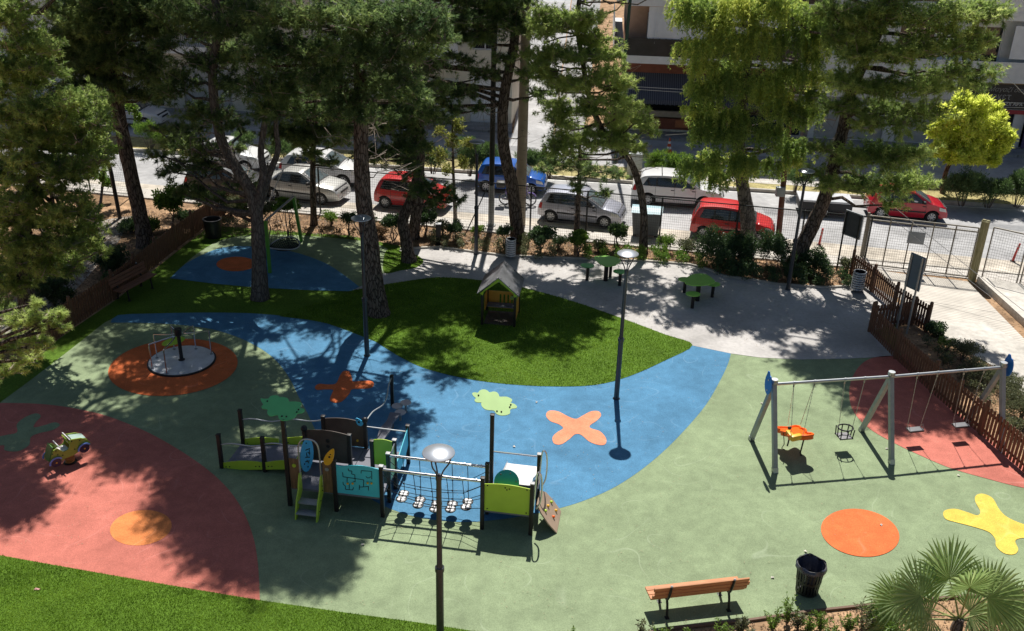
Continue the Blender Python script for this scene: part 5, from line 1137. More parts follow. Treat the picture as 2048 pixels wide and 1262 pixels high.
# stairs
for s in (.33, .86):
    b = MB(); b.prism([(-.52, .0), (-.44, .0), (-.10, .42), (0.02, .52), (.03, 1.02), (-.05, 1.04), (-.10, .98), (-.17, .80), (-.20, .66), (-.36, .48), (-.46, .22)], .035, Matrix.Translation((s, -.02, 0)) @ YZ); st = upart('stringer', b, m_lime)
    k = MB()
    for (y, z) in ((-.06, .75), (-.05, .62), (-.20, .42), (-.33, .2)): k.ball((s + (.02 if s > .5 else -.02), y - .02, z), .016, 8, 5)
    upart('bolts', k, m_black, 35, st)
for y, z in ((-.40, .18), (-.22, .37)):
    b = MB(); b.rbox((.595, y - .02, z), (.5, .22, .035), .008); upart('step', b, m_galvd)
b = MB(); b.tube(spline([(.34, -.05, .98), (.34, -.06, 1.5), (.36, -.06, 1.82), (.46, -.06, 1.98), (.60, -.06, 2.02), (.76, -.06, 1.98), (.84, -.06, 1.82), (.86, -.06, 1.5), (.86, -.05, .98)], 4), .021, 8); upart('grab_arch', b, m_galv)
for (ua, ub) in ((.06, .31), (.885, 1.12)):
    b = MB(); b.rbox(((ua + ub) / 2, 0, .96), (ub - ua, .022, .86), .006); pn = upart('brown_panel', b, m_woodp)
    k = MB(); k.lathe([(0, 0), (.05, 0), (.05, .01), (0, .01)], ((ua + ub) / 2, -.012, 1.2), 14, Matrix.Rotation(PI / 2, 3, 'X')); upart('knob', k, m_lime if ua < .5 else m_galvd, 35, pn)
# turquoise maze panel
b = MB(); n = 12; b.prism([(1.235, .56), (2.285, .56), (2.285, 1.37)] + [(2.285 - 1.05 * i / n, 1.37 + .05 * math.sin(PI * i / n * 1.25) - .02 * (i / n)) for i in range(1, n)] + [(1.235, 1.36)], .022, XZ); mz = upart('maze_panel', b, m_turq)
def mzp(x, y):
    s = (x - 740) / 512; t = (y - 515) / 325
    for _ in range(3): s2 = (x - 740 - 28 * t) / 512; t = (y - 515 - 45 * s) / 322; s = s2
    return Vector((1.235 + 1.05 * s, -.014, 1.36 - .80 * t))
k = MB()
for pl in ([(890, 555), (895, 580), (935, 582), (932, 615), (970, 625), (978, 705), (955, 700)], [(822, 600), (830, 650), (1080, 680), (1080, 755)], [(880, 660), (880, 705)], [(830, 710), (835, 740), (860, 755), (865, 795), (950, 800), (960, 770)], [(908, 735), (908, 800)], [(1045, 605), (1045, 575), (1170, 580), (1175, 670)], [(1105, 640), (1120, 655), (1150, 655), (1160, 640)], [(1030, 740), (1030, 795), (1030, 765), (1140, 755), (1140, 800)]):
    for p, q in zip(pl[:-1], pl[1:]): k.bar(mzp(*p), mzp(*q), .016, .006, up=(0, 1, 0))
upart('maze_groove', k, m_black, 0, mz)
for q in ((890, 722), (950, 720), (1130, 710), (1175, 712)):
    k = MB(); k.ball(mzp(*q) + Vector((0, -.02, 0)), .03, 10, 6); upart('maze_knob', k, m_yel, 60, mz)
def panel(name, ua, ub, v, z0, z1, m, arch=.04, th=.02):
    n = 10; b = MB(); b.prism([(ua, z0), (ub, z0)] + [(ub + (ua - ub) * i / n, z1 + arch * math.sin(PI * i / n)) for i in range(n + 1)], th, Matrix.Translation((0, v, 0)) @ XZ); return upart(name, b, m)
bp_ = panel('brown_board', .07, 1.13, 1.17, .60, 1.46, m_brownp, .06)
k = MB(); k.ball((.62, 1.155, 1.22), .05, 12, 8, (1, .2, 1.2)); k.ball((.62, 1.155, 1.06), .045, 12, 8, (1, .2, 1.1)); upart('black_bubbles', k, m_black, 60, bp_)
b2 = panel('brown_board', .13, 1.17, 2.34, .36, 1.12, m_brownp, .06)
k = MB(); k.ball((1.0, 2.32, .55), .035, 8, 6); upart('yellow_knob', k, m_yel, 60, b2)
panel('lime_panel', 1.81, 2.29, 1.17, .68, 1.40, m_lime, .04)
tf = panel('lime_panel', 4.83, 5.90, 0, .56, 1.30, m_lime, .05)
k = MB()
for (u, z) in ((4.90, 1.27), (5.83, 1.27), (4.90, .62), (5.83, .62), (5.32, 1.26), (5.36, 1.21), (5.42, 1.24)): k.ball((u, -.012, z), .018, 8, 5)
upart('bolts', k, m_black, 35, tf)
b = MB(); b.prism([(.65, .56), (1.12, .56), (1.12, 1.38), (1.05, 1.36), (.92, 1.30), (.78, 1.18), (.68, 1.02), (.65, .9)], .02, Matrix.Translation((2.34, 0, 0)) @ YZ); upart('pale_green_panel', b, m_lime2)
b = MB(); b.tube(spline([(2.355, .64, 1.0), (2.36, .70, 1.16), (2.36, .86, 1.31), (2.36, 1.1, 1.40)], 4), .017, 6); upart('grab_rail', b, m_chrome)
b = MB(); b.prism([(1.23, .42), (1.9, .38), (2.31, .62), (2.31, 1.13), (2.24, 1.10), (1.25, .78)], .02, Matrix.Translation((2.37, 0, 0)) @ YZ); upart('blue_triangle_panel', b, m_turq)
b = MB(); b.tube([(1.24, 2.34, 1.0), (2.34, 2.34, .98)], .018, 8); upart('hand_rail', b, m_galv)
b = MB(); b.tube(spline([(1.24, 2.36, 1.15), (1.26, 2.9, 1.12), (1.36, 3.5, 1.0), (1.30, 4.1, .92), (1.18, 4.7, .93), (1.15, 5.1, .95)], 5), .019, 8); upart('curved_rail', b, m_galv)
# surfboard sign with the dark scrawl, green panel below it, yellow leaf on the stair post
b = MB(); n = 18; b.prism([(.62 + .21 * math.cos(2 * PI * i / n) + .03 * math.sin(2 * PI * i / n), 1.15 + .46 * math.sin(2 * PI * i / n)) for i in range(n)], .02, Matrix.Translation((.0, 0, 0)) @ Matrix.Rotation(-.5, 4, 'Z') @ YZ)
sf = upart('surfboard_panel', b, m_sky)
k = MB(); R_ = Matrix.Rotation(-.5, 3, 'Z')
for p, q in (((.58, 1.32), (.72, 1.30)), ((.60, 1.24), (.62, 1.10)), ((.56, 1.12), (.70, 1.06)), ((.64, 1.22), (.72, 1.16)), ((.55, 1.0), (.68, .96)), ((.6, 1.02), (.66, .9)), ((.70, 1.28), (.70, 1.12))):
    k.bar(R_ @ Vector((.014, p[0], p[1])), R_ @ Vector((.014, q[0], q[1])), .025, .006, up=(1, 0, 0))
for q in ((.62, 1.50), (.62, .82), (.52, .95)): k.ball(R_ @ Vector((.012, q[0], q[1])), .02, 8, 5)
upart('dark_scrawl', k, m_black, 0, sf)
b = MB(); b.prism([(.2, .56), (1.1, .56), (1.1, .95), (.7, .98), (.35, .90), (.2, .78)], .02, Matrix.Translation((.0, 0, 0)) @ YZ); upart('lime_panel', b, m_lime)
def leaf(name, c, L_, W, ang, m, hole=True):
    n = 20; M_ = Matrix.Translation(c) @ XZ @ Matrix.Rotation(ang, 4, 'Z')
    b = MB(); b.prism([(L_ / 2 * math.cos(2 * PI * i / n), W / 2 * math.sin(2 * PI * i / n) * (1 - .35 * math.cos(2 * PI * i / n))) for i in range(n)], .02, M_); lf = upart(name, b, m, 30)
    k = MB(); k.ball((c[0], c[1] - .008, c[2]), .03, 8, 6); k.ball((c[0] + .08 * math.cos(ang), c[1] - .008, c[2] + .08 * math.sin(ang)), .018, 8, 6); upart('bolts', k, m_black, 35, lf)
leaf('yellow_leaf', (1.12, -.09, 1.62), .52, .20, 1.15, m_yel)
leaf('blue_leaf', (1.08, 2.28, 1.16), .26, .16, 2.2, m_sky)
# tree canopies
nrm = Vector((0, -math.sin(rad(26)), math.cos(rad(26))))
c2 = [(697, 92), (715, 85), (735, 88), (750, 72), (775, 65), (800, 72), (815, 85), (840, 80), (865, 85), (880, 103), (885, 115), (930, 115), (965, 130), (968, 145), (960, 155), (985, 165), (1003, 182), (995, 193), (965, 197), (955, 210), (955, 228), (930, 240), (890, 242), (860, 230), (845, 210), (800, 205), (770, 190), (757, 165), (760, 155), (725, 152), (712, 138), (722, 125), (705, 110)]
c2 = [(740 + x / 3.41, 760 + y / 3.41) for x, y in c2]
c1 = [(612, 290), (640, 292), (690, 290), (710, 268), (750, 258), (790, 262), (805, 275), (840, 275), (880, 285), (895, 300), (900, 320), (960, 320), (1020, 330), (1020, 355), (1010, 380), (1050, 395), (1055, 415), (1030, 435), (985, 440), (965, 470), (940, 490), (880, 510), (820, 510), (795, 485), (780, 455), (720, 468), (690, 455), (678, 430), (682, 400), (630, 390), (622, 370), (640, 350), (625, 330)]
c1 = [(400 + x / 5.0475, 740 + y / 5.0475) for x, y in c1]
sm = lambda P: [(p.x, p.y) for p in spline(P, 3, True)]
t2 = unit_m @ Vector((4.78, 1.17, 2.50)); t1_ = unit_m @ Vector((0, 0, 2.50))
unit.matrix_basis = unit_m
cb = plate_px('canopy_board', sm(c2), t2, nrm, .022, m_lime2, unit)
cb1 = plate_px('canopy_board', sm(c1), t1_, nrm, .022, m_leafg, unit)
for bo, o_, dots in ((cb, t2, [(740, 104), (960, 168), (953, 184), (866, 212), (896, 216)]), (cb1, t1_, [(680, 315), (995, 400), (977, 425), (827, 467), (872, 470)])):
    k = MB()
    for (x, y) in dots:
        q = onplane(*((740 + x / 3.41, 760 + y / 3.41) if bo is cb else (400 + x / 5.0475, 740 + y / 5.0475)), o_ + nrm * .012, nrm); k.ball(unit_m.inverted() @ q, .022, 8, 6)
    upart('bolts', k, m_black, 35, bo)
# rope bridge
for v in (0, .6):
    b = MB(); b.tube([(2.38, v, 1.37), (4.74, v, 1.36)], .036, 12)
    for i in range(6): b.tube([(2.62 + .4 * i, v, 1.37), (2.645 + .4 * i, v, 1.37)], .042, 12)
    upart('bridge_rail', b, m_chrome)
PU = [2.76, 3.17, 3.58, 3.97, 4.35]; PZ = [.46, .34, .28, .33, .45]
for u, z in zip(PU, PZ):
    b = MB()
    for v in (.19, .41): b.lathe([(0, z - .035), (.125, z - .035), (.135, z - .02), (.135, z), (.12, z + .006), (0, z + .006)], (u, v, 0), 20)
    b.build('bridge_pad', m_black, unit, 30); pd = unit.children[-1]
    pd = [o for o in unit.children if o.name.startswith('bridge_pad')][-1]
    k = MB()
    for v in (.19, .41):
        for a in range(4):
            th = PI / 4 + a * PI / 2; k.lathe([(0, z + .006), (.05, z + .006), (.045, z + .014), (0, z + .014)], (u + .062 * math.cos(th), v + .062 * math.sin(th), 0), 10)
    upart('white_tread', k, m_whitep, 30, pd)
nb = MB()
for v, w in ((0.0, .12), (.6, .48)):
    for u, z in zip(PU, PZ): nb.tube([(u - .05, v, 1.35), (u - .02, (v + w) / 2, .85), (u, w, z)], .009, 5)
    for zz in (1.0, .72, .5):
        dz = (zz - .5) * .25
        pts = [(2.36, v, zz + .1 + dz)] + [(u - .03, v + (w - v) * (1.35 - zz) / 1.0, zz - .12 * math.sin(PI * (u - 2.36) / 2.4)) for u in PU] + [(4.76, v, zz + .1 + dz)]
        nb.tube(pts, .008, 5)
        for u in PU: nb.ball((u - .03, v + (w - v) * (1.35 - zz) / 1.0, zz - .12 * math.sin(PI * (u - 2.36) / 2.4)), .022, 6, 4)
for a, c in zip(range(4), range(1, 5)): nb.tube([(PU[a], .3, PZ[a] - .01), (PU[c], .3, PZ[c] - .01)], .010, 5)
upart('bridge_net', nb, m_rope)
# slide, tower rail, teal disc, climbing wall
b = MB(); pr = [(1.10, .62), (1.30, .60), (1.55, .46), (2.1, .18), (2.45, .08), (2.80, .05)]
P = []; F = []
for i, (v, z) in enumerate(pr):
    for u, dz in ((4.92, .16), (4.93, .02), (5.02, 0), (5.70, 0), (5.79, .02), (5.80, .16)): P.append((u, v, z + dz * (.75 if 0 < i < len(pr) - 1 else .6)))
for i in range(len(pr) - 1):
    for k in range(5): F.append((6 * i + k, 6 * i + k + 1, 6 * i + 7 + k, 6 * i + 6 + k))
nP = len(P); P += [(x, y, z - .03) for x, y, z in P]; F += [tuple(i + nP for i in reversed(f)) for f in F]
for i in range(len(pr) - 1):
    for k in (0, 5): F.append((6 * i + k, 6 * i + 6 + k, nP + 6 * i + 6 + k, nP + 6 * i + k))
b.add(P, F); upart('slide', b, m_whitep, 40)
b = MB(); b.tube([(4.82, 1.17, 1.44), (5.92, 1.17, 1.44)], .022, 8); upart('hand_rail', b, m_chrome)
b = MB(); b.lathe([(0, -.02), (.26, -.02), (.30, -.015), (.30, .015), (.26, .02), (0, .02)], (5.30, .30, 1.20), 28, Matrix.Rotation(rad(62), 3, 'X')); td = upart('teal_disc', b, m_teal)
k = MB(); R_ = Matrix.Rotation(rad(62), 3, 'X')
for a in range(6): k.ball(Vector((5.30, .30, 1.20)) + R_ @ Vector((.23 * math.cos(a * PI / 3 + .2), .23 * math.sin(a * PI / 3 + .2), .022)), .018, 8, 5)
upart('bolts', k, m_black, 35, td)
b = MB(); b.prism([(.15, 0), (1.02, 0), (1.06, .35), (1.0, .66), (.84, .84), (.26, .84), (.15, .66), (.11, .35)], .03, Matrix(((-.574, 0, .819, 6.53), (0, 0, 0, 0), (.819, 0, .574, .02), (0, 0, 0, 1))) if False else Matrix(((0, -.60, .80, 6.55), (1, 0, 0, .0), (0, .80, .60, .02), (0, 0, 0, 1)))); cw = upart('climbing_board', b, m_tan)
for i, (y, s, mm) in enumerate(((.36, .55, m_lime), (.62, .50, m_yel), (.88, .42, m_lime), (.50, .24, m_orp), (.80, .20, m_yel))):
    p = Vector((6.55 - .60 * s + .80 * .03, y, .02 + .80 * s + .60 * .03)); k = MB(); k.ball(p, .042, 8, 6, (1, 1, .8)); upart('hand_hold', k, mm, 60, cw)
for v in (.12, 1.05):
    b = MB(); b.tube(spline([(5.97, v, .60), (6.0, v, 1.1), (6.02, v, 1.55), (6.06, v, 1.70), (6.13, v, 1.62), (6.16, v, 1.3), (6.14, v, .9), (6.05, v, .68)], 4), .02, 8); upart('grab_arch', b, m_chrome)
# grey wavy plank walk and stepping pods
P = []; F = []; n = 14
for i in range(n + 1):
    t = i / n; v = 2.36 + 1.85 * t; w = .15 - .05 * math.sin(PI * t * 2) ** 2; c = 1.50 - .04 * math.sin(PI * t); P += [(c - w, v, .36), (c + w, v, .36), (c + w, v, .30), (c - w, v, .30)]
for i in range(n):
    for k in range(4): F.append((4 * i + k, 4 * i + (k + 1) % 4, 4 * i + 4 + (k + 1) % 4, 4 * i + 4 + k))
F += [(3, 2, 1, 0), (4 * n, 4 * n + 1, 4 * n + 2, 4 * n + 3)]
b = MB(); b.add(P, F); b.tube([(1.49, 3.95, 0), (1.49, 3.95, .31)], .03, 8); b.tube([(1.48, 3.0, 0), (1.48, 3.0, .31)], .03, 8); upart('plank', b, m_deck, 30)
b = MB(); b.tube([(.35, 2.75, 0), (.35, 2.75, .66), (.42, 2.72, .70), (.85, 2.42, .72)], .014, 6); upart('rail_stub', b, m_galv)
def pod(i, lab, px, h):
    b0 = G(*px); t = thing('stepping_pod', lab, 'stepping pod', b0, 0, 'grey stepping pods behind the play unit')
    k = MB(); k.tube([(0, 0, 0), (0, 0, h - .05)], .035, 8); k.build('stem', m_galvd, t)
    k = MB(); k.lathe([(0, h - .06), (.08, h - .055), (.155, h - .03), (.16, h - .01), (.15, h), (0, h + .004)], (0, 0, 0), 20); k.build('tread', mat('pale grey tread', (.50, .46, .45), .5, var=.06), t)
pod(0, 'sunlit stepping pod, farthest right of the three behind the play unit', (812, 826), .36)
pod(1, 'stepping pod nearest the end of the grey plank', (801, 842), .30)
pod(2, 'shaded stepping pod by the foot of the curved rail post', (795, 829), .30)

# ---- swing frame
FL, RL = G(1550, 945), G(1502, 880); FM, RM = G(1783, 928), G(1722, 862); FR, RR = G(2003, 905), G(1936, 842)
fl0 = (FL + RL) / 2
sw = thing('swing_frame', 'grey steel swing frame with three leaning leg pairs and blue end plates', 'swing frame', fl0)
HB = 2.22; mids = []
for i, (f, r) in enumerate(((FL, RL), (FM, RM), (FR, RR))):
    m_ = (f + r) / 2 - fl0; top = m_ + Vector((0, 0, HB)); mids.append(top)
    for foot in (f - fl0, r - fl0):
        d = (top - foot); b = MB(); b.bar(foot, top + d.normalized() * .12, .115, .115, up=(1, .2, 0)); lg = b.build('leg', m_galvd, sw, 0)
        k = MB(); k.bar(foot - Vector((0, 0, .02)), foot + d.normalized() * .14, .135, .135, up=(1, .2, 0)); k.build('foot_shoe', m_galv, lg, 0)
    b = MB(); b.lathe([(0, -.05), (.09, -.05), (.09, .05), (0, .05)], top + Vector((0, 0, .10)), 12); b.build('leg_cap', m_galv, sw)
b = MB(); b.tube([mids[0] - (mids[1] - mids[0]).normalized() * .1, mids[1], mids[2] + (mids[2] - mids[1]).normalized() * .1], .042, 12)
for i in range(2):
    for t in (.17, .345, .604, .775) if i == 0 else (.235, .415, .652, .834): q = mids[i].lerp(mids[i + 1], t); d = (mids[i + 1] - mids[i]).normalized(); b.tube([q - d * .025, q + d * .025], .052, 12)
b.build('beam', m_galv, sw)
bd = (mids[2] - mids[0]).normalized()
for q, s in ((mids[0], -1), (mids[2], 1)):
    c = q + bd * s * .16 + Vector((0, 0, .02)); n = 18
    ol = [(.19 * math.cos(2 * PI * i / n), .30 * math.sin(2 * PI * i / n)) for i in range(n)]; ol = [(x, y if not (.25 < y) else .25 + (y - .25) * .2 + (.08 if x > .02 else 0)) for x, y in ol]
    M_ = Matrix(((-bd.y, 0, bd.x, c.x), (bd.x, 0, bd.y, c.y), (0, 1, 0, c.z), (0, 0, 0, 1)))
    b = MB(); b.prism(ol, .022, M_); ep = b.build('end_plate', m_royal, sw, 30)
    k = MB(); k.ball(c + bd * s * .012 + Vector((0, 0, .12)), .02, 8, 5); k.ball(c + bd * s * .012 + Vector((0, 0, -.18)), .02, 8, 5); k.build('bolts', m_whitep, ep)
m_chain = mat('grey chain', (.36, .35, .33), .5, metal=.5, var=.2, vs=30)
def swing(name, lab, i, ta, tb, seatz, kind):
    A0 = fl0 + mids[i].lerp(mids[i + 1], ta) - Vector((0, 0, .06)); B0 = fl0 + mids[i].lerp(mids[i + 1], tb) - Vector((0, 0, .06)); c = (A0 + B0) / 2; ang = math.atan2((B0 - A0).y, (B0 - A0).x)
    t = thing(name, lab, 'swing', (c.x, c.y, 0), ang, 'swings hanging from the grey frame'); L_ = (B0 - A0).length / 2; H = c.z
    def chain(p, q):
        b = MB(); p, q = Vector(p), Vector(q); n = max(6, int((p - q).length / .045)); d = (q - p) / n
        b.tube([p, p - Vector((0, 0, .07))], .022, 6)
        for k in range(n): b.bar(p + d * k, p + d * (k + .92), .016 if k % 2 else .007, .007 if k % 2 else .016)
        b.build('chain', m_chain, t, 0)
    return t, L_, H, chain
for lab, i, ta, tb in (('flat black swing seat nearer the middle legs, over the red floor', 1, .235, .415), ('flat black swing seat nearer the right end legs', 1, .652, .834)):
    t, L_, H, ch = swing('flat_swing', lab, i, ta, tb, .45, 0); z = .46
    for s in (-1, 1):
        for w in (-.07, .07): ch((s * L_, 0, H), (s * .20, w, z + .02)) if w > 0 else None
        b = MB(); b.tube([(s * .205, -.09, z + .01), (s * .21, 0, z + .16), (s * .205, .09, z + .01)], .008, 5); b.build('bracket', m_chain, t)
    b = MB(); b.rbox((0, 0, z), (.44, .21, .04), .014); b.build('seat', mat('rubber seat', (.16, .16, .17), .6, var=.15), t)
    b = MB(); b.box((0, -.107, z - .012), (.43, .012, .035)); b.build('seat_edge', m_black, t, 0)
t, L_, H, ch = swing('baby_swing', 'black basket seat baby swing left of the middle legs', 0, .604, .775, .5, 1); z = .44
b = MB(); b.rbox((0, 0, z), (.36, .32, .04), .012); b.build('seat', mat('grey seat pad', (.22, .21, .22), .6), t)
b = MB(); zt = z + .27
ring = [(.21 * math.cos(2 * PI * k / 16), .18 * math.sin(2 * PI * k / 16), zt) for k in range(16)]; b.tube(ring, .020, 6, closed=True)
for x, y in ((.17, .15), (-.17, .15), (.17, -.15), (-.17, -.15), (0, .16), (0, -.17), (.19, 0), (-.19, 0)): b.bar((x, y, z), (x * 1.12, y * 1.05, zt), .026, .018)
b.tube([(-.18, -.16, z), (.18, -.16, z), (.18, .16, z), (-.18, .16, z)], .018, 6, closed=True); b.build('basket', m_black, t)
for s in (-1, 1): ch((s * L_, 0, H), (s * .205, 0, zt))
t, L_, H, ch = swing('moulded_swing', 'bright orange moulded swing seat with black straps near the left legs', 0, .17, .345, .6, 2); z = .62
ol = [(-.30, -.50), (-.12, -.46), (.10, -.50), (.30, -.44), (.33, -.30), (.24, -.18), (.30, -.02), (.36, .14), (.30, .28), (.34, .42), (.26, .54), (.10, .48), (0, .44), (-.12, .50), (-.28, .54), (-.34, .42), (-.28, .28), (-.36, .12), (-.28, -.04), (-.26, -.18), (-.36, -.32)]
tl = rad(-17); Mz = Matrix.Translation((0, .02, z)) @ Matrix.Rotation(tl, 4, 'X')
b = MB(); b.prism([(p.x, p.y) for p in spline(ol, 3, True)], .10, Mz); b.build('shell', m_orp, t, 50)
b = MB(); pl = [Mz @ Vector((x, y, .06)) for x, y in [(p.x * .97, p.y * .97) for p in spline(ol, 3, True)]]; b.tube(pl, .035, 6, closed=True); b.build('shell_lip', m_orp, t)
b = MB(); b.rbox(Mz @ Vector((-.20, -.44, .03)), (.32, .14, .16), .04, rotz(.2)); b.rbox(Mz @ Vector((-.30, -.30, .10)), (.12, .30, .08), .03); b.build('yellow_guard', m_yel, t)
b = MB(); b.ball((-.22, -.02, z + .22), .05, 8, 6); b.tube([(-.22, -.10, z - .06), (-.24, -.12, z - .20), (-.25, -.12, z - .28)], .022, 5); b.tube([(.20, -.12, z - .06), (.17, -.14, z - .30), (.15, -.14, z - .52), (.19, -.15, z - .60)], .022, 5); b.tube([(-.38, -.04, z + .1), (-.36, -.14, z - .2), (-.42, -.15, z - .32), (-.33, -.17, z - .36)], .012, 5); b.build('straps', m_black, t)
ch((-L_, 0, H), (-.33, -.36, z + .22)); ch((L_, 0, H), (.33, .42, z + .02)); ch((-L_, 0, H), (-.02, .46, z + .02)); ch((L_, 0, H), (-.02, -.42, z + .22))

# ---- merry-go-round
c0 = G(364, 724); mg = thing('merry_go_round', 'merry go round with a pale disc and curved grab rails on the orange circle', 'roundabout', c0)
R0 = 1.02
b = MB(); b.lathe([(R0 - .03, .02), (R0 + .01, .025), (R0 + .012, .055), (R0 - .01, .072), (R0 - .04, .074), (R0 - .04, .02)], (0, 0, 0), 64); b.build('rim', m_black, mg)
b = MB(); b.lathe([(0, .02), (R0 - .035, .02), (R0 - .035, .080), (0, .080)], (0, 0, 0), 64); b.build('disc', mat('pale steel disc', (.72, .75, .80), .38, metal=.45, var=.06, vs=4, bump=.2, bs=150, stain=.1, ss=2), mg)
b = MB(); b.lathe([(.10, .08), (.10, .10), (.058, .12), (.055, .92), (.10, .94), (.115, 1.08), (.11, 1.16), (0, 1.17)], (0, 0, 0), 18); b.build('centre_post', m_black, mg)
feet = [((300.9, 737.6), (332, 749)), ((314, 715.5), (348.5, 698.3)), ((392, 697.7), (423, 707.8))]
for fa, fb in feet:
    p, q = G(*fa, .08) - c0, G(*fb, .08) - c0; p *= min(1, .93 / math.hypot(p.x, p.y)); q *= min(1, .93 / math.hypot(q.x, q.y)); p.z = q.z = .08; H = .86
    pi, qi = p * .42, q * .42; hub = ((p + q).normalized()) * .16
    pts = spline([p, p + Vector((0, 0, .5)), p + Vector((0, 0, .78)), (p * .93).xy.to_3d() + Vector((0, 0, .90)), pi.xy.to_3d() + Vector((0, 0, .93)), hub.xy.to_3d() + Vector((0, 0, .95)), qi.xy.to_3d() + Vector((0, 0, .93)), (q * .93).xy.to_3d() + Vector((0, 0, .90)), q + Vector((0, 0, .78)), q + Vector((0, 0, .5)), q], 4)
    b = MB(); b.tube(pts, .021, 8); gr = b.build('grab_rail', m_chrome, mg)
    k = MB()
    for w in (p, q): k.lathe([(0, 0), (.05, 0), (.05, .012), (0, .012)], w, 12)
    k.build('flange', m_galvd, gr)
sp = (G(330, 706, .5) - c0); b = MB(); n = 20
b.prism([(.38 * math.cos(2 * PI * i / n), .15 * math.sin(2 * PI * i / n)) for i in range(n)], .03, Matrix.Translation((-.42, .62, .40)) @ Matrix.Rotation(.75, 4, 'Z') @ Matrix.Rotation(.35, 4, 'X')); b.build('seat', m_lime, mg, 30)

# ---- playhouse
a, c = G(964, 650), G(1028.5, 655); ang = math.atan2((c - a).y, (c - a).x); Wd = (c - a).length; D = Wd * 1.05
ph = thing('playhouse', 'small open playhouse with a weathered grey gable roof and orange slatted panels', 'playhouse', a, ang)
for (x, y) in ((0, 0), (Wd, 0), (0, D), (Wd, D)): b = MB(); b.rbox((x, y, .68), (.085, .085, 1.36), .01); b.build('post', m_post, ph)
m_roofp = mat('weathered grey roof board', (.17, .172, .18), .38, var=.25, vs=2.5, stain=.3, ss=3, spec=.6)
for s in (0, 1):
    x0, x1 = (-.14, Wd / 2 + .01) if s == 0 else (Wd + .14, Wd / 2 - .01); z0, z1 = 1.24, 1.86; P = []
    d = Vector((x1 - x0, 0, z1 - z0)).normalized(); nv = Vector((-d.z, 0, d.x)) * (1 if s == 0 else -1)
    b = MB(); q = [Vector((x0, -.2, z0)), Vector((x1, -.2, z1)), Vector((x1, D + .2, z1)), Vector((x0, D + .2, z0))]
    b.add(q + [v + nv * .025 for v in q], [(0, 1, 2, 3), (7, 6, 5, 4), (0, 4, 5, 1), (1, 5, 6, 2), (2, 6, 7, 3), (3, 7, 4, 0)]); rf = b.build('roof', m_roofp, ph, 0)
    k = MB()
    for t in (.12, .5, .9):
        for y in (-.12, D + .12): k.ball(Vector((x0 + (x1 - x0) * t, y, z0 + (z1 - z0) * t)) + nv * .028, .02, 6, 4)
    k.build('bolts', m_black, rf)
for y in (-.06, D + .06):
    b = MB(); b.prism([(-.08, 1.20), (.02, 1.14), (.06, 1.28), (Wd / 2, 1.68), (Wd - .06, 1.28), (Wd - .02, 1.14), (Wd + .08, 1.20), (Wd / 2, 1.82)], .02, Matrix.Translation((0, y, 0)) @ XZ); b.build('gable_trim', m_lime, ph, 0)
m_opan = mat('orange brown panel', (.80, .38, .06), .45, var=.08, vs=4)
def slatpanel(L_, M_, z0=.42, z1=1.0):
    b = MB(); n = 5; s0 = L_ * .38; sl = .045
    b.box((s0 / 2, 0, (z0 + z1) / 2), (s0, .022, z1 - z0))
    gap = (L_ - s0 - .08) / 4
    for i in range(4): b.box((s0 + gap * i + gap * .72, 0, (z0 + z1) / 2), (gap * .56, .0219, z1 - z0))
    b.box((L_ - .04, 0, (z0 + z1) / 2), (.08, .0218, z1 - z0)); b.box((L_ / 2, 0, z0 + .055), (L_ - .004, .0214, .11)); b.box((L_ / 2, 0, z1 - .055), (L_ - .004, .0216, .11))
    b.v = [tuple(M_ @ Vector(v)) for v in b.v]; b.build('slat_panel', m_opan, ph, 0)
slatpanel(Wd - .10, Matrix.Translation((.05, D, 0)), .16, .80)
slatpanel(D - .10, Matrix.Translation((Wd + .0, .05, 0)) @ Matrix.Rotation(PI / 2, 4, 'Z'), .12, .78)
slatpanel(D * .45, Matrix.Translation((0, D * .5, 0)) @ Matrix.Rotation(PI / 2, 4, 'Z'), .3, .9)
b = MB(); b.rbox((Wd / 2, D * .75, .40), (Wd - .1, .36, .035), .01); b.build('bench_seat', m_deck, ph)
b = MB(); b.rbox((-.06, D * .32, .62), (.03, .4, .34), .012); b.build('play_panel', m_galv, ph)
b = MB(); b.rbox((Wd - .12, D * .6, .78), (.26, .26, .03), .01); b.build('table', m_lime, ph)
b = MB(); b.rbox((Wd / 2, D / 2, .03), (Wd - .1, D - .1, .05), .01); b.build('floor', m_brownp, ph)

# ---- spring rider
p, q = G(92, 915, .35), G(176, 884, .35); ang = math.atan2((q - p).y, (q - p).x); Ls = (q - p).length; b0 = G(141, 925)
sr = thing('spring_rider', 'olive green car shaped spring rider with blue fenders on an orange spring', 'spring rider', b0, ang)
m_olive = mat('olive panel', (.25, .36, .05), .4, var=.06); m_purple = mat('purple wheel', (.035, .022, .06), .5, var=.1); m_fend = mat('pale blue fender', (.13, .27, .72), .4, var=.05); m_dgreen = mat('dark green panel', (.08, .20, .05), .4, var=.1)
k_ = Ls / 1.10; x_ = lambda v: (v - .55) * k_
side = [(.0, .26), (.02, .40), (.07, .56), (.14, .70), (.24, .72), (.32, .62), (.37, .55), (.48, .55), (.54, .62), (.57, .76), (.62, .84), (.86, .78), (1.02, .66), (1.08, .52), (1.06, .46), (.9, .44), (.72, .36), (.6, .32), (.40, .32), (.22, .28)]
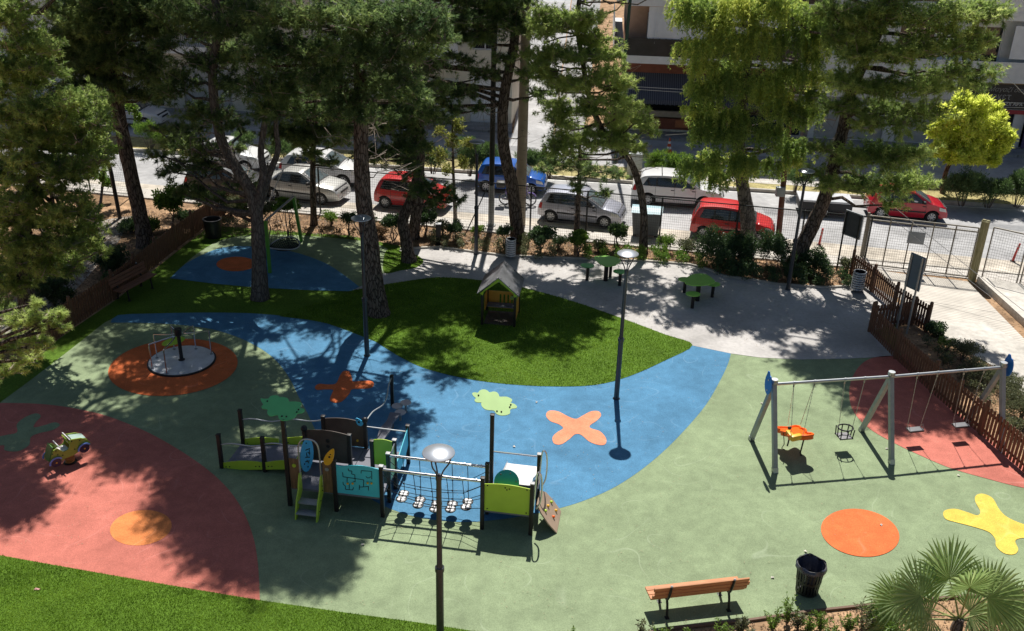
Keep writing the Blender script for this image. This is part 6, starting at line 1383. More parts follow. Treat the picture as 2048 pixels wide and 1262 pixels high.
for y in (-.17, .17):
    b = MB(); b.prism([(x_(x), z) for x, z in side], .03, Matrix.Translation((0, y, 0)) @ XZ); b.build('side_plate', m_olive, sr, 0)
    s = -1 if y < 0 else 1
    for wx, wz in ((.15, .30), (.90, .42)):
        R_ = Matrix.Rotation(PI / 2, 3, 'X'); b = MB(); b.lathe([(0, -.014), (.125, -.014), (.13, 0), (.125, .014), (0, .014)], (x_(wx), y + s * .032, wz), 24, R_); wh = b.build('wheel', m_purple, sr)
        k = MB(); k.ball((x_(wx), y + s * .045, wz), .026, 10, 6, (1, .5, 1)); k.build('hub', m_yel, wh)
        k = MB(); arc = [(x_(wx) + .185 * math.cos(t), wz + .185 * math.sin(t)) for t in [rad(185 - 150 * i / 12) for i in range(13)]] + [(x_(wx) + .145 * math.cos(t), wz + .145 * math.sin(t)) for t in [rad(35 + 150 * i / 12) for i in range(13)]]
        k.prism(arc, .02, Matrix.Translation((0, y + s * .058, 0)) @ XZ); k.build('fender', m_fend, sr, 0)
    k = MB()
    for x, z in ((.10, .60), (.20, .66), (.22, .52), (.34, .45), (.66, .5), (.62, .78), (.82, .72)): k.ball((x_(x), y + s * .018, z), .018, 6, 4)
    k.build('bolts', m_black, sr)
b = MB(); b.rbox((x_(.42), 0, .53), (.24, .30, .03), .01); b.build('seat', m_whitep, sr)
b = MB(); b.rbox((x_(.07), 0, .58), (.03, .31, .44), .01, Matrix.Rotation(.35, 3, 'Y')); b.build('rear_panel', m_dgreen, sr)
b = MB(); b.rbox((x_(.82), 0, .755), (.36, .29, .02), .008, Matrix.Rotation(.30, 3, 'Y')); b.build('bonnet', mat('pale green bonnet', (.34, .45, .40), .3), sr)
b = MB(); b.rbox((x_(.56), 0, .74), (.025, .31, .30), .01, Matrix.Rotation(-.3, 3, 'Y')); b.build('dashboard', m_olive, sr)
b = MB(); b.tube([(x_(.30), -.22, .74), (x_(.30), .22, .74)], .016, 6); b.tube([(x_(.57), -.24, .88), (x_(.57), .24, .88)], .016, 6); b.build('handles', m_whitep, sr)
b = MB(); n = 90; b.tube([(.105 * math.cos(2 * PI * i / 18), .105 * math.sin(2 * PI * i / 18), .03 + .29 * i / n) for i in range(n + 1)], .018, 6); b.build('spring', mat('orange spring', (.52, .22, .06), .45, var=.1), sr)
b = MB(); b.lathe([(0, 0), (.17, 0), (.17, .03), (0, .03)], (0, 0, 0), 20); b.build('base_plate', m_black, sr); sr.scale = (1, 1, .9)

# ---- nest swing
b1, b2 = G(540, 546), G(603, 483); ang = math.atan2((b2 - b1).y, (b2 - b1).x); Ln = (b2 - b1).length
ns = thing('nest_swing', 'nest swing with lime green posts and a black net basket at the back left', 'swing', b1, ang)
m_gpost = mat('green post', (.10, .33, .05), .4, var=.08)
for x0, x1 in ((0, 0.02), (Ln, Ln - .5)):
    b = MB(); b.bar((x0, 0, 0), (x1, 0, 2.1), .11, .11, up=(0, 1, 0)); b.build('post', m_gpost, ns, 0)
b = MB(); b.tube([(0, 0, 2.1), (Ln - .5, 0, 2.1)], .045, 10); b.build('beam', m_galvd, ns)
cx = Ln * .47; b = MB(); n = 28; rx, ry, zc = .68, .58, .50
rim = [(cx + rx * math.cos(2 * PI * i / n), ry * math.sin(2 * PI * i / n), zc + .12 * math.cos(2 * PI * i / n) ** 2) for i in range(n)]
b.tube(rim, .028, 6, closed=True); b.build('basket_rim', mat('worn pale rope rim', (.42, .42, .42), .8, var=.25, vs=12), ns)
b = MB(); gk = 8
for i in range(-gk, gk + 1):
    t = i / gk * .92
    for ax in (0, 1):
        w = math.sqrt(1 - t * t); pts = []
        for j in range(7):
            s = -w + 2 * w * j / 6; x, y = (t, s) if ax else (s, t); pts.append((cx + rx * x, ry * y, zc + .12 * x * x - .16 * (1 - x * x - y * y)))
        b.tube(pts, .016, 4)
b.build('net', m_rope, ns)
b = MB()
for a in range(4):
    th = PI / 4 + a * PI / 2; b.tube([(cx + rx * math.cos(th), ry * math.sin(th), zc + .06), (cx + (.35 if math.cos(th) > 0 else -.35), 0, 2.08)], .010, 5)
b.build('ropes', m_rope, ns)

# ---- leaf tables and stools
m_tg = mat('lime table top', (.27, .58, .10), .35, var=.08, vs=3); m_dg = mat('mid green stool top', (.12, .46, .11), .35, var=.08, vs=3)
def leaf_table(lab, top_px, base_px, base2, z):
    b0 = G(*base_px); t = thing('leaf_table', lab, 'table', b0, 0, 'leaf shaped green picnic tables'); 
    P = [G(x, y, z) - b0 for x, y in top_px]; P = [(p.x, p.y) for p in spline([(p.x, p.y) for p in P], 3, True)]
    b = MB(); b.prism(P, .03, Matrix.Translation((0, 0, z))); b.build('table_top', m_tg, t, 30)
    b = MB(); b.tube([(0, 0, 0), (0, 0, z - .02)], .085, 14); b.build('pedestal', m_post, t)
zt1 = .78
leaf_table('leaf shaped green table nearer the playhouse, with sun patches on its top', [(1188, 514), (1200, 512.5), (1215, 512), (1230, 514.5), (1242, 520), (1237, 526), (1226, 531.5), (1213, 533), (1202, 529), (1193, 522)], (1211, 562), None, zt1)
leaf_table('leaf shaped green table nearer the far right lamp', [(1370, 566), (1372, 557), (1384, 550), (1400, 547.5), (1414, 550), (1424, 557), (1430, 564), (1420, 569), (1400, 571.5), (1382, 571)], (1394, 602), None, zt1)
def stool(lab, base_px, top_y, r=.24):
    b0 = G(*base_px); h = min(.62, upz(b0, top_y)); t = thing('stool', lab, 'stool', b0, 0, 'green topped stools around the leaf tables')
    b = MB(); b.tube([(0, 0, 0), (0, 0, h - .02)], .062, 12); b.build('pedestal', m_post, t)
    b = MB(); n = 22; b.prism([(r * math.cos(2 * PI * i / n) * (1.18 if math.cos(2 * PI * i / n) < 0 else 1), r * .9 * math.sin(2 * PI * i / n)) for i in range(n)], .028, Matrix.Translation((0, 0, h))); b.build('seat', m_dg if base_px[0] < 1300 else m_tg, t, 30)
stool('stool at the left of the table nearer the playhouse', (1174, 561), 531)
stool('stool at the right of the table nearer the playhouse, beside the lamp pole', (1239, 572), 543)
stool('stool hidden behind the table nearer the playhouse, only its leg showing', (1220, 555), 528, .22)
stool('stool at the back left of the table nearer the far right lamp', (1368, 586), 559)
stool('stool at the right of the table nearer the far right lamp', (1424, 595), 568)
stool('stool standing in front of the table nearer the far right lamp', (1384, 617), 588)

# ---- benches
m_bw = woodmat('bench wood', (.40, .155, .06), (.62, .29, .13), (1, 16, 16)); m_bwd = woodmat('dark bench wood', (.17, .075, .045), (.28, .13, .08), (1, 16, 16))
def bench(lab, c, ang, L_, wood, sides=(-.33, .33)):
    """seat faces local +y; back at -y"""
    t = thing('park_bench', lab, 'bench', c, ang)
    b = MB()
    for i in range(3): b.rbox((0, .04 + i * .135, .445), (L_, .12, .04), .008)
    b.build('seat', wood, t)
    b = MB(); R_ = Matrix.Rotation(rad(14), 3, 'X')
    for i in range(3): b.rbox((.035 * (i % 2), -.10 - .03 * i, .58 + i * .118), (L_, .04, .105), .008, R_)
    b.build('backrest', wood, t)
    for s in sides:
        x = s * L_; f = MB(); f.tube(spline([(x, -.22, .90), (x, -.16, .66), (x, -.10, .50), (x, -.02, .41), (x, .20, .405), (x, .36, .40)], 4), .028, 8)
        f.tube([(x, .31, .40), (x, .36, .0)], .028, 8); f.tube(spline([(x, -.04, .42), (x, -.10, .28), (x, -.15, .0)], 4), .028, 8); f.rbox((x, .36, .012), (.09, .1, .024), .005); f.rbox((x, -.15, .012), (.09, .1, .024), .005); f.build('leg_frame', m_black, t)
        k = MB(); k.ball((x, -.22, .905), .03, 8, 6); k.build('frame_end_cap', m_cap, t)
    return t
ra, rb = G(1338, 1253), G(1461, 1238); fa, fb = G(1321, 1203), G(1442, 1186); ctr = (ra + rb + fa + fb) / 4; ang = math.atan2((rb - ra).y, (rb - ra).x)
Lb = (G(1491, 1160, .75) - G(1300, 1178, .75)).length
bench('orange brown wooden bench seen from behind at the front edge of the playground', Vector((ctr.x, ctr.y, 0)), ang, Lb, m_bw)
p, q = G(241, 606), G(303, 572); ang = math.atan2((q - p).y, (q - p).x)
bench('dark wooden bench in shade against the left picket fence', (p + q) / 2 + Vector((-.15, .1, 0)), ang + PI, (G(306, 553, .45) - G(258, 594, .45)).length, m_bwd)

# ---- litter bins
b0 = G(1613, 1182); bn = thing('litter_bin', 'black slatted bin with a black bag and a long shadow at the front right', 'bin', b0, .2)
b = MB(); n = 22
for i in range(n): th = 2 * PI * i / n; b.bar((.235 * math.cos(th), .235 * math.sin(th), .05), (.30 * math.cos(th), .30 * math.sin(th), .74), .042, .008, up=(math.cos(th), math.sin(th), 0))
b.build('slats', m_black, bn, 0)
for z, r in ((.06, .235), (.36, .262), (.73, .298)):
    b = MB(); b.lathe([(r - .004, z - .03), (r + .012, z - .03), (r + .012, z + .03), (r - .004, z + .03), (r - .004, z - .03)], (0, 0, 0), 32); b.build('hoop', m_black, bn)
b = MB(); P = []; F = []; n = 40
for j, (r, z) in enumerate(((.338, .67), (.328, .750), (.305, .775), (.285, .70), (.25, .34), (.17, .16), (0.02, .14))):
    for i in range(n): th = 2 * PI * i / n; w = 1 + .045 * math.sin(9 * th + j * 1.3) * (1 if j > 1 else .4) + random.uniform(-.015, .015); P.append((r * w * math.cos(th), r * w * math.sin(th), z + .02 * math.sin(5 * th + j) * (j > 0)))
for j in range(6):
    for i in range(n): F.append((j * n + i, j * n + (i + 1) % n, (j + 1) * n + (i + 1) % n, (j + 1) * n + i))
b.add(P, F); b.build('bag', mat('black plastic bag', (.045, .050, .075), .25, var=.25, spec=.7, bump=.6, bs=14), bn, 60)
b = MB(); b.lathe([(0, .03), (.225, .03), (.225, .05), (0, .05)], (0, 0, 0), 24); b.build('base', m_black, bn)
def ring_bin(lab, px, ang, r=.20):
    b0 = G(*px); t = thing('ring_bin', lab, 'bin', b0, ang, 'grey metal bins made of stacked rings'); m_ = mat('bluish grey bin metal', (.40, .43, .46), .5, metal=.2, var=.1)
    for k in range(8):
        z = .14 + .092 * k; b = MB(); b.lathe([(r - .012, z), (r, z - .002), (r + .012, z + .03), (r, z + .062), (r - .012, z + .06), (r - .012, z)], (0, 0, 0), 28); b.build('ring', m_, t)
    b = MB(); b.lathe([(0, .12), (r - .03, .12), (r - .03, .84), (r - .05, .84), (r - .05, .16), (0, .16)], (0, 0, 0), 24); b.build('liner', m_black, t)
    b = MB(); b.tube([(0, 0, 0), (0, 0, .13)], .04, 8); b.build('stem', m_galvd, t)
ring_bin('grey ringed bin on the path at the foot of the dark curved pine', (1021, 517), 0)
ring_bin('grey ringed bin at the right beside the picket fence', (1713, 584), 0, .23)
b0 = G(428, 474); t = thing('litter_bin', 'dark bin in deep shade at the far corner of the left fence', 'bin', b0)
b = MB(); b.lathe([(.24, 0), (.30, .02), (.36, .72), (.38, .74), (.38, .80), (.33, .80), (.30, .6)], (0, 0, 0), 20); b.build('body', m_black, t); b = MB(); b.lathe([(0, .55), (.31, .58)], (0, 0, 0), 16); b.build('liner', m_inside, t)

# ---- park lamps
def lamp_parts(t, H=4.66, HC=1.98):
    b = MB(); b.lathe([(.11, 0), (.11, .03), (.078, .06), (.075, HC - .06), (.092, HC - .05), (.092, HC + .05), (.072, HC + .06), (.055, HC + .10), (.050, H - .62), (.06, H - .60), (.06, H - .50), (0, H - .48)], (0, 0, 0), 14); b.build('pole', m_lampd, t)
    for k in range(3):
        th = rad(0 + 120 * k); c, s = math.cos(th), math.sin(th)
        b = MB(); b.tube(spline([(0.03 * c, .03 * s, H - .62), (.08 * c, .08 * s, H - .42), (.20 * c, .20 * s, H - .22), (.235 * c, .235 * s, H - .02)], 4), .015, 6); b.build('arm', m_lampd, t)
    b = MB(); b.lathe([(0, H + .065), (.10, H + .06), (.22, H + .035), (.298, H - .005), (.302, H - .02), (.285, H - .03), (0, H - .01)], (0, 0, 0), 40); b.build('dish', m_dish, t, 40)
    b = MB(); b.lathe([(0, H - .13), (.05, H - .13), (.06, H - .05), (.06, H - .012), (0, H - .012)], (0, 0, 0), 12); b.build('lamp_head', m_lampd, t)
lg = 'tall park lamps with round dishes'
lamp = thing('park_lamp', 'park lamp with a silver dish in front of the play unit, nearest the camera', 'lamp post', G(880.6, 1292.9), 0, lg); lamp_parts(lamp)
dup(lamp, G(1232.5, 798), .5, 'park lamp standing on the blue rubber right of the playhouse'); dup(lamp, G(734.3, 712), 1.1, 'park lamp in shade before the thick leaning pine')
dup(lamp, G(952, 509), .2, 'park lamp at the back beside the dark metal pole'); dup(lamp, G(1575.5, 580), .9, 'park lamp on the shaded path before the right leaning pine')

# small litter scattered on the floor
for i, (x, y, lab) in enumerate([(74, 1181, 'pinkish scrap of paper on the near lawn'), (1762, 1052, 'white blossom speck on the right orange circle'), (1611, 1105, 'white speck above the black bin'), (1545, 1157, 'white speck between the bench and the black bin'), (1073, 806, 'white speck on the blue floor left of the orange motif'), (1028, 895, 'white speck on the blue floor above the slide'), (1773, 899, 'pale leaf between the middle and right swing legs'), (1523, 808, 'white speck left of the swing frame'), (1917, 953, 'pale leaf under the shadow of the flat swings'), (726, 1091, 'pale scrap in the shadow of the play unit')]):
    b = MB(); b.add([(-.04, -.02, .001), (.03, -.03, .02), (.045, .02, .004), (-.02, .03, .025), (0, 0, .03)], [(0, 1, 4), (1, 2, 4), (2, 3, 4), (3, 0, 4), (3, 2, 1, 0)])
    o = b.build('litter_scrap', mat('pale scrap', (.65, .60, .52), .8) if i else mat('pink scrap', (.6, .3, .3), .8), None, 0); o.location = G(x, y) + Vector((0, 0, .027)); o.rotation_euler = (0, 0, i * 1.1); o.scale = (1.6, 1, 1) if i == 0 else (1, 1, 1); tag(o, lab, 'litter', 'small pale scraps and petals on the ground')
# ------------------------------------------------------------------ FENCES, GATE, POLES, SIGNS
m_fence = woodmat('brown stained fence wood', (.115, .048, .026), (.22, .10, .055), (14, 14, 1))
m_fpost = woodmat('fence post wood', (.085, .040, .022), (.20, .10, .055), (14, 14, 1))
m_wire = mat('dark fence wire', (.05, .052, .05), .6, metal=.3, var=.2)
m_fenceg = mat('black green fence steel', (.022, .026, .024), .5, metal=.2, var=.2)
m_gate = mat('weathered gate steel', (.22, .20, .165), .55, metal=.3, var=.2, vs=4)
def picket_fence(name, lab, pts, h=1.0, bay=1.9, group=None, z0=0.0, dens=.135):
    """posts, and one picket panel (two rails and round topped slats) per bay"""
    b0 = Vector((pts[0].x, pts[0].y, z0)); t = thing(name, lab, 'fence', b0, 0, group)
    stops = []
    for p, q in zip(pts[:-1], pts[1:]):
        n = max(1, round((q - p).length / bay)); stops += [p + (q - p) * (i / n) for i in range(n)]
    stops.append(pts[-1])
    for i, p in enumerate(stops):
        b = MB(); ph = h + .14; b.lathe([(.062, 0), (.062, ph - .05), (.05, ph), (0, ph + .005)], p - b0, 10); b.build('post', m_fpost, t)
    for p, q in zip(stops[:-1], stops[1:]):
        d = q - p; L_ = d.length; u = d / L_; nv = Vector((-u.y, u.x, 0)); b = MB()
        for z in (.22 * h, .80 * h): b.bar(p - b0 + u * .05 + Vector((0, 0, z)), q - b0 - u * .05 + Vector((0, 0, z)), .035, .075)
        n = int((L_ - .14) / dens); w = .088
        for i in range(n + 1):
            c = p - b0 + u * (.09 + (L_ - .18) * i / max(1, n)) - nv * .032; hh = h * (1 + random.uniform(-.012, .012))
            o = []
            for s, z in ((-w / 2, .05), (w / 2, .05), (w / 2, hh - .03), (w / 4, hh), (-w / 4, hh), (-w / 2, hh - .03)): o.append((s, z))
            M_ = Matrix(((u.x, 0, nv.x, c.x), (u.y, 0, nv.y, c.y), (0, 1, 0, 0), (0, 0, 0, 1))); b.prism(o, .02, M_)
        b.build('picket_panel', m_fence, t, 0)
    return t
fl = [G(60, 722), G(147, 655), G(229, 599), G(352, 499), G(418, 449)]
picket_fence('picket_fence', 'long brown picket fence along the left side behind the bench', fl, 1.0)
picket_fence('picket_fence', 'short sunlit picket fence at the back left corner beside the forked pine', [G(421, 446), G(448, 430), G(492, 412)], 1.0)
fr1 = [G(1700, 553), G(1742, 584), G(1786, 622), G(1851, 664)]
picket_fence('picket_fence', 'sunlit picket fence at the right beside the ringed bin, running towards the sign', fr1, 1.0, 1.5)
fr2 = [G(1738, 664), G(1790, 718), G(1862, 786), G(1960, 870), G(2052, 950), G(2200, 1075)]
picket_fence('picket_fence', 'long brown picket fence at the right behind the swing frame', fr2, 1.0, 1.6)
picket_fence('picket_gate', 'open picket gate leaf linking the two right fences', [G(1742, 660), G(1822, 650)], .95, 3)

def mesh_fence(name, lab, pts, h, mpost, mmesh, bay=2.6, rails=(0.03, 1), pitch=.085, z0=.0, group=None, postr=.032, skip=()):
    b0 = Vector((pts[0].x, pts[0].y, z0)); t = thing(name, lab, 'fence', b0, 0, group)
    stops = []
    for p, q in zip(pts[:-1], pts[1:]):
        n = max(1, round((q - p).length / bay)); stops += [p + (q - p) * (i / n) for i in range(n)]
    stops.append(pts[-1])
    for i, p in enumerate(stops):
        if i in skip: continue
        b = MB(); b.tube([p - b0, p - b0 + Vector((0, 0, h + .03))], postr, 8); b.build('post', mpost, t)
    r = MB()
    for k in rails: r.tube([p - b0 + Vector((0, 0, h * k)) for p in stops], .024, 6)
    r.build('rail', mpost, t)
    b = MB()
    for p, q in zip(stops[:-1], stops[1:]):
        d = q - p; L_ = d.length; u = d / L_; n = int(L_ / pitch)
        for i in range(n):
            c = p - b0 + u * (L_ * (i + .5) / n); b.bar(c + Vector((0, 0, .05)), c + Vector((0, 0, h - .02)), .005)
        m_ = int(h / (pitch * 1.25))
        for i in range(1, m_): b.bar(p - b0 + Vector((0, 0, h * i / m_)), q - b0 + Vector((0, 0, h * i / m_)), .005)
    b.build('wire_mesh', mmesh, t, 0)
    return t
def FP(x): return Vector((x, Yfence(x), 0))
mesh_fence('mesh_fence', 'long black wire mesh fence between the planting bed and the pavement', [FP(-10.9), FP(-4), FP(3), FP(9), FP(14.0)], 2.15, m_fenceg, m_wire)
mesh_fence('mesh_fence', 'black wire mesh fence at the far left beside the arched pipe', [FP(-24), FP(-17.6)], 2.15, m_fenceg, m_wire)
for x, lab in ((-10.2, 'thin grey brace leaning against the mesh fence before the grey saloon car'), (-1.2, 'dark slanted brace leaning from the mesh fence beside the back lamp')):
    p = FP(x); b = MB(); b.tube([Vector((-.9, -.75, 0)), Vector((0, 0, 1.9))], .024, 6); o = b.build('fence_brace', m_galvd if x < -5 else m_fenceg, None); o.location = p; tag(o, lab, 'brace')
# black arched pipe frame
b0 = G(240, 437); t = thing('pipe_arch', 'black bent pipe arch over the left path entrance', 'pipe', b0); hh = upz(b0, 318); b = MB()
b.tube(spline([(0, 0, 0), (-.05, 0, hh * .5), (-.1, 0, hh - .35), (-.22, .02, hh - .08), (-.5, .04, hh), (-1.6, .10, hh + .02), (-2.5, .2, hh + .02), (-2.75, .2, hh - .1), (-2.85, .2, hh - .4), (-2.9, .2, 0)], 4), .085, 12); b.build('pipe', m_black, t)
# gate
gA, gB = G(1722, 530), G(1934, 557); u = (gB - gA).normalized(); ang = math.atan2(u.y, u.x); Lg = (gB - gA).length
def gate_leaf(lab, p, q, n, h, plate=None, topdouble=True):
    d = q - p; L_ = d.length; t = thing('mesh_gate', lab, 'gate', p, math.atan2(d.y, d.x), 'wire mesh gates at the driveway'); b = MB()
    for z in ((.08, h - .16, h) if topdouble else (.08, h)): b.tube([(0, 0, z), (L_, 0, z)], .03, 8)
    for i in range(n + 1): b.tube([(L_ * i / n, 0, .05), (L_ * i / n, 0, h)], .026, 8)
    b.build('frame', m_gate, t); w = MB(); k = int(L_ / .085)
    for i in range(k): w.bar((L_ * (i + .5) / k, .03, .1), (L_ * (i + .5) / k, .03, h - .1), .006)
    for i in range(1, 20): w.bar((0, .03, h * i / 20), (L_, .03, h * i / 20), .006)
    w.build('wire_mesh', m_wire, t, 0)
    if plate: k = MB(); k.rbox((plate[0], -.03, plate[1]), (plate[2], .02, plate[3]), .004); k.build('plate', mat('grey plate', (.25, .27, .29), .5, var=.1), t)
gate_leaf('wide sliding mesh gate with a grey plate below the red car', gA, gB, 5, 2.1, (Lg * .46, 1.42, .62, .5))
gate_leaf('narrow mesh gate right of the thick olive post', G(1962, 561), G(2030, 578), 1, 2.2, None, False)
gate_leaf('mesh gate cut by the right edge of the picture', G(2036, 580), G(2140, 600), 2, 2.2, None, False)
b0 = G(1943, 562); hh = upz(b0, 442); b = MB(); b.tube([(0, 0, 0), (0, 0, hh)], .15, 14); b.tube([(-.06, .02, hh), (-.06, .02, hh + .05)], .07, 10); b.tube([(.07, -.02, hh), (.07, -.02, hh + .03)], .07, 10)
o = b.build('gate_post', woodmat('mossy olive timber', (.14, .13, .05), (.33, .29, .15), (10, 10, .8)), None); o.location = b0; tag(o, 'thick olive timber post between the two mesh gates', 'post')
b0 = G(1722, 512); b = MB(); hh = upz(b0, 425); b.tube([(0, 0, 0), (0, 0, hh)], .05, 10); b.tube([(.12, .05, 0), (.12, .05, hh - .1)], .035, 8); o = b.build('gate_post', m_gate, None); o.location = b0; tag(o, 'slim double steel post at the left end of the sliding gate', 'post')
# signs seen from behind
m_back = mat('blue grey sign back', (.17, .21, .25), .5, var=.12, vs=2, stain=.15); m_spost = mat('pale sign post', (.45, .44, .41), .5, metal=.3, var=.1)
def two_post_sign(lab, pa, ta, pb, tb, zf, mp, mb, fr=False):
    A_, B_ = G(*pa), G(*pb); ha, hb = upz(A_, ta), upz(B_, tb); h = (ha + hb) / 2; d = B_ - A_; t = thing('sign_board', lab, 'sign', A_, math.atan2(d.y, d.x)); L_ = d.length
    for x in (0, L_): b = MB(); b.tube([(x, 0, 0), (x, 0, h)], .035, 10); b.build('post', mp, t)
    b = MB(); b.rbox((L_ / 2, .055, h * (1 + zf) / 2), (L_ + .1, .03, h * (1 - zf)), .008); bo = b.build('board', mb, t, 0)
    k = MB()
    for z in (h * zf, h): k.box((L_ / 2, .055, z), (L_ + .16, .05, .05))
    for x in (-.06, L_ + .06): k.box((x, .055, h * (1 + zf) / 2), (.05, .05, h * (1 - zf) - .052))
    k.build('frame', m_galvd if fr else m_back, bo, 0)
two_post_sign('blue grey back of a notice board on two pale posts beyond the right picket fence', (1793, 657), 505, (1813, 667), 520, .58, m_spost, m_back)
two_post_sign('dark framed board on tall posts at the end of the mesh fence', (1673, 541), 421, (1700, 552), 432, .62, m_fenceg, mat('dark slate board', (.09, .095, .10), .5), True)
# poles
b0 = G(982, 454); t = thing('metal_pole', 'tall dark steel pole with a pale lower part, left of the dark curved pine', 'pole', b0)
b = MB(); b.lathe([(.20, 0), (.20, .12), (.13, .14), (.125, 1.9), (0, 1.9)], (0, 0, 0), 14); b.build('sleeve', mat('pale pole sleeve', (.33, .34, .33), .6, metal=.2, var=.2), t)
b = MB(); b.lathe([(.115, 1.8), (.10, 9), (.09, 13), (0, 13)], (0, 0, 0), 14); b.build('shaft', m_fenceg, t)
b0 = G(1040, 452); t = thing('concrete_pole', 'thick tan concrete pole beside the dark curved pine', 'pole', b0); b = MB(); b.lathe([(.235, 0), (.16, 12.5), (0, 12.5)], (0, 0, 0), 18); b.build('shaft', mat('tan concrete', (.37, .31, .235), .9, var=.12, vs=3, bump=.3, bs=30, stain=.15), t)
b = MB()
for i in range(26):
    z = .5 + i * .42; r = .235 - .075 * z / 12.5; th = -1.9 + (i % 3) * .5; b.bar((r * math.cos(th), r * math.sin(th), z), (r * math.cos(th + .5), r * math.sin(th + .5), z), .02, .012)
b.build('step_marks', m_black, t, 0)
b0 = G(1556, 482); t = thing('rusty_pole', 'leaning rusty brown pole with a grey box, right of the weeping pepper tree', 'pole', b0); tp = A(1590, 120, b0.y) - b0; b = MB(); b.tube([(0, 0, 0), tp], [.13, .10], 12); b.build('shaft', mat('rusty brown steel', (.13, .058, .036), .8, var=.3, vs=4, stain=.2), t)
c = tp * .295; b = MB(); b.rbox(c + Vector((-.13, -.12, 0)), (.36, .26, .40), .02); b.build('junction_box', m_galvd, t)
b0 = Vector((A(1243, 130, 50).x, 49.8, .13)); t = thing('metal_pole', 'dark green street pole before the peach building', 'pole', b0); b = MB(); b.tube([(0, 0, 0), (.25, 0, 11.5)], [.10, .07], 12); b.build('shaft', mat('dark green paint', (.018, .06, .04), .5), t)
# overhead wires
m_cable = mat('pale cable', (.42, .42, .42), .6)
def cable(lab, p, q, sag, r=.014):
    n = 16; pts = [p.lerp(q, i / n) - Vector((0, 0, 4 * sag * (i / n) * (1 - i / n))) for i in range(n + 1)]; c = (p + q) / 2; b = MB(); b.tube([v - c for v in pts], r, 5); o = b.build('overhead_cable', m_cable, None); o.location = c; tag(o, lab, 'cable', 'overhead cables along the street')
Yw = 51
cable('upper overhead cable crossing before the striped awning', A(1180, 168, Yw), A(2300, 212, Yw - 2.6), .15); cable('lower overhead cable crossing before the striped awning', A(1180, 172, Yw), A(2300, 221, Yw - 2.6), .2)
cable('thin cable crossing the gate diagonally, left strand', A(1655, 330, 37), G(1990, 600, .4), .05, .010); cable('thin cable crossing the gate diagonally, right strand', A(1688, 330, 37.4), G(2048, 622, .5), .05, .010)
cable('cable slanting down past the yellow tree to the right edge', A(2012, 150, 46), A(2100, 240, 46), .03)
cable('low cable from the pepper tree to the rusty pole', A(1330, 270, 40), A(1580, 235, 38.6), .12, .012)
cable('cable crossing the dark crowns at the upper left', A(225, 190, 40), A(640, 268, 40), .05, .012)

# ------------------------------------------------------------------ CARS
m_tyre = mat('tyre rubber', (.018, .018, .019), .85, var=.15)
m_rim = mat('silver wheel trim', (.55, .55, .56), .35, metal=.5, var=.06)
m_cglass = mat('tinted car glass', (.018, .022, .026), .06, var=.2, spec=.8)
m_cglass2 = mat('windscreen glass', (.10, .13, .14), .05, var=.25, vs=2, spec=.9)
m_trim = mat('black car plastic', (.028, .028, .03), .6, var=.15)
m_hl = mat('clear headlight', (.62, .62, .58), .12, var=.06, spec=.8)
m_tl = mat('red tail light', (.40, .02, .02), .2, var=.1)
m_seat = mat('light car upholstery', (.42, .41, .38), .9)
m_plate_ = mat('number plate', (.62, .62, .60), .5)
def paint(name, c, metal=.0, rough=.28, dirt=.08): return mat(name, c, rough, metal=metal, var=.03, vs=2, coat=.6, stain=dirt, ss=1.5, spec=.5)
HATCH = dict(L=3.75, W=1.62, wb=(.62, 3.02), R=.285, belt=.93, sill=.22,
    top=[(0, .40), (.03, .72), (.10, .90), (.34, 1.36), (.62, 1.47), (1.2, 1.51), (1.75, 1.49), (2.1, 1.42), (2.88, .99), (3.05, .94), (3.45, .82), (3.64, .70), (3.73, .52), (3.75, .36)],
    side=[[(.42, .98), (1.00, .97), (1.00, 1.36), (.60, 1.36)], [(1.07, .97), (1.66, .96), (1.66, 1.38), (1.07, 1.38)], [(1.73, .96), (2.62, .95), (2.08, 1.34), (1.73, 1.38)]],
    ws=(2.14, 2.84), rw=(.13, .33), hl=[(3.30, .62), (3.66, .56), (3.60, .72), (3.28, .80)], tl=[(.04, .62), (.20, .62), (.24, .92), (.12, .92)], doors=[.96, 1.695, 2.66], mould=(.9, 2.7, .52))
SEDAN = dict(L=4.30, W=1.68, wb=(.80, 3.38), R=.295, belt=.92, sill=.22,
    top=[(0, .40), (.03, .70), (.08, .90), (.5, .97), (.72, 1.0), (1.25, 1.34), (1.55, 1.41), (2.0, 1.43), (2.4, 1.39), (3.15, .97), (3.35, .92), (3.95, .80), (4.18, .66), (4.28, .50), (4.30, .36)],
    side=[[(.92, .98), (1.10, .98), (1.20, 1.22), (1.16, 1.22)], [(1.16, .97), (1.88, .96), (1.88, 1.31), (1.34, 1.30)], [(1.95, .96), (2.90, .95), (2.36, 1.29), (1.95, 1.31)]],
    ws=(2.44, 3.12), rw=(.76, 1.24), hl=[(3.82, .60), (4.20, .54), (4.12, .68), (3.78, .76)], tl=[(.03, .66), (.34, .66), (.34, .84), (.05, .86)], doors=[1.22, 1.915, 2.93], mould=(1.1, 3.0, .50))
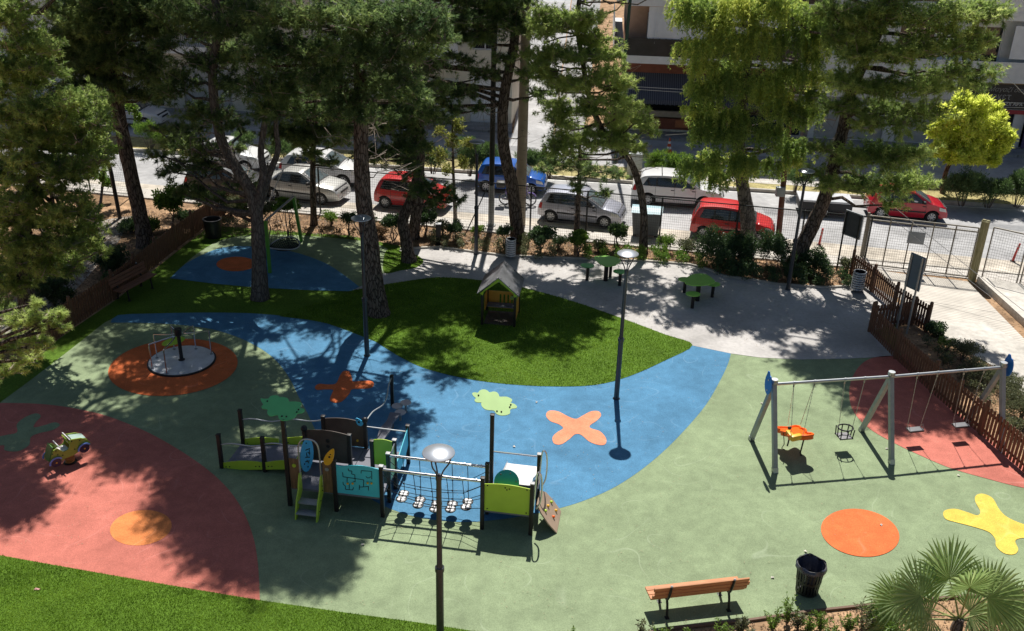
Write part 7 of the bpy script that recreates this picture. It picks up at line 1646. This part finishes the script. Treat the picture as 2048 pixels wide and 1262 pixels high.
WAGON = dict(L=4.45, W=1.74, wb=(.80, 3.44), R=.33, belt=1.02, sill=.28,
    top=[(0, .48), (.03, .80), (.10, 1.02), (.36, 1.46), (.62, 1.56), (1.6, 1.62), (2.2, 1.60), (2.5, 1.54), (3.20, 1.10), (3.42, 1.05), (4.05, .92), (4.30, .78), (4.42, .60), (4.45, .42)],
    side=[[(.46, 1.07), (1.14, 1.06), (1.14, 1.45), (.66, 1.45)], [(1.21, 1.06), (2.02, 1.05), (2.02, 1.48), (1.21, 1.48)], [(2.09, 1.05), (3.0, 1.04), (2.48, 1.43), (2.09, 1.47)]],
    ws=(2.54, 3.16), rw=(.13, .35), hl=[(3.95, .72), (4.36, .66), (4.26, .82), (3.9, .90)], tl=[(.04, .78), (.20, .78), (.24, 1.08), (.12, 1.08)], doors=[1.14, 2.055, 3.02], mould=(1.0, 3.1, .58))
ESTATE = dict(L=4.5, W=1.74, wb=(.82, 3.50), R=.32, belt=.98, sill=.26,
    top=[(0, .45), (.03, .78), (.10, .98), (.46, 1.36), (.78, 1.46), (1.6, 1.50), (2.2, 1.47), (2.5, 1.41), (3.30, 1.03), (3.5, .98), (4.12, .85), (4.36, .71), (4.47, .55), (4.5, .40)],
    side=[[(.56, 1.03), (1.16, 1.02), (1.16, 1.36), (.80, 1.36)], [(1.23, 1.02), (2.04, 1.01), (2.04, 1.38), (1.23, 1.38)], [(2.11, 1.01), (3.05, 1.0), (2.48, 1.33), (2.11, 1.37)]],
    ws=(2.56, 3.25), rw=(.14, .42), hl=[(4.0, .68), (4.42, .62), (4.30, .78), (3.95, .85)], tl=[(.04, .74), (.22, .74), (.26, 1.02), (.12, 1.02)], doors=[1.16, 2.075, 3.08], mould=(1.0, 3.15, .55))
def lower(pr, k, zr):
    """same car with the part above zr squeezed by k"""
    f = lambda z: z if z < zr else zr + (z - zr) * k; d = dict(pr); d['top'] = [(x, f(z)) for x, z in pr['top']]; d['side'] = [[(x, f(z)) for x, z in q] for q in pr['side']]; d['tl'] = [(x, f(z)) for x, z in pr['tl']]; d['hl'] = [(x, f(z)) for x, z in pr['hl']]; d['belt'] = f(pr['belt']); return d
def car(lab, pr, body_m, loc, ang, rim_m=m_rim, trim=True, rack=False, sunroof=False, rear_seat=False, driver=False, plastic_bumper=False, sx=1.0, spokes=7, group='cars on the road beyond the fence'):
    t = thing('parked_car' if not driver else 'moving_car', lab, 'car', loc, ang, group)
    L_, W, zb, sill, R = pr['L'] * sx, pr['W'], pr['belt'], pr['sill'], pr['R']; top = [(x * sx, z) for x, z in pr['top']]; wb = [x * sx for x in pr['wb']]; Ra = R + .055
    tp = [(p.x, p.y) for p in spline(top, 6)]
    mono = [tp[0]]
    for x, z in tp[1:]:
        mono.append((max(x, mono[-1][0] + .004), z))
    tx = np.array([p[0] for p in mono]); tz = np.array([p[1] for p in mono]); Zr = tz.max()
    def ztop(x): return float(np.interp(x, tx, tz))
    def hw(x, z):
        e = abs(2 * x / L_ - 1); pl = 1 - .13 * e ** 5 - .05 * e ** 12
        tum = 1 - (.17 * max(0, (z - zb) / (Zr - zb)) ** 1.15 if z > zb else .035 * ((zb - z) / zb) ** 2)
        k = W / 2 * pl * tum
        if z < .45: k *= 1 - .05 * ((.45 - z) / .25) ** 2
        bulge = .018 * math.exp(-((z - .62) / .16) ** 2); return k + bulge - .01
    def zbot(x):
        z = sill + .06 * max(0, abs(2 * x / L_ - 1) - .8) / .2
        for xc in wb:
            if abs(x - xc) < Ra: z = max(z, R + math.sqrt(Ra * Ra - (x - xc) ** 2))
        return z
    xs = sorted(set([round(v, 4) for v in tx] + [round(wb[k] + Ra * math.cos(a), 4) for k in (0, 1) for a in np.linspace(0, PI, 17)])); xs = [x for i, x in enumerate(xs) if i == 0 or x - xs[i - 1] > .003]
    nr = 12; b = MB()
    for s in (-1, 1):
        P = []; F = []
        for x in xs:
            z0 = zbot(x); z1 = max(z0 + .02, ztop(x) - .02); e = .0
            for j in range(nr + 1):
                f = j / nr; z = z0 + (z1 - z0) * f; y = hw(x, z)
                if f > .9: y -= .03 * ((f - .9) / .1) ** 2
                P.append((x, s * y, z))
        for i in range(len(xs) - 1):
            for j in range(nr): a = i * (nr + 1) + j; F.append((a, a + nr + 1, a + nr + 2, a + 1))
        b.add(P, F)
    P = []; F = []; nt = 8
    for x in xs:
        z1 = max(zbot(x) + .02, ztop(x) - .02); y1 = hw(x, z1) - .03
        for j in range(nt + 1): f = 2 * j / nt - 1; P.append((x, f * y1, z1 + .02 * (1 - f * f) + .022 * (1 - f ** 4)))
    for i in range(len(xs) - 1):
        for j in range(nt): a = i * (nt + 1) + j; F.append((a, a + nt + 1, a + nt + 2, a + 1))
    b.add(P, F)
    for x in (xs[0], xs[-1]):       # nose and tail faces
        z0, z1 = zbot(x), ztop(x) - .02; y0, y1 = hw(x, z0), hw(x, z1) - .03; b.add([(x, -y0, z0), (x, y0, z0), (x, y1, z1), (x, -y1, z1)], [(0, 1, 2, 3)])
    me = bpy.data.meshes.new('body'); me.from_pydata(b.v, [], b.f); bm = bmesh.new(); bm.from_mesh(me); bmesh.ops.remove_doubles(bm, verts=bm.verts, dist=.0015); bmesh.ops.recalc_face_normals(bm, faces=bm.faces); bm.to_mesh(me); bm.free(); me.shade_smooth(); me.set_sharp_from_angle(angle=rad(38)); bo = link_mesh('body', me, body_m, t)
    ub = MB(); ub.box((L_ / 2, 0, .48), (L_ - .30, W - .46, .56)); ub.box((L_ / 2, 0, .25), ((wb[1] - wb[0]) - 2 * Ra - .05, W - .16, .06)); ub.build('underbody', m_trim, t, 0)
    def patch(quad, s, off, m, name, nu=6, nv=4, parent=None):
        q = [Vector((x * sx, z, 0)) for x, z in quad]; P = []; F = []
        for j in range(nv + 1):
            for i in range(nu + 1):
                a = q[0].lerp(q[1], i / nu); c = q[3].lerp(q[2], i / nu); p = a.lerp(c, j / nv); P.append((p.x, s * (hw(p.x, p.y) + off), p.y))
        for j in range(nv):
            for i in range(nu): a = j * (nu + 1) + i; F.append((a, a + 1, a + nu + 2, a + nu + 1))
        k = MB(); k.add(P, F); return k.build(name, m, parent or t, 0 if name == 'seam' else 40)
    for s in (-1, 1):
        for i, w in enumerate(pr['side']):
            cx = sum(p[0] for p in w) / 4; cz = sum(p[1] for p in w) / 4
            patch([(cx + (x - cx) * 1.06 + (.02 if x > cx else -.02), cz + (z - cz) * 1.09) for x, z in w], s, .003, m_trim, 'window_frame'); gw = patch(w, s, .006, m_cglass, 'side_window')
        patch(pr['hl'], s, .007, m_hl, 'headlight'); patch(pr['tl'], s, .007, m_tl, 'tail_light')
        for x in pr['doors']: patch([(x - .007, sill + .10), (x + .007, sill + .10), (x + .007, zb), (x - .007, zb)], s, .002, m_trim, 'door_seam', 1, 6, bo)
        if trim: x0, x1, z = pr['mould']; patch([(x0, z - .035), (x1, z - .045), (x1, z + .025), (x0, z + .035)], s, .012, m_trim, 'side_moulding', 12, 1)
        for x in pr['doors'][1:]: k = MB(); k.rbox(((x - .10) * sx, s * (hw(x * sx, zb - .12) + .012), zb - .12), (.15, .025, .035), .008); k.build('door_handle', m_trim if trim else body_m, t)
        xm = pr['doors'][2] * sx - .12; k = MB(); k.rbox((xm, s * (hw(xm, zb + .06) + .10), zb + .08), (.10, .17, .13), .03); k.build('mirror', body_m if not trim else m_trim, t)
        patch([(L_ / sx - .42, .27), (L_ / sx - .02, .27), (L_ / sx - .02, .43), (L_ / sx - .44, .43)] , s, .006, m_trim if plastic_bumper else body_m, 'front_bumper', 6, 2)
        patch([(.02, .29), (.36, .29), (.36, .46), (.02, .46)], s, .006, m_trim if plastic_bumper else body_m, 'rear_bumper', 6, 2)
        for xc in wb:
            R_ = Matrix.Rotation(PI / 2 * (1 if s < 0 else -1), 3, 'X'); y = s * (W / 2 - .125); k = MB()
            k.lathe([(R * .62, -.085), (R * .92, -.09), (R, -.06), (R, .06), (R * .93, .09), (R * .66, .095), (R * .62, .07), (R * .62, -.085)], (xc, y, R), 28, R_); wh = k.build('wheel', m_tyre, t)
            k = MB(); k.lathe([(0, .06), (R * .20, .075), (R * .22, .05), (R * .6, .045), (R * .65, .085), (R * .66, .07), (R * .66, -.05), (0, -.05)], (xc, y, R), 28, R_)
            sp = len(k.f)
            for a in range(spokes or 6):
                th = 2 * PI * (a + .5) / (spokes or 6); c = Vector((xc, y, R)) + R_ @ Vector((R * .44 * math.cos(th), R * .44 * math.sin(th), .051)); k.ball(c, R * .115, 8, 5, (1, .12, 1))
            k.build('rim', rim_m, wh, 35, m_trim, sp)
    def tpatch(x0, x1, f, m, name, off=.006, n=6, inset=.06):
        P = []; F = []
        for i in range(n + 1):
            x = x0 + (x1 - x0) * i / n; z1 = ztop(x) - .02; y1 = (hw(x, z1) - .03 - inset) * f
            for j in range(7): g = 2 * j / 6 - 1; h = g * f; P.append((x, g * y1, z1 + .02 * (1 - h * h) + .022 * (1 - h ** 4) + off))
        for i in range(n):
            for j in range(6): a = i * 7 + j; F.append((a, a + 7, a + 8, a + 1))
        k = MB(); k.add(P, F); return k.build(name, m, t, 40)
    ws = [x * sx for x in pr['ws']]; rw = [x * sx for x in pr['rw']]
    tpatch(ws[0] - .03, ws[1] + .05, 1, m_trim, 'windscreen_seal', .004, 8, .02); tpatch(ws[0], ws[1], 1, m_cglass2, 'windscreen', .008)
    tpatch(rw[0], rw[1], 1, m_cglass, 'rear_window', .008)
    xb = ws[1] + .10; tpatch(xb, xb + .008, .95, m_trim, 'bonnet_seam', .003, 1, .03)
    for y in (-.35, .25): k = MB(); k.bar((ws[1] + .02, y, ztop(ws[1]) + .03), (ws[1] - .30, y + .28, ztop(ws[1] - .30) + .035), .02, .012); k.build('wiper', m_trim, t, 0)
    k = MB(); k.rbox((L_ + .004, 0, .40), (.02, .50, .11), .004); k.build('number_plate', m_plate_, t); k = MB(); k.rbox((-.004, 0, .62), (.02, .50, .11), .004); k.build('number_plate', m_plate_, t)
    xg = L_ - .02; k = MB(); k.rbox((xg + .006, 0, .60), (.03, .78, .10), .01); k.build('grille', m_trim, t)
    if rack:
        for x in (1.35, 2.05): k = MB(); k.tube([(x, -.66, 1.48), (x, -.62, 1.56), (x, .62, 1.56), (x, .66, 1.48)], .02, 6); k.build('roof_bar', m_trim, t)
    if sunroof: tpatch(2.12, 2.52, .60, m_cglass, 'sunroof', .008)
    if driver:
        k = MB(); k.tube([(2.25 * sx, -.74, .96), (2.05 * sx, -.80, 1.0)], .045, 8); k.build('sleeve', m_letter, t)
    return t
RD = -math.atan(.127)
def car_at(lab, pr, m, pxr, ang=RD, back=None, **kw):
    """pxr: ground pixel below the near rear wheel"""
    p = G(*pxr); sx = kw.get('sx', 1.0); c = Vector((math.cos(ang), math.sin(ang), 0)); n = Vector((-c.y, c.x, 0))
    return car(lab, pr, m, p - c * pr['wb'][0] * sx + n * (pr['W'] / 2 - .12), ang, **kw)
silver = paint('pale silver paint', (.56, .555, .53), .35, .32); lilac = paint('lilac grey paint', (.42, .43, .50), .35, .32); white = paint('white paint', (.72, .72, .72)); redp = paint('bright red paint', (.58, .018, .022)); bluep = paint('blue paint', (.012, .11, .46), .1); darkp = paint('charcoal paint', (.05, .052, .058), .3); red2 = paint('poppy red paint', (.62, .03, .03)); red3 = paint('crimson paint', (.50, .012, .03))
HL = lower(HATCH, .90, .55)
car_at('pale silver saloon car beside the slim dark pine trunk', SEDAN, silver, (547, 399), ang=-.25, sx=.93)
car_at('white crossover on the far lane above the silver saloon', ESTATE, white, (588, 368), sx=.92)
car_at('small red hatchback half hidden by the bent pine', HL, redp, (771, 416), ang=-.21, sx=.90, trim=False)
car_at('small blue hatchback behind the concrete pole and the motorbike', HL, bluep, (972, 384), sx=.90, trim=False, plastic_bumper=True)
car_at('lilac grey hatchback behind the thin tree', HL, lilac, (1101, 444), ang=-.26)
car_at('white estate car with roof bars and a sunroof', ESTATE, white, (1294, 412), ang=-.12, rack=True, sunroof=True, sx=.95)
car_at('red hatchback with white wheel trims behind the pepper tree trunk', lower(HATCH, .96, .55), red2, (1405, 477), ang=-.22, sx=.94)
car_at('red hatchback driving past above the sliding gate', HL, red3, (1759, 438), ang=-.16, driver=True, sx=.92)
car_at('charcoal car almost hidden behind the pine foliage left of the forked pine', HL, darkp, (395, 392))
car_at('white car almost hidden behind the dark foliage, left of the white crossover', SEDAN, white, (400, 338), sx=.93)
car('white car parked at the far pavement at the upper left', SEDAN, white, Vector((-24.6, 56.0, 0)), FA)
# low trailer with a pale cover
p = G(1597, 432); ang = -.14; t = thing('flatbed_trailer', 'low dark trailer with a pale cover behind the leaning pine at the right', 'trailer', p, ang)
b = MB(); b.rbox((1.15, .75, .72), (2.4, 1.35, .10), .03); b.build('cover', mat('pale tarpaulin', (.50, .51, .53), .7, var=.08), t); b = MB(); b.rbox((1.15, .75, .48), (2.36, 1.30, .37), .03); b.build('side_boards', m_trim, t); b = MB(); b.tube([(2.3, .75, .40), (3.3, .75, .38)], .04, 8); b.build('drawbar', m_trim, t)
for y in (.06, 1.44):
    k = MB(); R_ = Matrix.Rotation(PI / 2, 3, 'X'); k.lathe([(.16, -.07), (.27, -.07), (.27, .07), (.16, .07), (.16, -.07)], (1.1, y, .27), 20, R_); wh = k.build('wheel', m_tyre, t); k = MB(); k.lathe([(0, -.05), (.17, -.05), (.17, .05), (0, .05)], (1.1, y, .27), 16, R_); k.build('rim', m_rim, wh)
# motorbike
pa, pb = G(1010, 409), G(1060, 411); d = pb - pa; mb_ = thing('motorbike', 'violet step through motorbike with a black top box parked by the concrete pole', 'motorbike', pa, math.atan2(d.y, d.x)); wb_ = d.length; s_ = wb_ / 1.22
m_violet = paint('violet paint', (.16, .11, .36))
for x in (0, wb_):
    R_ = Matrix.Rotation(PI / 2, 3, 'X'); k = MB(); k.lathe([(.25, -.04), (.29, -.03), (.295, 0), (.29, .03), (.25, .04), (.25, -.04)], (x, 0, .295), 26, R_); wh = k.build('wheel', m_tyre, mb_)
    k = MB(); k.lathe([(.235, -.02), (.252, -.02), (.252, .02), (.235, .02), (.235, -.02)], (x, 0, .295), 24, R_); k.lathe([(0, -.05), (.05, -.05), (.05, .05), (0, .05)], (x, 0, .295), 12, R_)
    for a in range(10): th = a * PI / 5; k.bar((x, .0, .295), (x + .24 * math.cos(th), 0, .295 + .24 * math.sin(th)), .008)
    k.build('spokes', m_rim, wh)
X = lambda v: v * s_
k = MB(); k.tube([(X(.08), 0, .62), (X(.35), 0, .50), (X(.62), 0, .48), (X(.92), 0, .68), (X(1.0), 0, .92)], [.05, .055, .06, .05, .04], 8); k.tube([(0, -.09, .295), (X(.42), -.09, .34)], .025, 6); k.tube([(0, .09, .295), (X(.42), .09, .34)], .025, 6); k.build('frame', m_trim, mb_)
k = MB(); k.rbox((X(.48), 0, .34), (X(.34), .22, .24), .05); k.build('engine', m_galvd, mb_)
k = MB(); k.tube([(X(.98), .07, .95), (wb_, .07, .295)], .028, 6); k.tube([(X(.98), -.07, .95), (wb_, -.07, .295)], .028, 6); k.build('fork', m_rim, mb_)
k = MB(); k.prism([(X(.78), .40), (X(.9), .36), (X(1.06), .72), (X(1.08), .98), (X(.98), 1.0), (X(.9), .72)], .34, XZ); k.rbox((X(.25), 0, .60), (X(.50), .20, .20), .06); k.build('fairing', m_violet, mb_, 30)
k = MB(); k.prism([(wb_ + .20 * math.cos(a) * 1.6, .30 + .33 * math.sin(a)) for a in np.linspace(.5, 2.4, 10)] + [(wb_ + .18 * math.cos(a) * 1.5, .28 + .31 * math.sin(a)) for a in np.linspace(2.4, .5, 10)], .12, XZ); k.build('mudguard', m_violet, mb_, 30)
k = MB(); k.rbox((X(.33), 0, .76), (X(.62), .22, .10), .04); k.build('seat', m_trim, mb_)
k = MB(); k.tube([(X(.95), -.33, 1.04), (X(.98), -.12, 1.0), (X(.98), .12, 1.0), (X(.95), .33, 1.04)], .018, 6); k.build('handlebar', m_trim, mb_); k = MB(); k.ball((X(1.07), 0, .98), .085, 10, 8, (.7, 1, 1)); k.build('headlight', m_hl, mb_)
k = MB(); k.rbox((X(-.22), 0, .98), (.42, .40, .30), .08); k.build('top_box', mat('black top box', (.03, .028, .028), .4), mb_)
k = MB(); k.tube([(X(.3), -.14, .26), (X(-.15), -.16, .34)], [.03, .045], 8); k.build('exhaust', m_chrome, mb_)
# dumpster
p = G(1261, 476); t = thing('dumpster', 'grey wheeled dumpster with a light blue lid outside the mesh fence', 'bin', p, -.17)
m_dump = mat('grey dumpster plastic', (.19, .20, .20), .6, var=.1, vs=3, stain=.12); m_lidb = mat('pale blue lid', (.34, .50, .56), .5, var=.06)
b = MB(); b.add([(.08, .05, .16), (1.12, .05, .16), (1.12, .85, .16), (.08, .85, .16), (-.02, -.02, 1.14), (1.22, -.02, 1.14), (1.22, .95, 1.14), (-.02, .95, 1.14)], [(0, 3, 2, 1), (4, 5, 6, 7), (0, 1, 5, 4), (1, 2, 6, 5), (2, 3, 7, 6), (3, 0, 4, 7)])
for i in range(5): b.box((.15 + i * .225, -.005, .66), (.05, .03, .80))
b.build('bin_body', m_dump, t, 0)
P = []; F = []
for i in range(9):
    a = i / 8; P += [(-.05, -.06 + 1.04 * a, 1.16 + .16 * math.sin(PI * a)), (1.25, -.06 + 1.04 * a, 1.16 + .16 * math.sin(PI * a))]
for i in range(8): F.append((2 * i, 2 * i + 1, 2 * i + 3, 2 * i + 2))
F += [tuple(2 * i for i in range(8, -1, -1)), tuple(2 * i + 1 for i in range(9)), (0, 16, 17, 1)]
b = MB(); b.add(P, F); b.rbox((.6, -.09, 1.15), (.5, .06, .05), .01); b.build('lid', m_lidb, t, 30)
for x in (.15, 1.05):
    for y in (.15, .75): k = MB(); k.lathe([(0, -.03), (.08, -.03), (.08, .03), (0, .03)], (x, y, .08), 14, Matrix.Rotation(PI / 2, 3, 'X')); k.build('wheel', m_tyre, t)
# red flexible bollards and a traffic cone
m_rb = mat('red bollard plastic', (.52, .05, .045), .5, var=.12, vs=6)
def bollard(lab, px, top, lean):
    p = G(*px); h = upz(p, top); t = thing('bollard', lab, 'bollard', p, 0, 'red flexible bollards on the pavement'); b = MB(); b.tube([(0, 0, 0), (lean * .4, 0, h * .5), (lean, 0, h)], [.055, .045, .04], 10); b.build('post', m_rb, t); b = MB(); b.lathe([(0, 0), (.11, 0), (.10, .03), (0, .04)], (0, 0, 0), 14); b.build('base', m_black, t)
    b = MB()
    for f in (.62, .8): b.tube([(lean * f, 0, h * f), (lean * (f + .08), 0, h * (f + .08))], [.049, .047], 10)
    b.build('reflective_band', mat('faded band', (.55, .30, .28), .5), t)
bollard('red bollard right of the leaning pine, outside the mesh fence', (1638, 490), 457, .05); bollard('red bollard right of the thick olive gate post', (2025, 523), 487, .12)
p = G(1337, 306); t = thing('traffic_cone', 'orange and white traffic cone on the shaded far lane', 'cone', p); sc_ = 1.0
b = MB(); b.rbox((0, 0, .03), (.44, .44, .06), .015); b.build('base', mat('cone orange', (.62, .09, .03), .5), t)
zz = [0.06, .24, .38, .54, .66, .86]; rr = lambda z: .17 - .145 * (z - .06) / .8
for i in range(5):
    b = MB(); b.lathe([(rr(zz[i]), zz[i]), (rr(zz[i + 1]), zz[i + 1])] if i < 4 else [(rr(zz[i]), zz[i]), (rr(zz[i + 1]), zz[i + 1]), (0, zz[i + 1])], (0, 0, 0), 16); b.build('cone_band', (m_letter if i % 2 else mat('cone orange', (.62, .09, .03), .5)), t)
# white utility cabinet on the median, grey bollard post, utility stump in the bed
p = G(1268, 350, .14); t = thing('utility_cabinet', 'white utility cabinet on the median left of the white estate car', 'cabinet', p, RD); b = MB(); b.rbox((0, 0, .55), (.75, .45, 1.1), .02); b.build('cabinet', mat('cabinet white', (.6, .6, .58), .5), t); b = MB(); b.rbox((0, 0, 1.13), (.82, .52, .06), .01); b.build('cap', m_galvd, t)
p = G(877, 489); t = thing('timber_stump', 'dark square timber stump in the bed right of the bent pine', 'post', p); b = MB(); b.rbox((0, 0, .45), (.20, .20, .9), .02); b.build('post', m_post, t); b = MB(); b.rbox((0, 0, .915), (.24, .24, .03), .008); b.build('cap', m_cap, t)
